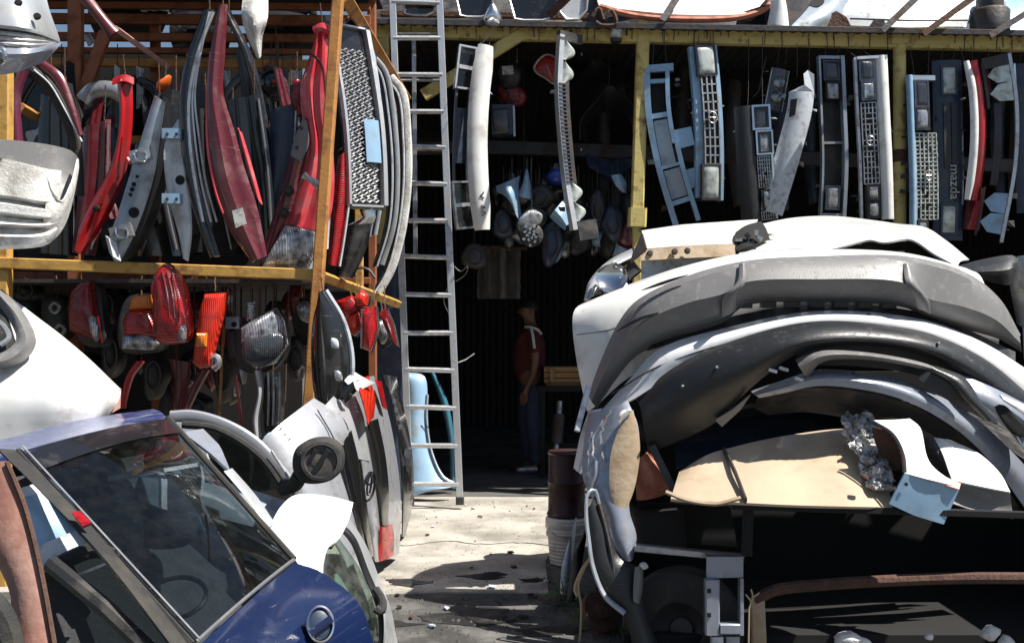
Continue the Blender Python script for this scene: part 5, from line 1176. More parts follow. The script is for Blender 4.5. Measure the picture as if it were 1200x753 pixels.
for i, (pts, Y, m, lb) in enumerate((([(394, 352), (412, 346), (432, 360), (424, 370), (404, 374)], 6.2, 'red_lens', 'wide red lens at the rear left of the lamp cluster by the rack corner'), ([(414, 350), (424, 338), (432, 346), (430, 358), (418, 358)], 6.0, 'scarlet_lens', 'rounded red lens at the top of the lamp cluster by the rack corner'),
        ([(406, 372), (420, 366), (424, 384), (416, 394), (406, 388)], 6.05, 'scarlet_lens', 'rounded red lens in the middle of the lamp cluster beside the black bumper'), ([(425, 362), (440, 358), (442, 386), (434, 412), (424, 408)], 6.0, 'red_lens', 'upright red lens with white edge in the lamp cluster'),
        ([(444, 366), (452, 360), (460, 380), (466, 406), (458, 400)], 6.5, 'dark_red_lens', 'slim dark red lens at the right end of the lamp cluster'), ([(378, 360), (384, 352), (386, 378), (380, 384)], 6.1, 'red_lens', 'narrow red lens between the orange post and the black bumper'))):
    t = thing('tail_light', lb, 'tail light', RG2)
    lens_poly('lens', pts, Y, m, t, .06, .03, n=28, sm=False); lens_poly('housing', [(x*.96+sum(p[0] for p in pts)/len(pts)*.04+2, y+1) for x, y in pts], Y+.09, 'black_plastic', t, .01, .06, sm=False)
    if i == 3:
        g = G(); g.tube(Q([(425, 362), (424, 408)], Y-.01), .010, 6); obj('edge', g, 'dull_white', t)
    g = G(); wire(g, P(pts[1][0], pts[1][1]+2, Y+.02), P(pts[1][0]-2, 334, Y+.3), .004); obj('wire', g, 'rust', t)
t = thing('headlight', 'clear lamp peeking out behind the red lamp cluster', 'headlight', RG2)
lens_poly('lens', [(442, 378), (452, 374), (456, 392), (448, 404)], 6.6, 'clear_lens', t, .05, .04, n=22); lens_poly('housing', [(440, 376), (456, 374), (460, 400), (446, 408)], 6.68, 'black_plastic', t, .01, .07, n=22); g = G(); wire(g, P(449, 376, 6.62), P(447, 350, 7.0), .004); obj('wire', g, 'rust', t)
# ------------------------------------------------------------------ tailgates leaning against the rack
TG = 'tailgates leaning against the rack flank'
def gate(label): return thing('tailgate', label, 'tailgate', TG)
t = gate('black tailgate standing outermost in the leaning row, nearest the ladder')
obj('skin', strip([(448, 438, 7.0), (462, 480, 6.95), (470, 540, 6.9), (472, 590, 6.9), (472, 626, 6.9)], [(464, 440, 7.35), (476, 490, 7.3), (484, 540, 7.25), (484, 585, 7.2), (475, 628, 7.15)], bulge=.05), 'gloss_black', t)
g = G(); c = P(477.5, 535, 6.97); g.box(c, (.05, .03, .12), Matrix.Rotation(.1, 3, 'Y')); obj('emblem', g, 'chrome', t)  # chrome block put in for a bright star highlight
for y in (470, 480, 490, 500):
    g = G(); g.box(P(462+(y-470)*.22, y, 6.87), (.02, .01, .03)); obj('letter', g, 'bare_metal', t)
t = gate('silver tailgate with red lamps at both ends and dark glass strip, second from the ladder')
LB = [(400, 446, 5.62), (412, 480, 5.64), (422, 530, 5.68), (430, 590, 5.72), (438, 656, 5.9)]; RB = [(438, 440, 6.35), (452, 474, 6.4), (464, 530, 6.45), (470, 590, 6.45), (468, 648, 6.42)]
obj('skin', strip(LB, RB, prof=[0, .05, .075, .08, .06, .055, .075, .085, .085, .07, .05, 0]), 'gate_silver', t)
obj('window', strip([(431, 494, 5.80), (439, 535, 5.84), (445, 580, 5.88), (448, 614, 5.94)], [(443, 490, 5.98), (452, 535, 6.02), (456, 580, 6.06), (454, 616, 6.06)], bulge=.02, n=16), 'clean_black', t)
obj('upper_lamp', strip([(416, 446, 5.60), (424, 470, 5.62), (431, 497, 5.66)], [(432, 440, 5.74), (440, 468, 5.80), (438, 489, 5.80)], bulge=.05, n=12), 'scarlet_lens', t)
obj('lower_lamp', strip([(446, 616, 5.90), (444, 636, 5.92), (440, 658, 5.94)], [(460, 614, 6.15), (462, 630, 6.16), (461, 650, 6.15)], bulge=.05, n=12), 'red_lens', t)
obj('garnish', strip([(440, 444, 6.1), (448, 474, 6.15)], [(447, 446, 6.22), (454, 480, 6.25)], bulge=.03, n=10, m=5), 'red_lens', t)
obj('corner_trim', strip([(402, 444, 5.58), (416, 436, 5.62)], [(420, 458, 5.6), (440, 448, 5.7)], bulge=.03, n=10, m=5), 'clean_white', t)
obj('corner_recess', strip([(400, 456, 5.54), (414, 446, 5.54)], [(404, 474, 5.54), (418, 458, 5.56)], bulge=.01, n=10, m=5), 'clean_black', t)
t = gate('wide pale silver tailgate with oval emblem, leaning nearest to the camera')
obj('skin', strip([(300, 522, 5.15), (330, 560, 5.1), (372, 610, 5.1), (404, 660, 5.15), (418, 720, 5.25)], [(368, 466, 5.48), (404, 492, 5.52), (420, 550, 5.56), (430, 610, 5.6), (440, 690, 5.6)], bulge=.10, n=36, m=13), 'gate_silver', t)
obj('upper_skin', strip([(378, 478, 5.48), (392, 500, 5.46), (402, 530, 5.5)], [(410, 446, 5.70), (424, 490, 5.76), (434, 540, 5.8)], bulge=.04), 'silver_paint', t)
obj('window', strip([(401, 524, 5.33), (410, 560, 5.35), (422, 605, 5.38), (432, 650, 5.42)], [(412, 504, 5.43), (422, 545, 5.47), (430, 595, 5.50), (437, 650, 5.52)], bulge=.03, n=16), 'clean_black', t)
g = G(); g.tube(catmull(Q([(372, 480, 5.38), (394, 520, 5.34), (410, 580, 5.36), (426, 650, 5.42)]), 24), .004, 5); obj('shut_line', g, 'dark_metal', t)
c = P(432.5, 570, 5.60); e1 = V((.35, .9, 0)).normalized(); e2 = V((.12, 0, 1)).normalized(); e1 = (e1-e2*e1.dot(e2)).normalized()
def oval(c, e1, e2, a, b, n=24): return [c + e1*a*math.cos(2*math.pi*k/n) + e2*b*math.sin(2*math.pi*k/n) for k in range(n)]
g = G(); g.tube(oval(c, e1, e2, .062, .078), .008, 6, True); g.tube(oval(c+e2*.012, e1, e2, .022, .058, 20), .006, 6, True); g.tube(oval(c+e2*.035, e1, e2, .045, .022, 20), .006, 6, True); obj('emblem', g, 'gloss_black', t)
nrm = e1.cross(e2)
g = G()
for k in range(5):
    q = (411+k*1.7, 463+k*5); g.tube(Q([(q[0]-1.5, q[1]-1.5), (q[0]+1.5, q[1]-.5), (q[0]-.5, q[1]+1), (q[0]+1.5, q[1]+2)], 5.5), .006, 5)
obj('script_badge', g, 'dark_metal', t)
g = G(); g.tube(catmull([P(322+k*1.75+3.2*math.cos(k*2.1), 494+k*2.0+2.6*math.sin(k*2.1), 5.03-.002*k) for k in range(13)], 60), .0035, 5); obj('script_badge', g, 'dark_metal', t)
obj('sticker', strip([(309, 512, 5.16), (322, 526, 5.14)], [(316, 506, 5.18), (328, 519, 5.16)], bulge=.004, n=6, m=4, th=.004), 'pale_blue', t)

# silver car door behind the blue car with its black mirror
t = thing('car_door', 'silver car door with open black window arch behind the blue hatchback', 'car door')
g = G(); g.tube(catmull(Q([(200, 488, 4.6), (226, 487, 4.6), (262, 497, 4.6), (298, 518, 4.6), (326, 548, 4.6), (346, 576, 4.6)]), 30), .027, 8, flat=.6); obj('outer_frame', g, 'gate_silver', t)
g = G(); g.tube(catmull(Q([(214, 497, 4.57), (250, 501, 4.57), (284, 518, 4.57), (310, 540, 4.57), (334, 574, 4.57)]), 30), .018, 8); obj('seal', g, 'rubber', t)
obj('panel', loft([[(212, 552), (250, 560), (300, 575), (346, 590)], [(230, 600, 4.5), (270, 610, 4.48), (310, 620, 4.48), (352, 628, 4.52)], [(240, 660), (290, 670), (330, 680), (356, 690)]], 4.62, sub=3, th=.03), 'blue_silver', t)
obj('inner_trim', loft([[(205, 495), (226, 497), (240, 520)], [(212, 520), (232, 530), (246, 545)], [(230, 552), (250, 556), (262, 560)]], 4.66, sub=2, th=.02), 'dull_white', t)
g = G(); g.plate(Q([(216, 500, 4.68), (252, 504, 4.68), (286, 522, 4.68), (312, 545, 4.68), (330, 572, 4.68), (300, 576, 4.68), (250, 560, 4.68)]), .008); obj('window', g, 'tinted_glass', t, flat=True)
g = G(); g.bar(P(318, 528, 4.56), P(338, 560, 4.56), .012); obj('chrome_strip', g, 'alloy', t)
t = thing('door_mirror', 'black rounded door mirror shell in front of the pale silver tailgate', 'mirror')
op = [(346, 526), (358, 517), (382, 515), (396, 524), (400, 542), (394, 558), (376, 566), (354, 564), (344, 550)]
lens_poly('shell', op, 4.45, 'rubber', t, .10, .10, n=40)
c0 = P(376, 540, 4.36)
ax = V((.15, -1, .1)).normalized()
g = G(); g.lathe(c0+ax*.0, [(.085, -.02), (.083, .012), (.070, .014), (.066, .0), (.0, -.002)], 26, ax); obj('mount_ring', g, 'black_plastic', t)
g = G(); g.bar(c0+V((-.03, -.008, -.05)), c0+V((.035, -.015, .05)), .022, .012); g.bar(c0+V((-.045, -.008, .0)), c0+V((-.02, -.012, .05)), .018, .012); obj('pivot', g, 'dark_plastic', t)
g = G(); g.tube(catmull([P(352, 556, 4.5), P(344, 568, 4.55), P(330, 572, 4.58)], 10), .035, 8); obj('arm', g, 'rubber', t)

t = thing('fender_piece', 'bright white curved fender piece lying on the corner of the blue hatchback', 'fender')
obj('skin', loft([[(318, 612, 4.0), (330, 592, 4.1), (348, 579, 4.2), (386, 581, 4.25), (414, 588, 4.25)], [(316, 626, 3.95), (338, 618, 3.98), (362, 612, 4.0), (390, 612, 4.1), (409, 608, 4.18)], [(326, 640, 3.9), (345, 638, 3.9), (364, 636, 3.9), (384, 634, 3.95), (398, 628, 4.0)], [(344, 652, 3.8), (352, 654, 3.8), (364, 655, 3.82), (374, 650, 3.85), (384, 642, 3.9)], [(366, 690, 3.75), (370, 690, 3.75), (374, 688, 3.76), (378, 676, 3.8), (379, 662, 3.85)]], sub=3, n=20, th=.008), 'white_paint', t)

t = thing('car_door', 'car door with greenish glass standing in front of the pale silver tailgate', 'car door')
obj('glass', strip([(384, 640, 4.5), (376, 680, 4.4), (384, 720, 4.35), (410, 756, 4.3)], [(396, 628, 4.6), (424, 670, 4.65), (440, 715, 4.6), (444, 760, 4.5)], bulge=.03, n=22), 'green_glass', t)
g = G(); g.tube(catmull(Q([(384, 640, 4.5), (398, 618, 4.6), (412, 630, 4.62), (428, 668, 4.66), (446, 716, 4.6), (448, 762, 4.5)]), 28), .022, 8, flat=.6); obj('frame', g, 'dark_plastic', t)
obj('pillar', strip([(400, 612, 4.62), (420, 645, 4.66), (440, 690, 4.66), (452, 730, 4.62)], [(408, 604, 4.75), (430, 640, 4.8), (450, 695, 4.8), (458, 730, 4.75)], bulge=.03), 'silver_paint', t)
obj('lower_panel', strip([(356, 690, 4.2), (380, 730, 4.15), (402, 770, 4.1)], [(378, 686, 4.38), (392, 728, 4.34), (420, 770, 4.28)], bulge=.03), 'dark_plastic', t)
obj('lining', strip([(392, 672, 4.62), (398, 710, 4.55), (420, 762, 4.5)], [(414, 660, 4.8), (432, 710, 4.8), (440, 762, 4.7)], bulge=.02), 'dull_white', t)
t = thing('bumper_end', 'silver bumper end with black edge at the bottom beside the greenish glass', 'bumper piece')
obj('skin', strip([(440, 692, 4.6), (450, 712, 4.55), (452, 740, 4.5), (448, 775, 4.45)], [(450, 692, 4.8), (458, 712, 4.8), (464, 742, 4.75), (470, 775, 4.7)], bulge=.05), 'silver_paint', t)
g = G(); g.tube(catmull(Q([(440, 690, 4.58), (448, 704, 4.54), (446, 716, 4.5), (440, 712, 4.5)]), 14), .02, 8); obj('edge', g, 'rubber', t)

# ------------------------------------------------------------------ blue hatchback
t = thing('blue_hatchback', 'dark blue hatchback with large tinted rear window at lower left', 'car')
A, B, C, D = (20, 530, 3.25), (196, 490, 3.95), (344, 656, 3.60), (226, 756, 2.85)      # corners of the rear glass
def mixp(a, b, k): return tuple(p+(q-p)*k for p, q in zip(a, b))
def gl(u, v, push=0.):
    p = P(*A).lerp(P(*B), u).lerp(P(*D).lerp(P(*C), u), v)
    n = (P(*B)-P(*A)).cross(P(*D)-P(*A)).normalized()
    if n.dot(CAM-p) < 0: n = -n
    return p + n*(.05*math.sin(math.pi*u)**.8*math.sin(math.pi*(v*.9+.05))**.6 + push)
g = G(); g.shell([[gl(i/16, j/12) for i in range(17)] for j in range(13)], .004); obj('rear_window', g, 'tinted_glass', t)
g = G(); g.tube([gl(0, j/12, .004) for j in range(13)], .014, 8); obj('window_seal', g, 'rubber', t)
g = G(); g.tube([gl(1.0, j/12, .004) for j in range(13)], .012, 8); obj('window_seal', g, 'rubber', t)
g = G(); g.tube([gl(i/16, 1.0, .004) for i in range(17)], .006, 8); obj('window_trim', g, 'bare_metal', t)
g = G(); g.tube([gl(0, j/12, .012)+V((.016, -.006, .012)) for j in range(13)], .003, 6); obj('chrome_strip', g, 'alloy', t)
obj('roof', loft([[(-60, 520, 3.6), (0, 515, 3.9), (90, 492, 4.35), (180, 479, 4.6)], [(-50, 530, 3.35), (10, 522, 3.55), (100, 500, 3.95), (188, 482, 4.25)], [(-30, 544, 3.2), (22, 531, 3.24), (108, 511, 3.58), (198, 491, 3.94)]], sub=3, n=24, th=.02), 'faded_blue', t)
g = G(); g.shell([[gl(.02+i/16*.96, .012+j*.055, .006) for i in range(17)] for j in range(3)], .003); obj('shade_band', g, 'gloss_black', t)
# left rear pillar, side window opening and doors behind it
def si(x, y, Y): return (x, y, Y)
obj('pillar', strip([(-4, 524, 3.15), (50, 578, 3.05), (120, 651, 2.9), (212, 770, 2.74)], [(16, 526, 3.2), (66, 573, 3.1), (138, 651, 2.96), (232, 768, 2.80)], bulge=.012), 'rubber', t)
g = G(); q = Q([(84, 600, 2.975), (94, 598, 2.985), (107, 612, 2.955), (97, 616, 2.945)]); g.plate(q, .01); obj('reflector', g, 'red_lens', t)
obj('tailgate', loft([[(228, 760, 2.84), (288, 706, 3.20), (346, 659, 3.58)], [(236, 778, 2.80), (312, 716, 3.24), (380, 672, 3.66)], [(250, 830, 2.76), (350, 770, 3.18), (424, 712, 3.62)], [(270, 900, 2.8), (370, 840, 3.2), (446, 790, 3.6)]], sub=4, n=26, th=.02), 'blue_paint', t)
c = P(375, 731, 3.30); ax = (CAM + V((.5, 0, .5)) - c).normalized(); e1 = V((0, 0, 1)).cross(ax).normalized(); e2 = ax.cross(e1)
g = G(); g.dome([c + (e1*math.cos(k*math.pi/14)*.040 + e2*math.sin(k*math.pi/14)*.054) for k in range(28)], .012, .03, nrm=ax); h = obj('handle_recess', g, 'navy_plastic', t)
g = G(); g.tube([c + ax*.01 + (e1*math.cos(k*math.pi/14)*.040 + e2*math.sin(k*math.pi/14)*.054) for k in range(28)], .006, 6, True); obj('chrome_ring', g, 'chrome', h)
g = G(); g.tube([c + ax*.018 - e1*.035 - e2*.03, c + ax*.02 + e1*.035 + e2*.012], .013, 8); obj('handle', g, 'blue_paint', h)
# inside, seen through the glass
def inn(name, g, m): return obj(name, g, m, t)
g = G(); g.shell([[P(x, y, Y) for x, y, Y in ((10, 560, 4.2), (120, 540, 4.6), (240, 520, 5.0))], [P(x, y, Y) for x, y, Y in ((20, 800, 3.5), (180, 800, 3.9), (330, 760, 4.4))]], .02); inn('cabin_lining', g, 'seat_cloth')
g = G(); g.shell([[P(230, 800, 2.95), P(300, 740, 3.4), P(352, 690, 3.8)], [P(140, 820, 3.5), P(250, 760, 4.0), P(330, 680, 4.4)]], .02); inn('parcel_shelf', g, 'seat_cloth')
for (x, y, w_, h_, Y) in ((120, 610, 66, 90, 3.75), (190, 590, 70, 90, 4.05)):
    lens_poly('seat_back', [(x-w_/2, y+h_/2), (x-w_/2*.9, y-h_*.2), (x-w_*.25, y-h_/2), (x+w_*.25, y-h_/2), (x+w_/2*.9, y-h_*.2), (x+w_/2, y+h_/2)], Y, 'seat_cloth', t, .08, .10, n=30)
    lens_poly('head_rest', [(x-20, y-h_*.5), (x-14, y-h_*.78), (x+14, y-h_*.78), (x+20, y-h_*.5)], Y, 'seat_cloth', t, .05, .06, n=20)
c = P(205, 700, 3.35); g = G(); g.tube([c + V((.10*math.cos(k*math.pi/16), .07*math.sin(k*math.pi/16), .05*math.sin(k*math.pi/16))) for k in range(32)], .008, 6, True); inn('steering_wheel', g, 'dark_plastic')
obj('lining_panel', strip([(136, 556, 3.75), (160, 552, 3.8), (176, 590, 3.85)], [(236, 545, 4.3), (240, 562, 4.3), (232, 604, 4.25)], n=12, m=6, bulge=.03), 'dull_white', t)
obj('lining_panel', strip([(128, 558, 3.65), (130, 563, 3.65)], [(236, 541, 4.2), (238, 545, 4.2)], n=6, m=5, bulge=.01), 'clean_white', t)
obj('quarter_glass', strip([(52, 560, 3.42), (62, 600, 3.36)], [(92, 548, 3.6), (96, 588, 3.52)], n=8, m=5, bulge=.01), 'faded_blue', t)
for q in ([(220, 600), (232, 604), (240, 622), (230, 618)], [(240, 592), (256, 598), (258, 606), (246, 604)]):
    g = G(); g.plate(Q(q, 3.75), .01); obj('label', g, 'paper', t)
obj('side_glass', strip([(26, 580, 3.10), (44, 645, 3.06)], [(74, 572, 3.22), (106, 622, 3.12)], n=10, m=6, bulge=.01), 'pale_blue', t)
obj('side_panel', strip([(22, 572, 3.12), (28, 581, 3.10)], [(62, 560, 3.24), (74, 572, 3.22)], n=8, m=5, bulge=.01), 'clean_white', t)
obj('side_panel', strip([(42, 640, 3.05), (52, 672, 3.02)], [(100, 616, 3.12), (126, 640, 3.08)], n=8, m=6, bulge=.01), 'dull_white', t)
g = G(); g.tube(catmull(Q([(46, 676, 3.0), (78, 656, 3.02), (110, 644, 3.04), (136, 650, 3.02)]), 16), .024, 8); obj('door_seal', g, 'rubber', t)
g = G(); g.tube(Q([(60, 660, 2.98), (124, 712, 2.88), (190, 775, 2.80)]), .026, 8); obj('door_rail', g, 'black_plastic', t)
g = G(); g.shell([[P(30, 660, 3.1), P(150, 650, 3.2)], [P(40, 800, 2.95), P(230, 800, 3.05)]], .02); obj('door_panel', g, 'seat_cloth', t)
g = G(); g.bar(P(90, 674, 2.96), P(128, 658, 2.98), .008); obj('wire', g, 'alloy', t)
# silver corner piece at the right top of the glass
t = thing('pillar_piece', 'folded pale grey pillar piece between the blue hatchback glass and the silver door', 'pillar')
g = G(); g.shell([lin(Q([(214, 506, 4.2), (246, 530, 4.15), (270, 552, 4.1)]), 8), lin(Q([(238, 502, 4.3), (258, 522, 4.25), (268, 546, 4.15)]), 8)], .01); obj('upper_face', g, 'lilac_silver', t)
obj('lower_face', strip([(262, 552, 4.05), (290, 585, 4.0), (312, 620, 3.95)], [(272, 548, 4.1), (300, 580, 4.06), (322, 612, 4.0)], bulge=.02), 'silver_paint', t)

# rusty panel in the left bottom corner
t = thing('rusty_sheet', 'pinkish rusty sheet panel standing at the bottom left corner', 'panel')
obj('sheet', strip([(-40, 535, 2.55), (-36, 600, 2.5), (10, 690, 2.42), (22, 790, 2.3)], [(8, 540, 2.5), (28, 590, 2.47), (46, 660, 2.40), (70, 790, 2.28)], bulge=.025, th=.018), 'rusty_panel', t)
g = G(); g.tube(catmull(Q([(8, 541, 2.49), (28, 590, 2.46), (46, 660, 2.39), (70, 790, 2.27)]), 20), .006, 6); obj('folded_edge', g, 'rust', t)
t = thing('car_wheel', 'dark tyre with pale rim edge at the very bottom left', 'wheel')
c = P(-34, 775, 2.2); g = G(); g.tube([c + V((.075*math.cos(k*math.pi/16), .02*math.cos(k*math.pi/16), .14*math.sin(k*math.pi/16))) for k in range(32)], .03, 8, True); obj('tyre', g, 'rubber', t)
g = G(); g.tube([c + V((.0, -.035, 0)) + V((.06*math.cos(k*math.pi/16), .02*math.cos(k*math.pi/16), .12*math.sin(k*math.pi/16))) for k in range(32)], .008, 6, True); obj('rim', g, 'bare_metal', t)

# white front fender with grey arch
t = thing('white_fender', 'big white fender with grey arch trim lying above the blue hatchback roof', 'fender')
obj('skin', loft([[(-60, 352, 4.9), (0, 345, 4.85), (50, 376, 4.8), (100, 416, 4.8), (142, 456, 4.8)], [(-60, 400, 4.6), (20, 402, 4.55), (70, 420, 4.5), (110, 442, 4.55), (141, 463, 4.72)], [(-60, 460, 4.35), (30, 458, 4.3), (76, 462, 4.3), (112, 470, 4.42), (136, 474, 4.65)], [(-60, 520, 4.3), (30, 512, 4.28), (76, 505, 4.3), (108, 500, 4.42), (118, 498, 4.6)]], sub=4, n=30, th=.01), 'white_paint', t)
obj('arch_trim', loft([[(2, 338, 4.60), (28, 366, 4.56), (42, 404, 4.45), (26, 424, 4.40), (-30, 440, 4.36)], [(-2, 344, 4.52), (20, 370, 4.47), (30, 402, 4.36), (16, 418, 4.32), (-30, 430, 4.3)], [(-6, 352, 4.55), (10, 374, 4.5), (18, 400, 4.40), (4, 412, 4.36), (-30, 420, 4.34)]], sub=3, n=30, th=.012), 'grey_plastic', t)
g = G(); g.plate(Q([(-40, 330, 4.62), (-4, 348, 4.57), (10, 374, 4.52), (18, 400, 4.42), (4, 412, 4.38), (-40, 422, 4.36)]), .02); obj('wheel_opening', g, 'black_plastic', t)
g = G(); g.tube(catmull(Q([(-10, 372, 4.42), (4, 382, 4.40), (10, 396, 4.38), (0, 404, 4.36)]), 14), .012, 6); obj('inner_edge', g, 'bare_metal', t)
obj('rusty_tip', strip([(131, 466, 4.66), (128, 486, 4.66)], [(142, 455, 4.78), (141, 478, 4.78)], n=6, m=5, bulge=.01), 'pink_primer', t)
g = G(); g.bar(P(60, 500, 4.6), P(60, 800, 4.5), .06); g.bar(P(-20, 505, 4.6), P(-20, 820, 4.5), .06); obj('strut', g, 'dark_metal', t)
# ------------------------------------------------------------------ heap of bumpers on a wreck at the right
PG = 'bumpers heaped on the wreck at right'
def heap(name, label, cat): return thing(name, label, cat, PG)

t = heap('bonnet', 'white car bonnet lying on top of the bumper heap at the back', 'bonnet')
obj('skin', loft([[(884, 264, 6.3), (930, 255, 6.4), (975, 253, 6.4), (1024, 258, 6.4), (1052, 262, 6.4), (1084, 266, 6.3), (1108, 281, 6.2), (1136, 304, 6.0)],
                  [(872, 280, 5.9), (930, 272, 5.85), (975, 268, 5.8), (1024, 266, 5.8), (1052, 270, 5.85), (1082, 274, 5.9), (1104, 290, 5.9), (1126, 306, 5.8)],
                  [(866, 296, 5.55), (930, 291, 5.5), (972, 292, 5.45), (1018, 281, 5.5), (1036, 284, 5.55), (1066, 280, 5.6), (1096, 298, 5.7), (1122, 312, 5.7)]], sub=4, n=44, th=.01), 'white_paint', t)
obj('front_edge', loft([[(866, 297, 5.54), (930, 292, 5.49), (972, 293, 5.44)], [(866, 312, 5.5), (930, 310, 5.46), (976, 308, 5.44)]], sub=2, n=16, th=.01), 'white_paint', t)
g = G(); g.plate(Q([(974, 294, 5.7), (1020, 283, 5.75), (1066, 283, 5.8), (1122, 312, 5.9), (1120, 330, 5.8), (974, 318, 5.6)]), .02); obj('hollow_shade', g, 'black_plastic', t)  # black plate put in for the dark hollow under the bonnet
for (x, y) in ((1006, 286), (1022, 294), (1056, 295)):
    g = G(); g.box(P(x, y, 5.66), (.035, .006, .008)); obj('hole_glint', g, 'bare_metal', t)
c = P(903, 279, 5.82); up = V((-.05, -.3, 1)).normalized(); e1 = V((1, .1, .05)).normalized(); e2 = up.cross(e1)
g = G(); g.tube(oval(c, e1, e2, .055, .085), .009, 6, True); g.tube(oval(c+e2*.01, e1, e2, .022, .06), .007, 6, True); obj('emblem', g, 'dark_metal', t)

t = heap('body_panel', 'flat white body panel with rusty bolt holes at the upper left of the heap', 'panel')
g = G(); g.shell([lin(Q([(752, 270, 5.9), (800, 263, 6.0), (888, 257, 6.2)]), 10), lin(Q([(757, 291, 5.4), (810, 287, 5.45), (866, 285, 5.6)]), 10)], .012); obj('top', g, 'white_paint', t)
g = G(); g.shell([lin(Q([(754, 292, 5.40), (810, 288, 5.44), (864, 286, 5.58)]), 10), lin(Q([(750, 305, 5.38), (810, 302, 5.42), (862, 300, 5.55)]), 10)], .012); obj('front_flange', g, 'beige_filler', t)
for x, y in ((762, 296), (791, 294), (806, 293)):
    g = G(); g.lathe(P(x, y, 5.385), [(0, .006), (.012, .004), (.016, -.004), (.017, -.02)], 10, V((0, -1, .2))); obj('bolt_hole', g, 'dark_metal', t)
g = G(); g.shell([lin(Q([(752, 306, 5.5), (850, 301, 5.6)]), 8), lin(Q([(752, 335, 5.45), (850, 325, 5.5)]), 8)], .012); obj('lower_face', g, 'dull_white', t)
g = G(); g.plate(Q([(752, 272, 5.42), (757, 290, 5.38), (746, 300, 5.38), (738, 306, 5.4)]), .02); obj('torn_corner', g, 'dark_metal', t)
t = heap('headlight', 'black headlight unit between the flat white panel and the white bonnet', 'headlight')
obj('housing', loft([[(862, 272, 5.75), (874, 264, 5.85), (892, 259, 5.95)], [(858, 284, 5.6), (876, 277, 5.62), (898, 268, 5.75)], [(864, 294, 5.55), (880, 288, 5.55), (902, 280, 5.7)]], sub=2, n=14, th=.02), 'void_black', t, angle=15)
for k, (x, y) in enumerate(((866, 281), (876, 276), (886, 273), (880, 285), (890, 279))):
    g = G(); g.box(P(x, y, 5.58), (.03, .03, .018), Matrix.Rotation(k*.9, 3, 'Y')); obj('clip', g, 'dark_plastic' if k % 2 else 'bare_metal', t)
t = heap('headlight', 'silver rimmed headlight with round reflector at the far left of the heap', 'headlight')
obj('rim', strip([(684, 352, 5.5), (690, 330, 5.6), (712, 306, 5.75), (742, 290, 5.9)], [(694, 348, 5.45), (702, 330, 5.52), (722, 312, 5.65), (746, 300, 5.75)], bulge=.04), 'silver_paint', t)
obj('housing', strip([(692, 348, 5.5), (704, 326, 5.6), (740, 300, 5.8)], [(722, 338, 5.42), (740, 326, 5.5), (752, 316, 5.55)], bulge=-.04), 'gloss_black', t)
c = P(718, 328, 5.42); ax = V((-.25, -1, .35)).normalized(); g = G(); g.lathe(c, [(0, .0), (.05, .012), (.075, .03), (.085, .04), (.085, -.03)], 24, ax); obj('reflector', g, 'chrome', t)
g = G(); g.tube(catmull(Q([(686, 350, 5.44), (696, 328, 5.52), (714, 310, 5.66), (742, 296, 5.8)]), 18), .008, 6); obj('trim', g, 'alloy', t)

t = heap('bumper', 'white bumper with long drooping left end under the grey bumper', 'bumper')
obj('skin', loft([[(690, 352, 5.45), (740, 332, 5.40), (800, 312, 5.36), (870, 297, 5.34), (960, 292, 5.34), (1060, 296, 5.36), (1140, 316, 5.45)],
                  [(674, 362, 5.30), (712, 348, 5.24), (780, 327, 5.20), (870, 306, 5.18), (960, 300, 5.18), (1060, 302, 5.2), (1150, 325, 5.3)],
                  [(671, 385, 5.26), (716, 380, 5.16), (780, 360, 5.12), (870, 335, 5.12), (960, 325, 5.12), (1060, 330, 5.14), (1160, 350, 5.3)],
                  [(677, 430, 5.28), (708, 425, 5.17), (760, 400, 5.12), (850, 370, 5.12), (960, 350, 5.12), (1060, 355, 5.14), (1170, 390, 5.32)],
                  [(688, 482, 5.32), (700, 474, 5.22), (740, 440, 5.16), (850, 395, 5.15), (960, 372, 5.15), (1060, 378, 5.16), (1170, 410, 5.35)]], sub=4, n=44, th=.008), 'white_paint', t)
for (a, b) in (((752, 311), (788, 300)),):
    pass
t = heap('bumper', 'wide matt grey bumper on top of the heap with a stepped lower lip', 'bumper')
obj('skin', loft([[(689, 463, 5.22), (705, 420, 5.13), (727, 374, 5.08), (746, 352, 5.05), (800, 325, 5.0), (870, 306, 4.98), (960, 300, 4.97), (1060, 300, 4.98), (1130, 318, 5.03), (1170, 348, 5.12), (1196, 392, 5.3)],
                  [(691, 466, 5.19), (709, 421, 5.08), (731, 378, 5.02), (751, 357, 4.97), (804, 331, 4.91), (870, 312, 4.88), (960, 306, 4.87), (1060, 306, 4.88), (1128, 323, 4.94), (1167, 352, 5.04), (1195, 394, 5.25)],
                  [(693, 470, 5.17), (713, 428, 5.03), (736, 394, 4.95), (764, 372, 4.90), (808, 354, 4.85), (848, 344, 4.82), (872, 331, 4.81), (960, 327, 4.80), (1058, 331, 4.81), (1086, 349, 4.86), (1132, 360, 4.91), (1166, 374, 5.0), (1196, 402, 5.22)],
                  [(696, 474, 5.19), (718, 436, 5.06), (742, 406, 4.98), (780, 386, 4.93), (812, 377, 4.89), (846, 366, 4.87), (870, 348, 4.87), (960, 344, 4.86), (1058, 350, 4.88), (1088, 365, 4.92), (1134, 377, 4.97), (1168, 388, 5.06), (1197, 408, 5.25)],
                  [(700, 478, 5.24), (722, 444, 5.14), (747, 416, 5.08), (790, 397, 5.04), (820, 388, 5.0), (848, 378, 4.99), (872, 359, 4.99), (960, 354, 4.98), (1058, 360, 4.99), (1092, 375, 5.03), (1136, 387, 5.07), (1170, 397, 5.14), (1198, 413, 5.3)]], sub=2, smooth_x=False, n=84, th=.008), 'grey_plastic', t)
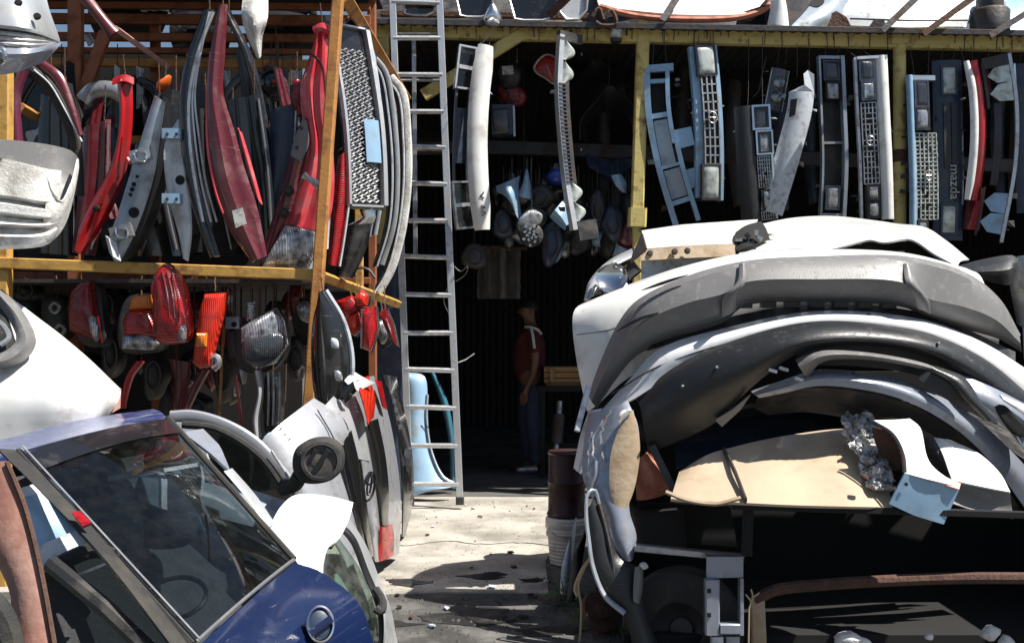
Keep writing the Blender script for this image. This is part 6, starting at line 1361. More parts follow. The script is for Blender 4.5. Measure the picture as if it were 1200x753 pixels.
for k in range(7):
    x = 872+k*28; g = G(); g.box(P(x, 356+abs(k-3)*.5, 4.99), (.07, .05, .03)); obj('clip_tab', g, 'black_plastic', t)
for pts in ([(722, 388, 4.975), (748, 374, 4.925), (772, 366, 4.89)], [(752, 324+16, 4.96), (790, 327, 4.92), (806, 322, 4.90)]):
    g = G(); q = catmull(Q(pts), 12); g.tube(q, [.002+.007*math.sin(math.pi*i/11) for i in range(12)], 6); obj('crease', g, 'dark_plastic', t)
t = heap('bumper', 'pale blue white bumper wedged between the grey and the charcoal bumpers', 'bumper')
obj('skin', loft([[(706, 479, 5.12), (736, 446, 5.05), (770, 410, 4.98), (850, 384, 4.93), (960, 364, 4.92), (1080, 374, 4.94), (1150, 400, 5.0), (1215, 440, 5.15)],
                  [(708, 481, 5.05), (742, 452, 4.95), (780, 420, 4.87), (855, 393, 4.82), (960, 372, 4.80), (1080, 382, 4.82), (1150, 411, 4.9), (1215, 455, 5.05)],
                  [(704, 484, 5.04), (734, 472, 4.92), (780, 445, 4.86), (860, 412, 4.82), (960, 390, 4.81), (1080, 400, 4.83), (1150, 430, 4.91), (1215, 480, 5.05)]], sub=4, n=44, th=.008), 'clean_white', t)
obj('gap_shade', loft([[(770, 397, 5.06), (860, 370, 5.0), (960, 356, 4.99), (1080, 366, 5.0), (1190, 412, 5.2)], [(758, 410, 5.02), (855, 382, 4.96), (960, 363, 4.95), (1080, 374, 4.97), (1190, 424, 5.16)]], sub=2, n=30, th=.006), 'black_plastic', t)  # black strip put in for the shaded gap above this bumper
t = heap('bumper', 'big charcoal bumper curving across the middle of the heap', 'bumper')
obj('skin', loft([[(744, 468, 4.93), (790, 430, 4.84), (870, 395, 4.77), (960, 376, 4.74), (1080, 389, 4.76), (1150, 418, 4.84), (1215, 470, 5.0)],
                  [(750, 476, 4.88), (800, 438, 4.76), (875, 404, 4.68), (960, 384, 4.65), (1080, 396, 4.67), (1150, 426, 4.75), (1215, 480, 4.92)],
                  [(754, 500, 4.85), (812, 466, 4.72), (880, 428, 4.63), (945, 400, 4.60), (1070, 404, 4.63), (1150, 440, 4.72), (1215, 495, 4.9)],
                  [(760, 531, 4.90), (835, 497, 4.78), (885, 450, 4.68), (942, 412, 4.65), (1060, 410, 4.68), (1150, 452, 4.76), (1215, 508, 4.94)]], sub=4, n=52, th=.008), 'dark_plastic', t)
g = G(); g.plate(Q([(838, 492, 4.74), (858, 480, 4.7), (880, 462, 4.66), (868, 480, 4.7), (846, 500, 4.74)]), .01); obj('torn_tab', g, 'grey_plastic', t)
obj('recess', loft([[(934, 414, 4.74), (965, 402, 4.72), (1060, 406, 4.74), (1130, 430, 4.8), (1215, 498, 5.0)], [(934, 432, 4.76), (965, 428, 4.74), (1060, 436, 4.76), (1130, 462, 4.82), (1215, 530, 5.0)]], sub=2, n=26, th=.006), 'black_plastic', t)
obj('lower_lip', loft([[(932, 421, 4.66), (958, 411, 4.62), (1010, 412, 4.62), (1080, 424, 4.66), (1112, 436, 4.7)], [(938, 432, 4.60), (960, 418, 4.56), (1010, 416, 4.57), (1080, 428, 4.62), (1112, 439, 4.68)], [(946, 444, 4.66), (962, 425, 4.62), (1010, 421, 4.62), (1080, 432, 4.66), (1112, 442, 4.72)]], sub=3, n=26, th=.006), 'grey_plastic', t)
for x, y in ((905, 434), (918, 432), (936, 444)):
    g = G(); g.box(P(x, y, 4.66), (.04, .03, .014), Matrix.Rotation(.3, 3, 'Y')); obj('broken_clip', g, 'dull_white', t)
t = heap('bumper', 'silver bumper lowest in the heap, arching over the dark hollow', 'bumper')
obj('skin', loft([[(880, 458, 4.85), (915, 446, 4.78), (958, 433, 4.72), (1010, 436, 4.70), (1065, 448, 4.70), (1130, 480, 4.74), (1175, 518, 4.82), (1215, 560, 4.95)],
                  [(884, 462, 4.78), (918, 452, 4.70), (958, 441, 4.62), (1010, 444, 4.60), (1062, 457, 4.60), (1126, 491, 4.65), (1170, 530, 4.74), (1215, 578, 4.9)],
                  [(890, 466, 4.77), (920, 460, 4.70), (958, 452, 4.62), (1010, 456, 4.60), (1058, 468, 4.60), (1120, 502, 4.65), (1162, 542, 4.74), (1205, 600, 4.9)]], sub=4, n=44, th=.008), 'lilac_silver', t)
obj('inner_band', loft([[(888, 466, 4.80), (958, 454, 4.66), (1056, 470, 4.64), (1118, 504, 4.69), (1160, 544, 4.78), (1198, 600, 4.92)], [(884, 478, 4.86), (956, 470, 4.76), (1046, 488, 4.74), (1100, 514, 4.77), (1140, 546, 4.84), (1180, 600, 4.95)]], sub=3, n=36, th=.008), 'black_plastic', t)
obj('inner_edge', loft([[(884, 478, 4.86), (956, 470, 4.76), (1046, 488, 4.74)], [(900, 486, 4.9), (960, 482, 4.82), (1020, 492, 4.8)]], sub=2, n=20, th=.006), 'dark_metal', t)
t = heap('fin', 'black ribbed fin sticking out between the charcoal and silver bumpers at right', 'trim')
obj('blade', strip([(1086, 432, 4.62), (1112, 446, 4.58), (1134, 472, 4.56), (1152, 492, 4.58)], [(1096, 428, 4.66), (1130, 442, 4.63), (1150, 470, 4.6), (1170, 496, 4.62)], bulge=.03, n=20), 'dark_plastic', t)
obj('under_blade', strip([(1074, 442, 4.64), (1100, 462, 4.62), (1150, 490, 4.62)], [(1086, 434, 4.64), (1114, 450, 4.61), (1152, 490, 4.61)], bulge=.0, n=16, m=5), 'black_plastic', t)
t = heap('bumper_corner', 'lilac grey bumper corner with an oval dark hole at the right edge', 'bumper piece')
obj('skin', loft([[(1124, 438, 4.72), (1160, 452, 4.72), (1215, 480, 4.8)], [(1140, 462, 4.66), (1172, 474, 4.66), (1215, 506, 4.74)], [(1162, 488, 4.68), (1184, 506, 4.68), (1215, 544, 4.76)]], sub=3, n=16, th=.008), 'lilac_silver', t)
g = G(); g.dome(smoothed([(1168, 476, 4.645), (1176, 474, 4.645), (1192, 490, 4.66), (1206, 508, 4.68), (1196, 512, 4.67), (1178, 496, 4.65)], 24), .004, .01); obj('lamp_hole', g, 'void_black', t)
obj('pale_edge', strip([(1172, 462, 4.64), (1215, 480, 4.7)], [(1176, 470, 4.63), (1215, 496, 4.69)], n=8, m=4, bulge=.01), 'white_paint', t)
t = heap('spoiler', 'black spoiler end jutting from behind the grey bumper at the right edge', 'spoiler')
obj('wing', loft([[(1120, 312, 5.5), (1150, 304, 5.5), (1186, 299, 5.5), (1194, 303, 5.5)], [(1130, 318, 5.4), (1155, 318, 5.38), (1180, 316, 5.38), (1192, 310, 5.45)], [(1140, 322, 5.42), (1160, 330, 5.42), (1180, 334, 5.42), (1188, 328, 5.48)]], sub=3, n=18, th=.01), 'dark_plastic', t)
obj('end_plate', strip([(1180, 318, 5.52), (1186, 350, 5.5), (1192, 380, 5.5)], [(1196, 306, 5.55), (1206, 350, 5.55), (1210, 390, 5.55)], bulge=.02), 'black_plastic', t)
t = heap('car_side', 'silver grey body side standing at the right edge beyond the grey bumper', 'car body')
obj('skin', strip([(1192, 300, 6.2), (1196, 340, 6.2), (1200, 420, 6.2)], [(1230, 296, 6.3), (1236, 340, 6.3), (1240, 420, 6.3)], bulge=.05), 'blue_silver', t)
g = G(); g.bar(P(1216, 420, 6.2), P(1216, 664, 6.2), .08); obj('support', g, 'dark_metal', t)

# ------------------------------------------------------------------ the wreck below
t = thing('wrecked_car', 'gutted car wreck with dark hollow body carrying the heap of bumpers', 'car')
x0, x1, y0, y1 = .58, 2.75, 4.62, 6.4
g = G(); g.box((1.72, 5.75, .61), (2.5, .03, 1.22)); obj('bulkhead', g, 'void_black', t)  # black panels added around the hollow to keep it dark
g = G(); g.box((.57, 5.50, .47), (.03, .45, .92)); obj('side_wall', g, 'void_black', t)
g = G(); g.box((2.86, 5.05, .61), (.03, 1.36, 1.2)); obj('side_wall', g, 'void_black', t)  # drawn forward to block light from the gap at right
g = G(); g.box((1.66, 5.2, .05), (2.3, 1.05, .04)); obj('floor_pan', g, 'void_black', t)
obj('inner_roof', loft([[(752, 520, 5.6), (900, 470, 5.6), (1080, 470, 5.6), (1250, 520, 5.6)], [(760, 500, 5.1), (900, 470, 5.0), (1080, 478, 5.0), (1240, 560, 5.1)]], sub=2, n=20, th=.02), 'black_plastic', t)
obj('shade_blue_sheet', loft([[(790, 520, 5.35), (860, 492, 5.35), (930, 482, 5.35), (1010, 492, 5.35)], [(792, 548, 5.2), (850, 526, 5.2), (930, 508, 5.2), (1000, 502, 5.2)]], sub=2, n=20, th=.01), 'navy_plastic', t)  # navy carries the bluish shade above the beige deck
g = G()
P1 = [(796, 552, 4.740), (830, 532, 4.800), (850, 526, 4.820), (900, 514, 4.850), (990, 502, 4.850), (1030, 507, 4.800)]
P2 = [(786, 584, 4.380), (830, 587, 4.360), (858, 588, 4.340), (920, 591, 4.330), (990, 593, 4.330), (1046, 594, 4.350)]
g.shell([catmull(Q(P1), 26), [a.lerp(b, .5)+V((0, 0, .012*math.sin(i*.7))) for i, (a, b) in enumerate(zip(catmull(Q(P1), 26), catmull(Q(P2), 26)))], catmull(Q(P2), 26)], .012); obj('torn_deck', g, 'beige_sheet', t)
g = G(); g.tube(catmull(Q([(848, 527, 4.800), (860, 550, 4.580), (874, 586, 4.320)]), 14), [.018]*14, 6, flat=.35); obj('deck_fold', g, 'dark_metal', t)
g = G(); g.tube(catmull(Q([(780, 576, 4.360), (806, 586, 4.340), (840, 590, 4.330), (858, 586, 4.320), (868, 583, 4.320)]), 20), .010, 6); obj('torn_edge', g, 'beige_filler', t)
g = G(); g.bar(P(858, 592, 4.360), P(1200, 603, 4.360), .03); obj('cross_rail', g, 'void_black', t)
g = G(); g.bar(P(877, 588, 4.400), P(875, 650, 4.400), .04); obj('stay', g, 'void_black', t)
rows = []
big = [[V((random.uniform(-.016, .016), random.uniform(-.05, .02), random.uniform(-.016, .016))) for _ in range(9)] for _ in range(13)]
for i in range(37):
    a = i/36; L_ = P(985+34*a, 484+84*a, 4.74-.30*a); R_ = P(1022+24*a, 486+84*a, 4.74-.34*a); row = []
    for j in range(25):
        bi, bj = i/3, j/3; d = big[min(12, round(bi))][min(8, round(bj))].lerp(big[min(12, int(bi))][min(8, int(bj))], .5)
        row.append(L_.lerp(R_, j/24) + d + V((random.uniform(-.004, .004), random.uniform(-.008, .008), random.uniform(-.004, .004))))
    rows.append(row)
g = G(); g.dome([P(1014, 560, 4.36) + V((.016*math.cos(q), 0, .016*math.sin(q))) for q in [k*math.pi/6 for k in range(12)]], .01, .02); obj('rust_spot', g, 'rust', t)
obj('crumpled_filler', G().shell(rows, .02), 'crumple', t, angle=50)
obj('copper_pipe', strip([(738, 540, 4.92), (744, 560, 4.9), (746, 586, 4.92)], [(762, 524, 4.98), (778, 545, 4.96), (792, 572, 4.96)], bulge=.07, n=14), 'primer_red', t)
g = G(); g.bar(P(764, 522, 4.86), P(796, 588, 4.80), .035, .02); obj('brace', g, 'black_plastic', t)
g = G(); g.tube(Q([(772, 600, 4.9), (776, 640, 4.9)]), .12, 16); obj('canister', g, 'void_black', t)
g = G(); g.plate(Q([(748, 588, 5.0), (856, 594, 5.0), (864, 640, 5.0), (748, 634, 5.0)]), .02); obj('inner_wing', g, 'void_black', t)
g = G(); g.bar(P(744, 641, 4.66), P(872, 653, 4.56), .03, .05); obj('front_rail', g, 'bare_metal', t)
t = thing('bracket', 'white bent metal bracket hanging out of the torn beige deck', 'bracket')
obj('upper_face', strip([(1021, 492, 4.510), (1046, 508, 4.430), (1058, 532, 4.370), (1060, 554, 4.330)], [(1066, 490, 4.610), (1078, 500, 4.570), (1090, 542, 4.450), (1125, 570, 4.350)], bulge=.02, n=20), 'white_paint', t)
g = G(); g.shell([lin(Q([(1060, 555, 4.325), (1094, 565, 4.330), (1125, 571, 4.345)]), 8), lin(Q([(1042, 590, 4.330), (1072, 604, 4.335), (1106, 614, 4.350)]), 8)], .01); obj('lower_face', g, 'pale_blue', t)  # blue shade put into the colour of a white face
g = G(); g.lathe(P(1062, 567, 4.320), [(0, .004), (.007, .003), (.008, 0)], 8, V((0, -1, 0))); obj('hole', g, 'void_black', t)
g = G(); g.tube(catmull(Q([(1021, 493, 4.500), (1046, 509, 4.420), (1058, 533, 4.360), (1060, 553, 4.320)]), 16), .010, 6, flat=.5); obj('flange', g, 'dark_metal', t)
g = G(); g.plate(smoothed([(1022, 500, 4.550), (1040, 508, 4.510), (1054, 530, 4.470), (1052, 552, 4.470), (1036, 540, 4.510)], 20), .02); obj('cavity', g, 'rust', t)
obj('pink_corner', strip([(1096, 553, 4.405), (1094, 563, 4.340)], [(1126, 566, 4.360), (1124, 573, 4.330)], n=5, m=4, bulge=.006), 'pink_primer', t)
t = thing('bumper_piece', 'white folded bumper piece with grey lower lip at the right end of the torn deck', 'bumper piece')
obj('upper_face', strip([(1094, 512, 4.650), (1104, 530, 4.570), (1112, 552, 4.490), (1116, 562, 4.430)], [(1110, 514, 4.670), (1146, 530, 4.610), (1172, 554, 4.530), (1184, 576, 4.450)], bulge=.03, n=16), 'white_paint', t)
obj('lower_face', loft([[(1114, 563, 4.420), (1150, 572, 4.430), (1184, 578, 4.450)], [(1112, 578, 4.440), (1150, 590, 4.450), (1186, 596, 4.470)], [(1112, 588, 4.420), (1150, 600, 4.430), (1188, 607, 4.450)]], sub=3, n=12, th=.008), 'grey_plastic', t)
obj('side_face', strip([(1078, 512, 4.670), (1090, 548, 4.620), (1104, 575, 4.520)], [(1094, 512, 4.640), (1104, 535, 4.570), (1116, 570, 4.450)], bulge=.02, n=12), 'black_plastic', t)

t = thing('fender', 'crumpled lilac silver fender with brown filler patch at the left flank of the wreck', 'fender')
obj('skin', strip([(690, 484, 4.98), (684, 520, 4.92), (683, 560, 4.86), (692, 580, 4.82), (706, 606, 4.78), (712, 630, 4.75), (730, 655, 4.73)], [(736, 470, 4.86), (748, 500, 4.82), (748, 540, 4.8), (738, 580, 4.78), (738, 600, 4.76), (746, 628, 4.74), (742, 654, 4.72)], bulge=.05, n=34, m=11), 'lilac_silver', t)
obj('filler_patch', strip([(728, 494, 4.805), (716, 530, 4.775), (714, 570, 4.752), (718, 604, 4.742)], [(742, 480, 4.82), (750, 520, 4.8), (744, 570, 4.765), (730, 606, 4.74)], bulge=.014, n=22), 'beige_filler', t)
g = G(); g.tube(catmull(Q([(724, 494, 4.78), (730, 484, 4.78), (738, 481, 4.80)]), 10), .014, 6); obj('torn_lip', g, 'paper', t)
for pts in ([(706, 492, 4.87), (694, 520, 4.84), (700, 550, 4.8), (692, 580, 4.8)], [(716, 480, 4.84), (704, 510, 4.83), (708, 540, 4.8)], [(694, 506, 4.9), (690, 540, 4.86), (696, 566, 4.82)]):
    g = G(); g.tube([p + V((random.uniform(-.008, .008), 0, 0)) for p in catmull(Q(pts), 18)], .007, 5, flat=.6); obj('crease', g, 'bare_metal', t)
g = G(); g.bar(P(676, 505, 5.02), P(690, 452, 5.1), .028, .03); obj('strut', g, 'alloy', t)
obj('inner_edge', strip([(672, 548, 5.05), (680, 510, 5.08), (690, 480, 5.1)], [(682, 556, 5.0), (690, 520, 5.0), (706, 478, 5.02)], bulge=.02, n=12), 'dull_white', t)
t = thing('wheel_arch', 'dark wheel arch trim with a pale lip hanging below the lilac silver fender', 'arch trim')
obj('trim', strip([(687, 596, 4.72), (690, 630, 4.70), (694, 662, 4.68), (708, 696, 4.66), (730, 716, 4.64), (744, 770, 4.6)], [(700, 576, 4.76), (712, 612, 4.72), (724, 650, 4.70), (752, 668, 4.68), (754, 700, 4.66), (776, 770, 4.62)], bulge=.03, n=30), 'dark_plastic', t)
g = G(); g.tube(catmull(Q([(702, 590, 4.72), (697, 574, 4.72), (689, 578, 4.70), (687, 600, 4.69), (690, 632, 4.67), (695, 664, 4.65), (709, 698, 4.63), (732, 718, 4.61)]), 34), [.008+.007*i/33 for i in range(34)], 8, flat=.6); obj('lip', g, 'blue_silver', t)
g = G(); g.tube(catmull(Q([(702, 590, 4.71), (710, 620, 4.69), (716, 648, 4.67), (722, 690, 4.65)]), 20), .010, 6); obj('inner_lip', g, 'dark_metal', t)
obj('flap', strip([(744, 664, 4.62), (742, 690, 4.6), (742, 704, 4.6)], [(754, 658, 4.64), (753, 690, 4.62), (750, 706, 4.62)], bulge=.02, n=10), 'grey_plastic', t)
g = G(); g.dome(smoothed([(750, 662, 4.6), (756, 659, 4.6), (760, 664, 4.6), (754, 667, 4.6)], 14), .012, .02); obj('bolt', g, 'paper', t)
t = thing('car_wheel_scrap', 'dark tyre standing in the shade under the wreck, left of the silver bracket', 'wheel')
c = P(800, 735, 4.75); k_ = 30
g = G(); g.lathe(c, [(.13, .09), (.20, .10), (.265, .075), (.28, .03), (.28, -.04), (.26, -.08), (.13, -.09)], 36, V((-.35, -1, .1))); obj('tyre', g, 'rubber', t)
g = G(); g.lathe(c, [(0, .03), (.05, .035), (.06, .02), (.11, .05), (.13, .09), (.14, .085)], 30, V((-.35, -1, .1))); obj('rim', g, 'dark_metal', t)
t = thing('mounting_bracket', 'silver grey box bracket with a rectangular opening standing at the front of the wreck', 'bracket')
YF = 4.45
g = G(); g.plate(Q([(828, 652, YF), (871, 652, YF-.02), (871, 676, YF-.02), (828, 677, YF)]), .05); obj('top_plate', g, 'lilac_silver', t)
g = G(); g.bar(P(834, 678, YF-.01), P(834, 742, YF-.01), .062, .05); obj('side_post', g, 'lilac_silver', t)
g = G(); g.bar(P(868, 676, YF-.01), P(868, 742, YF-.01), .016, .05); obj('side_post', g, 'lilac_silver', t)
g = G(); g.bar(P(843, 735, YF-.015), P(866, 735, YF-.015), .045, .05); obj('bottom_plate', g, 'lilac_silver', t)
g = G(); g.bar(P(840, 744, YF), P(840, 830, YF), .05); obj('leg', g, 'dull_white', t)
g = G(); g.bar(P(858, 744, YF), P(858, 830, YF), .06, .04); obj('leg', g, 'lilac_silver', t)
for y in (692, 720):
    g = G(); g.box(P(831, y, YF-.037), (.016, .006, .018)); obj('slot', g, 'void_black', t)
t = thing('rusty_rail', 'rusty steel frame rail with an upright lying across the front of the wreck', 'frame')
g = G(); g.tube(catmull(Q([(884, 704, 4.5), (905, 692, 4.5), (960, 685, 4.5), (1040, 680, 4.5), (1120, 677, 4.5), (1230, 677, 4.5)]), 40), .026, 8); obj('rail', g, 'rust', t)
g = G(); g.bar(P(887, 700, 4.5), P(891, 800, 4.46), .062, .04); obj('upright', g, 'beige_filler', t)
g = G(); g.bar(P(1222, 680, 4.5), P(1222, 800, 4.5), .05); obj('upright', g, 'rust', t)
t = thing('tarp', 'crumpled dark tarp heaped under the rusty frame rail', 'tarp')
rows = [[P(900+330*j/21, 712+ 90*i/9 - 2.5*math.sin(j*.6+i)+random.uniform(-1, 1), 5.25-.055*i+.03*math.sin(j*1.1)) for j in range(22)] for i in range(10)]
obj('sheet', G().shell(rows, .01), 'tarp', t)
for i, (x, y, s) in enumerate(((995, 748, .055), (1012, 752, .03), (1162, 742, .045), (1090, 746, .02), (985, 752, .035), (1180, 752, .04))):
    t = thing('foam_scrap', ('large white foam scrap on the dark tarp near its left end', 'small white foam scrap right beside the large one', 'white foam scrap standing on the tarp near the right edge', 'tiny white foam crumb mid way along the tarp', 'flat white foam scrap left of the large one', 'white foam scrap lowest near the right edge')[i], 'scrap', 'white foam scraps on the dark tarp')
    me_pts = []; g = G(); c = P(x, y, 4.55)
    q = [c + V((s*math.cos(a)*random.uniform(.6, 1.2), -.0, s*.7*math.sin(a)*random.uniform(.6, 1.2))) for a in [k*math.pi/5 for k in range(10)]]
    obj('crumb', g.dome(q, s*.5, s*.5), 'foam', t, angle=15)
t = thing('twig', 'small dry twig poking up beside the silver box bracket', 'twig')
g = G()
for a in ([(878, 712), (882, 698), (880, 690)], [(882, 700), (890, 694)], [(880, 704), (874, 696)]): g.tube(catmull(Q(a, 4.42), 8), .004, 5)
g.tube(Q([(878, 712), (876, 830)], 4.42), .004, 5); obj('stem', g, 'rope_fibre', t)

# ------------------------------------------------------------------ on the ground beside the wreck
t = thing('drum', 'dark maroon steel drum standing on white rings beside the wreck', 'drum')
def gz(x, Y): return V(((x-CX)/F*Y, Y, 0))
b = gz(664, 6.35)
g = G(); g.lathe(b + V((0, 0, .30)), [(0, 0), (.115, 0), (.125, .01), (.115, .03), (.113, .2), (.12, .21), (.113, .22), (.112, .38), (.12, .39), (.11, .40), (0, .395)], 28); obj('barrel', g, 'deep_maroon', t)
t = thing('bucket', 'ribbed white bucket standing under the dark maroon drum', 'bucket')
g = G(); g.lathe(b + V((0, 0, .0)), [(0, .005), (.10, .005), (.105, .02), (.118, .17), (.128, .18), (.128, .20), (.118, .205), (.121, .235), (.132, .245), (.132, .28), (.122, .295), (0, .295)], 28); obj('shell', g, 'bucket_white', t)
g = G(); g.tube([b + V((-.13*math.cos(k*math.pi/12), -.13*math.sin(k*math.pi/12), .24-.05*math.sin(k*math.pi/12))) for k in range(13)], .004, 5); obj('handle', g, 'bare_metal', t)
t = thing('fender_scrap', 'two grey fender scraps leaning at the wreck between bucket and wheel arch', 'scrap')
obj('blade', strip([(664, 640, 5.75), (658, 665, 5.7), (656, 700, 5.62)], [(676, 606, 5.85), (672, 650, 5.75), (668, 700, 5.65)], bulge=.03, n=16), 'blue_silver', t)
obj('blade', strip([(672, 650, 5.55), (668, 675, 5.55), (664, 702, 5.5)], [(690, 612, 5.6), (684, 650, 5.58), (676, 702, 5.52)], bulge=.03, n=16), 'dark_plastic', t)
obj('foot', strip([(652, 696, 5.55), (652, 706, 5.5)], [(682, 694, 5.6), (684, 706, 5.5)], n=6, m=5, bulge=.02), 'dark_metal', t)
t = thing('rope', 'frayed pale rope hanging from the wheel arch to the ground', 'rope')
g = G(); g.tube(catmull(Q([(694, 650, 4.76), (686, 664, 4.78), (678, 684, 4.8), (681, 710, 4.8), (680, 740, 4.8), (678, 758, 4.8)]), 30), .006, 6); obj('strand', g, 'rope_fibre', t)
g = G(); g.tube(catmull(Q([(692, 654, 4.78), (682, 668, 4.8), (674, 690, 4.82), (677, 698, 4.8)]), 20), .010, 6); obj('frayed_end', g, 'rope_fibre', t)
# weeds: many small leaves, one object each tuft
for i, (x, Y, r, n) in enumerate(((662, 5.5, .13, 90), (700, 5.05, .14, 110), (690, 5.25, .10, 60))):
    t = thing('weed_tuft', ('green weed tuft growing at the foot of the white bucket', 'low green weeds growing under the pale wheel arch lip', 'sparse weed between the fender scraps and the rope')[i], 'weed', 'weeds beside the wreck')
    g = G(); b = gz(x, Y)
    for k in range(n):
        a = random.uniform(0, 6.283); rr = r*random.random()**.5; c = b + V((rr*math.cos(a), rr*math.sin(a)*.8, random.uniform(.01, .14)*(1.2-rr/r)))
        d = V((math.cos(a+random.uniform(-1, 1)), math.sin(a), random.uniform(-.2, .6))).normalized(); s = random.uniform(.012, .026); w_ = d.cross(V((0, 0, 1))).normalized()*s*.45
        g.add([c-d*s, c+w_, c+d*s, c-w_], [(0, 1, 2, 3)])
    obj('leaves', g, 'leaf', t, flat=True)
    g = G()
    for k in range(7):
        a = k*.9; g.tube([b + V((.02*math.cos(a), .02*math.sin(a), 0)), b + V((r*.6*math.cos(a), r*.5*math.sin(a), .12))], .002, 4)
    obj('stems', g, 'leaf', t)
t = thing('rusty_disc', 'rusty brake disc lying half under the wheel arch trim', 'brake disc')
b = gz(702, 4.95); g = G(); g.lathe(b + V((0, 0, .09)), [(.03, .02), (.10, .025), (.105, -.005), (.03, -.01)], 26, V((.5, -.6, .6))); obj('disc', g, 'rust', t)
g = G(); g.lathe(b + V((0, 0, .09)), [(0, .05), (.04, .048), (.045, .0)], 20, V((.5, -.6, .6))); obj('hub', g, 'rust', t)
# loose grit on the dirt: nobody could count it
g = G()
for k in range(1700):
    x, y = random.uniform(-1.2, .9), random.uniform(4.3, 6.2) if k % 3 else random.uniform(5.7, 8.6)
    on = y > 5.62 and x < .22
    s = random.uniform(.003, .014) if not on else random.uniform(.002, .006)*(1 if random.random() < .95 else 2)
    z = .008 if on else 0
    g.add([(x+s*random.uniform(.6, 1.2), y, z), (x, y+s, z), (x-s, y-s*.2, z), (x+.2*s, y-s, z), (x, y, z+s*.9)], [(0, 1, 4), (1, 2, 4), (2, 3, 4), (3, 0, 4)])
o = struct('grit', g, 'oily_ground', kind='stuff', flat=True)

def dots(root, pts, r=.011, m='void_black', name='clip_hole'):
    for x, y, Y in pts:
        g = G(); g.lathe(P(x, y, Y), [(0, .006), (r*.8, .005), (r, 0), (r, -.02)], 10, V((0, -1, .25))); obj(name, g, m, root)
hb = [o for o in THINGS if o.get('category') == 'bumper' and o.get('group') == PG]
by = {o['label'].split()[0] + o['label'].split()[1]: o for o in hb}
dots(by['widematt'], [(905, 318, 4.845), (1030, 318, 4.845), (830, 330, 4.885), (1110, 334, 4.91)], .006)
dots(by['bigcharcoal'], [(800, 452, 4.72), (840, 430, 4.67), (1020, 390, 4.63), (1100, 402, 4.66)], .007, 'bare_metal', 'rivet')
dots(by['silverbumper'], [(1000, 438, 4.66), (1090, 466, 4.65), (1150, 508, 4.72)], .008)
dots(by['paleblue'], [(1018, 369, 4.85), (905, 380, 4.84)], .009)
g = G(); g.tube(catmull(Q([(716, 462, 5.00), (770, 430, 4.88), (860, 400, 4.80), (960, 379, 4.785), (1080, 389, 4.80), (1150, 419, 4.88)]), 40), .004, 5); obj('seam', g, 'dark_metal', by['paleblue'])
g = G(); g.tube(catmull(Q([(676, 392, 5.25), (716, 386, 5.15), (744, 374, 5.11)]), 16), .003, 5); obj('seam', g, 'dark_metal', by['whitebumper'] if 'whitebumper' in by else by['whitewith'])

gb = by['widematt']
for Lr, Rr in (([(866, 309, 4.875), (864, 330, 4.80), (848, 347, 4.80), (846, 372, 4.87)], [(874, 308, 4.875), (873, 332, 4.80), (864, 344, 4.80), (862, 364, 4.87)]), ([(1058, 309, 4.87), (1062, 332, 4.80), (1070, 345, 4.82), (1076, 362, 4.88)], [(1066, 309, 4.88), (1076, 334, 4.82), (1088, 350, 4.85), (1092, 368, 4.90)])):
    obj('ridge', strip(Lr, Rr, n=18, m=5, bulge=.018, th=.02), 'grey_plastic', gb)

def blot(cx, cy, r, n=26, z=.0125):
    return [V((cx + r*math.cos(a)*(1+.35*math.sin(3*a+cx*9)+.18*math.sin(7*a+cy*5)), cy + .6*r*math.sin(a)*(1+.3*math.sin(2*a+cx*4)+.15*math.cos(5*a)), z)) for a in [k*2*math.pi/n for k in range(n)]]
for k, (x, y, r) in enumerate(((-.15, 6.0, .12), (-.60, 5.85, .12), (.12, 5.9, .08))):
    g = G(); g.plate(blot(x, y, r), .003, nrm=(0, 0, 1)); struct('oil_stain', g, 'oil', flat=True)
for k, (x, y, r) in enumerate(((-.2, 5.2, .22), (-.7, 5.05, .2), (.15, 4.95, .15))):
    g = G(); g.plate(blot(x, y, r, z=.004), .003, nrm=(0, 0, 1)); struct('oil_stain', g, 'oil', flat=True)
for pts in ([(-1.0, 6.9), (-.7, 6.82), (-.45, 6.95), (-.2, 6.86), (.05, 6.9), (.3, 6.8)],):
    g = G(); q = catmull([V((x, y, .0125)) for x, y in pts], 40)
    q = [v + V((random.uniform(-.012, .012), random.uniform(-.012, .012), 0)) for v in q]
    a = [v + V((.002, .002, 0)) for v in q]; b_ = [v - V((.002, .002, 0)) for v in q]
    g.shell([a, b_], .003, V((0, 0, 9))); struct('crack', g, 'oil', flat=True)
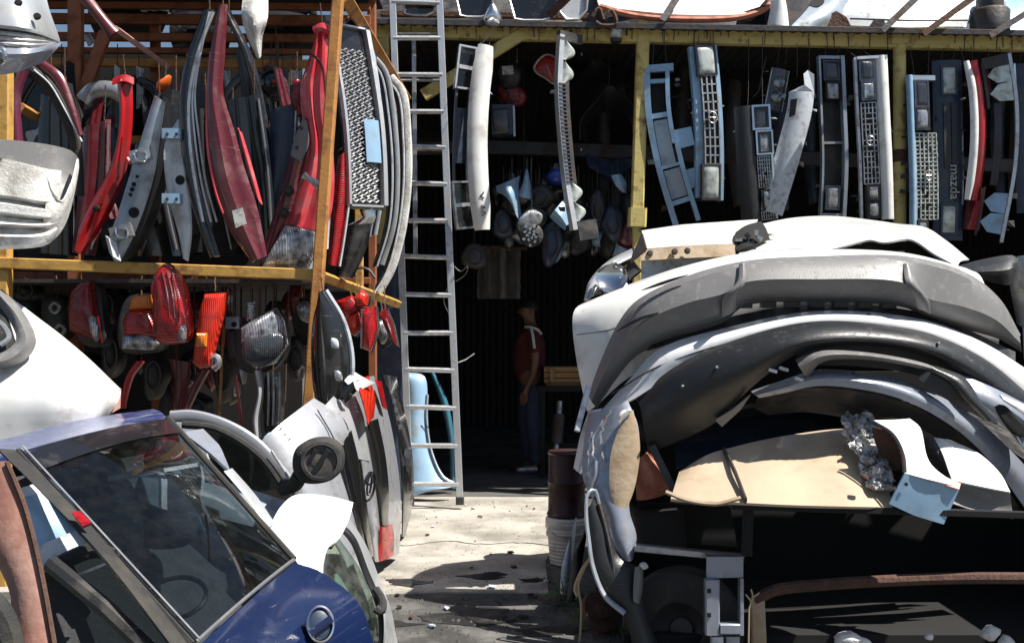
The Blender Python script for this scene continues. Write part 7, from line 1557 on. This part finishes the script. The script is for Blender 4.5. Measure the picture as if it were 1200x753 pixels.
for k in range(26):
    x = random.uniform(-.85, .2); y = random.uniform(4.9, 8.3); s = random.uniform(.008, .03); z = .014 if y > 5.66 else .006
    dk = k % 3
    t = thing(('plastic_fragment', 'rust_fragment', 'paint_fragment')[dk], ('small dark plastic fragment lying on the lane', 'small rusty fragment lying on the lane', 'small pale fragment lying on the lane')[dk], 'fragment', ('dark fragments on the lane', 'rusty fragments on the lane', 'pale fragments on the lane')[dk])
    g = G(); a0 = random.uniform(0, 6); pts = [V((x + s*math.cos(a0+q)*random.uniform(.4, 1.2), y + s*1.4*math.sin(a0+q)*random.uniform(.4, 1.2), z + random.uniform(.004, .012))) for q in (0, 1.3, 2.6, 3.9, 5.2)]
    obj('fragment', g.plate(pts, .006, nrm=(0, 0, 1)), ('dark_plastic', 'rust', 'dull_white')[dk], t, flat=True)
# ------------------------------------------------------------------ put every origin at the foot of its thing
def kids(o):
    out = []
    for c in o.children: out.append(c); out += kids(c)
    return out
bpy.context.view_layer.update()
for o in THINGS:
    ms = [q for q in [o] + kids(o) if q.type == 'MESH']
    if not ms: continue
    xs = [v.co for q in ms for v in q.data.vertices]
    lo = V((min(v.x for v in xs), min(v.y for v in xs), min(v.z for v in xs))); hi = V((max(v.x for v in xs), max(v.y for v in xs), max(v.z for v in xs)))
    c = V(((lo.x+hi.x)/2, (lo.y+hi.y)/2, lo.z))
    for q in ms: q.data.transform(Matrix.Translation(-c))
    o.location = c

# ------------------------------------------------------------------ daylight and camera
SUN = V((.50, -.17, .85)).normalized()           # towards the sun
w = bpy.data.worlds.new('World'); sc.world = w; w.use_nodes = True
nt = w.node_tree; bg = nt.nodes['Background']
sky = nt.nodes.new('ShaderNodeTexSky'); sky.sky_type = 'NISHITA'; sky.sun_disc = False
sky.sun_elevation = math.asin(SUN.z); sky.sun_rotation = math.atan2(SUN.x, SUN.y)
sky.air_density = 1.0; sky.dust_density = 1.2
nt.links.new(sky.outputs[0], bg.inputs[0]); bg.inputs[1].default_value = .05
sl = bpy.data.lights.new('sun', 'SUN'); sl.energy = 5.0; sl.angle = R(.5); sl.color = (1, .955, .88)
so = bpy.data.objects.new('sun', sl); COL.objects.link(so); so.rotation_euler = (-SUN).to_track_quat('-Z', 'Y').to_euler()
cd = bpy.data.cameras.new('camera'); cam = bpy.data.objects.new('camera', cd); COL.objects.link(cam)
cam.location = CAM; cam.rotation_euler = (R(90), 0, 0); cd.sensor_width = 36; cd.lens = 36; cd.clip_end = 500; cd.clip_start = .05
sc.camera = cam
sc.view_settings.view_transform = 'Standard'; sc.view_settings.look = 'None'
sc.view_settings.exposure = .88; sc.view_settings.gamma = 1
sc.cycles.max_bounces = 7; sc.cycles.transparent_max_bounces = 10
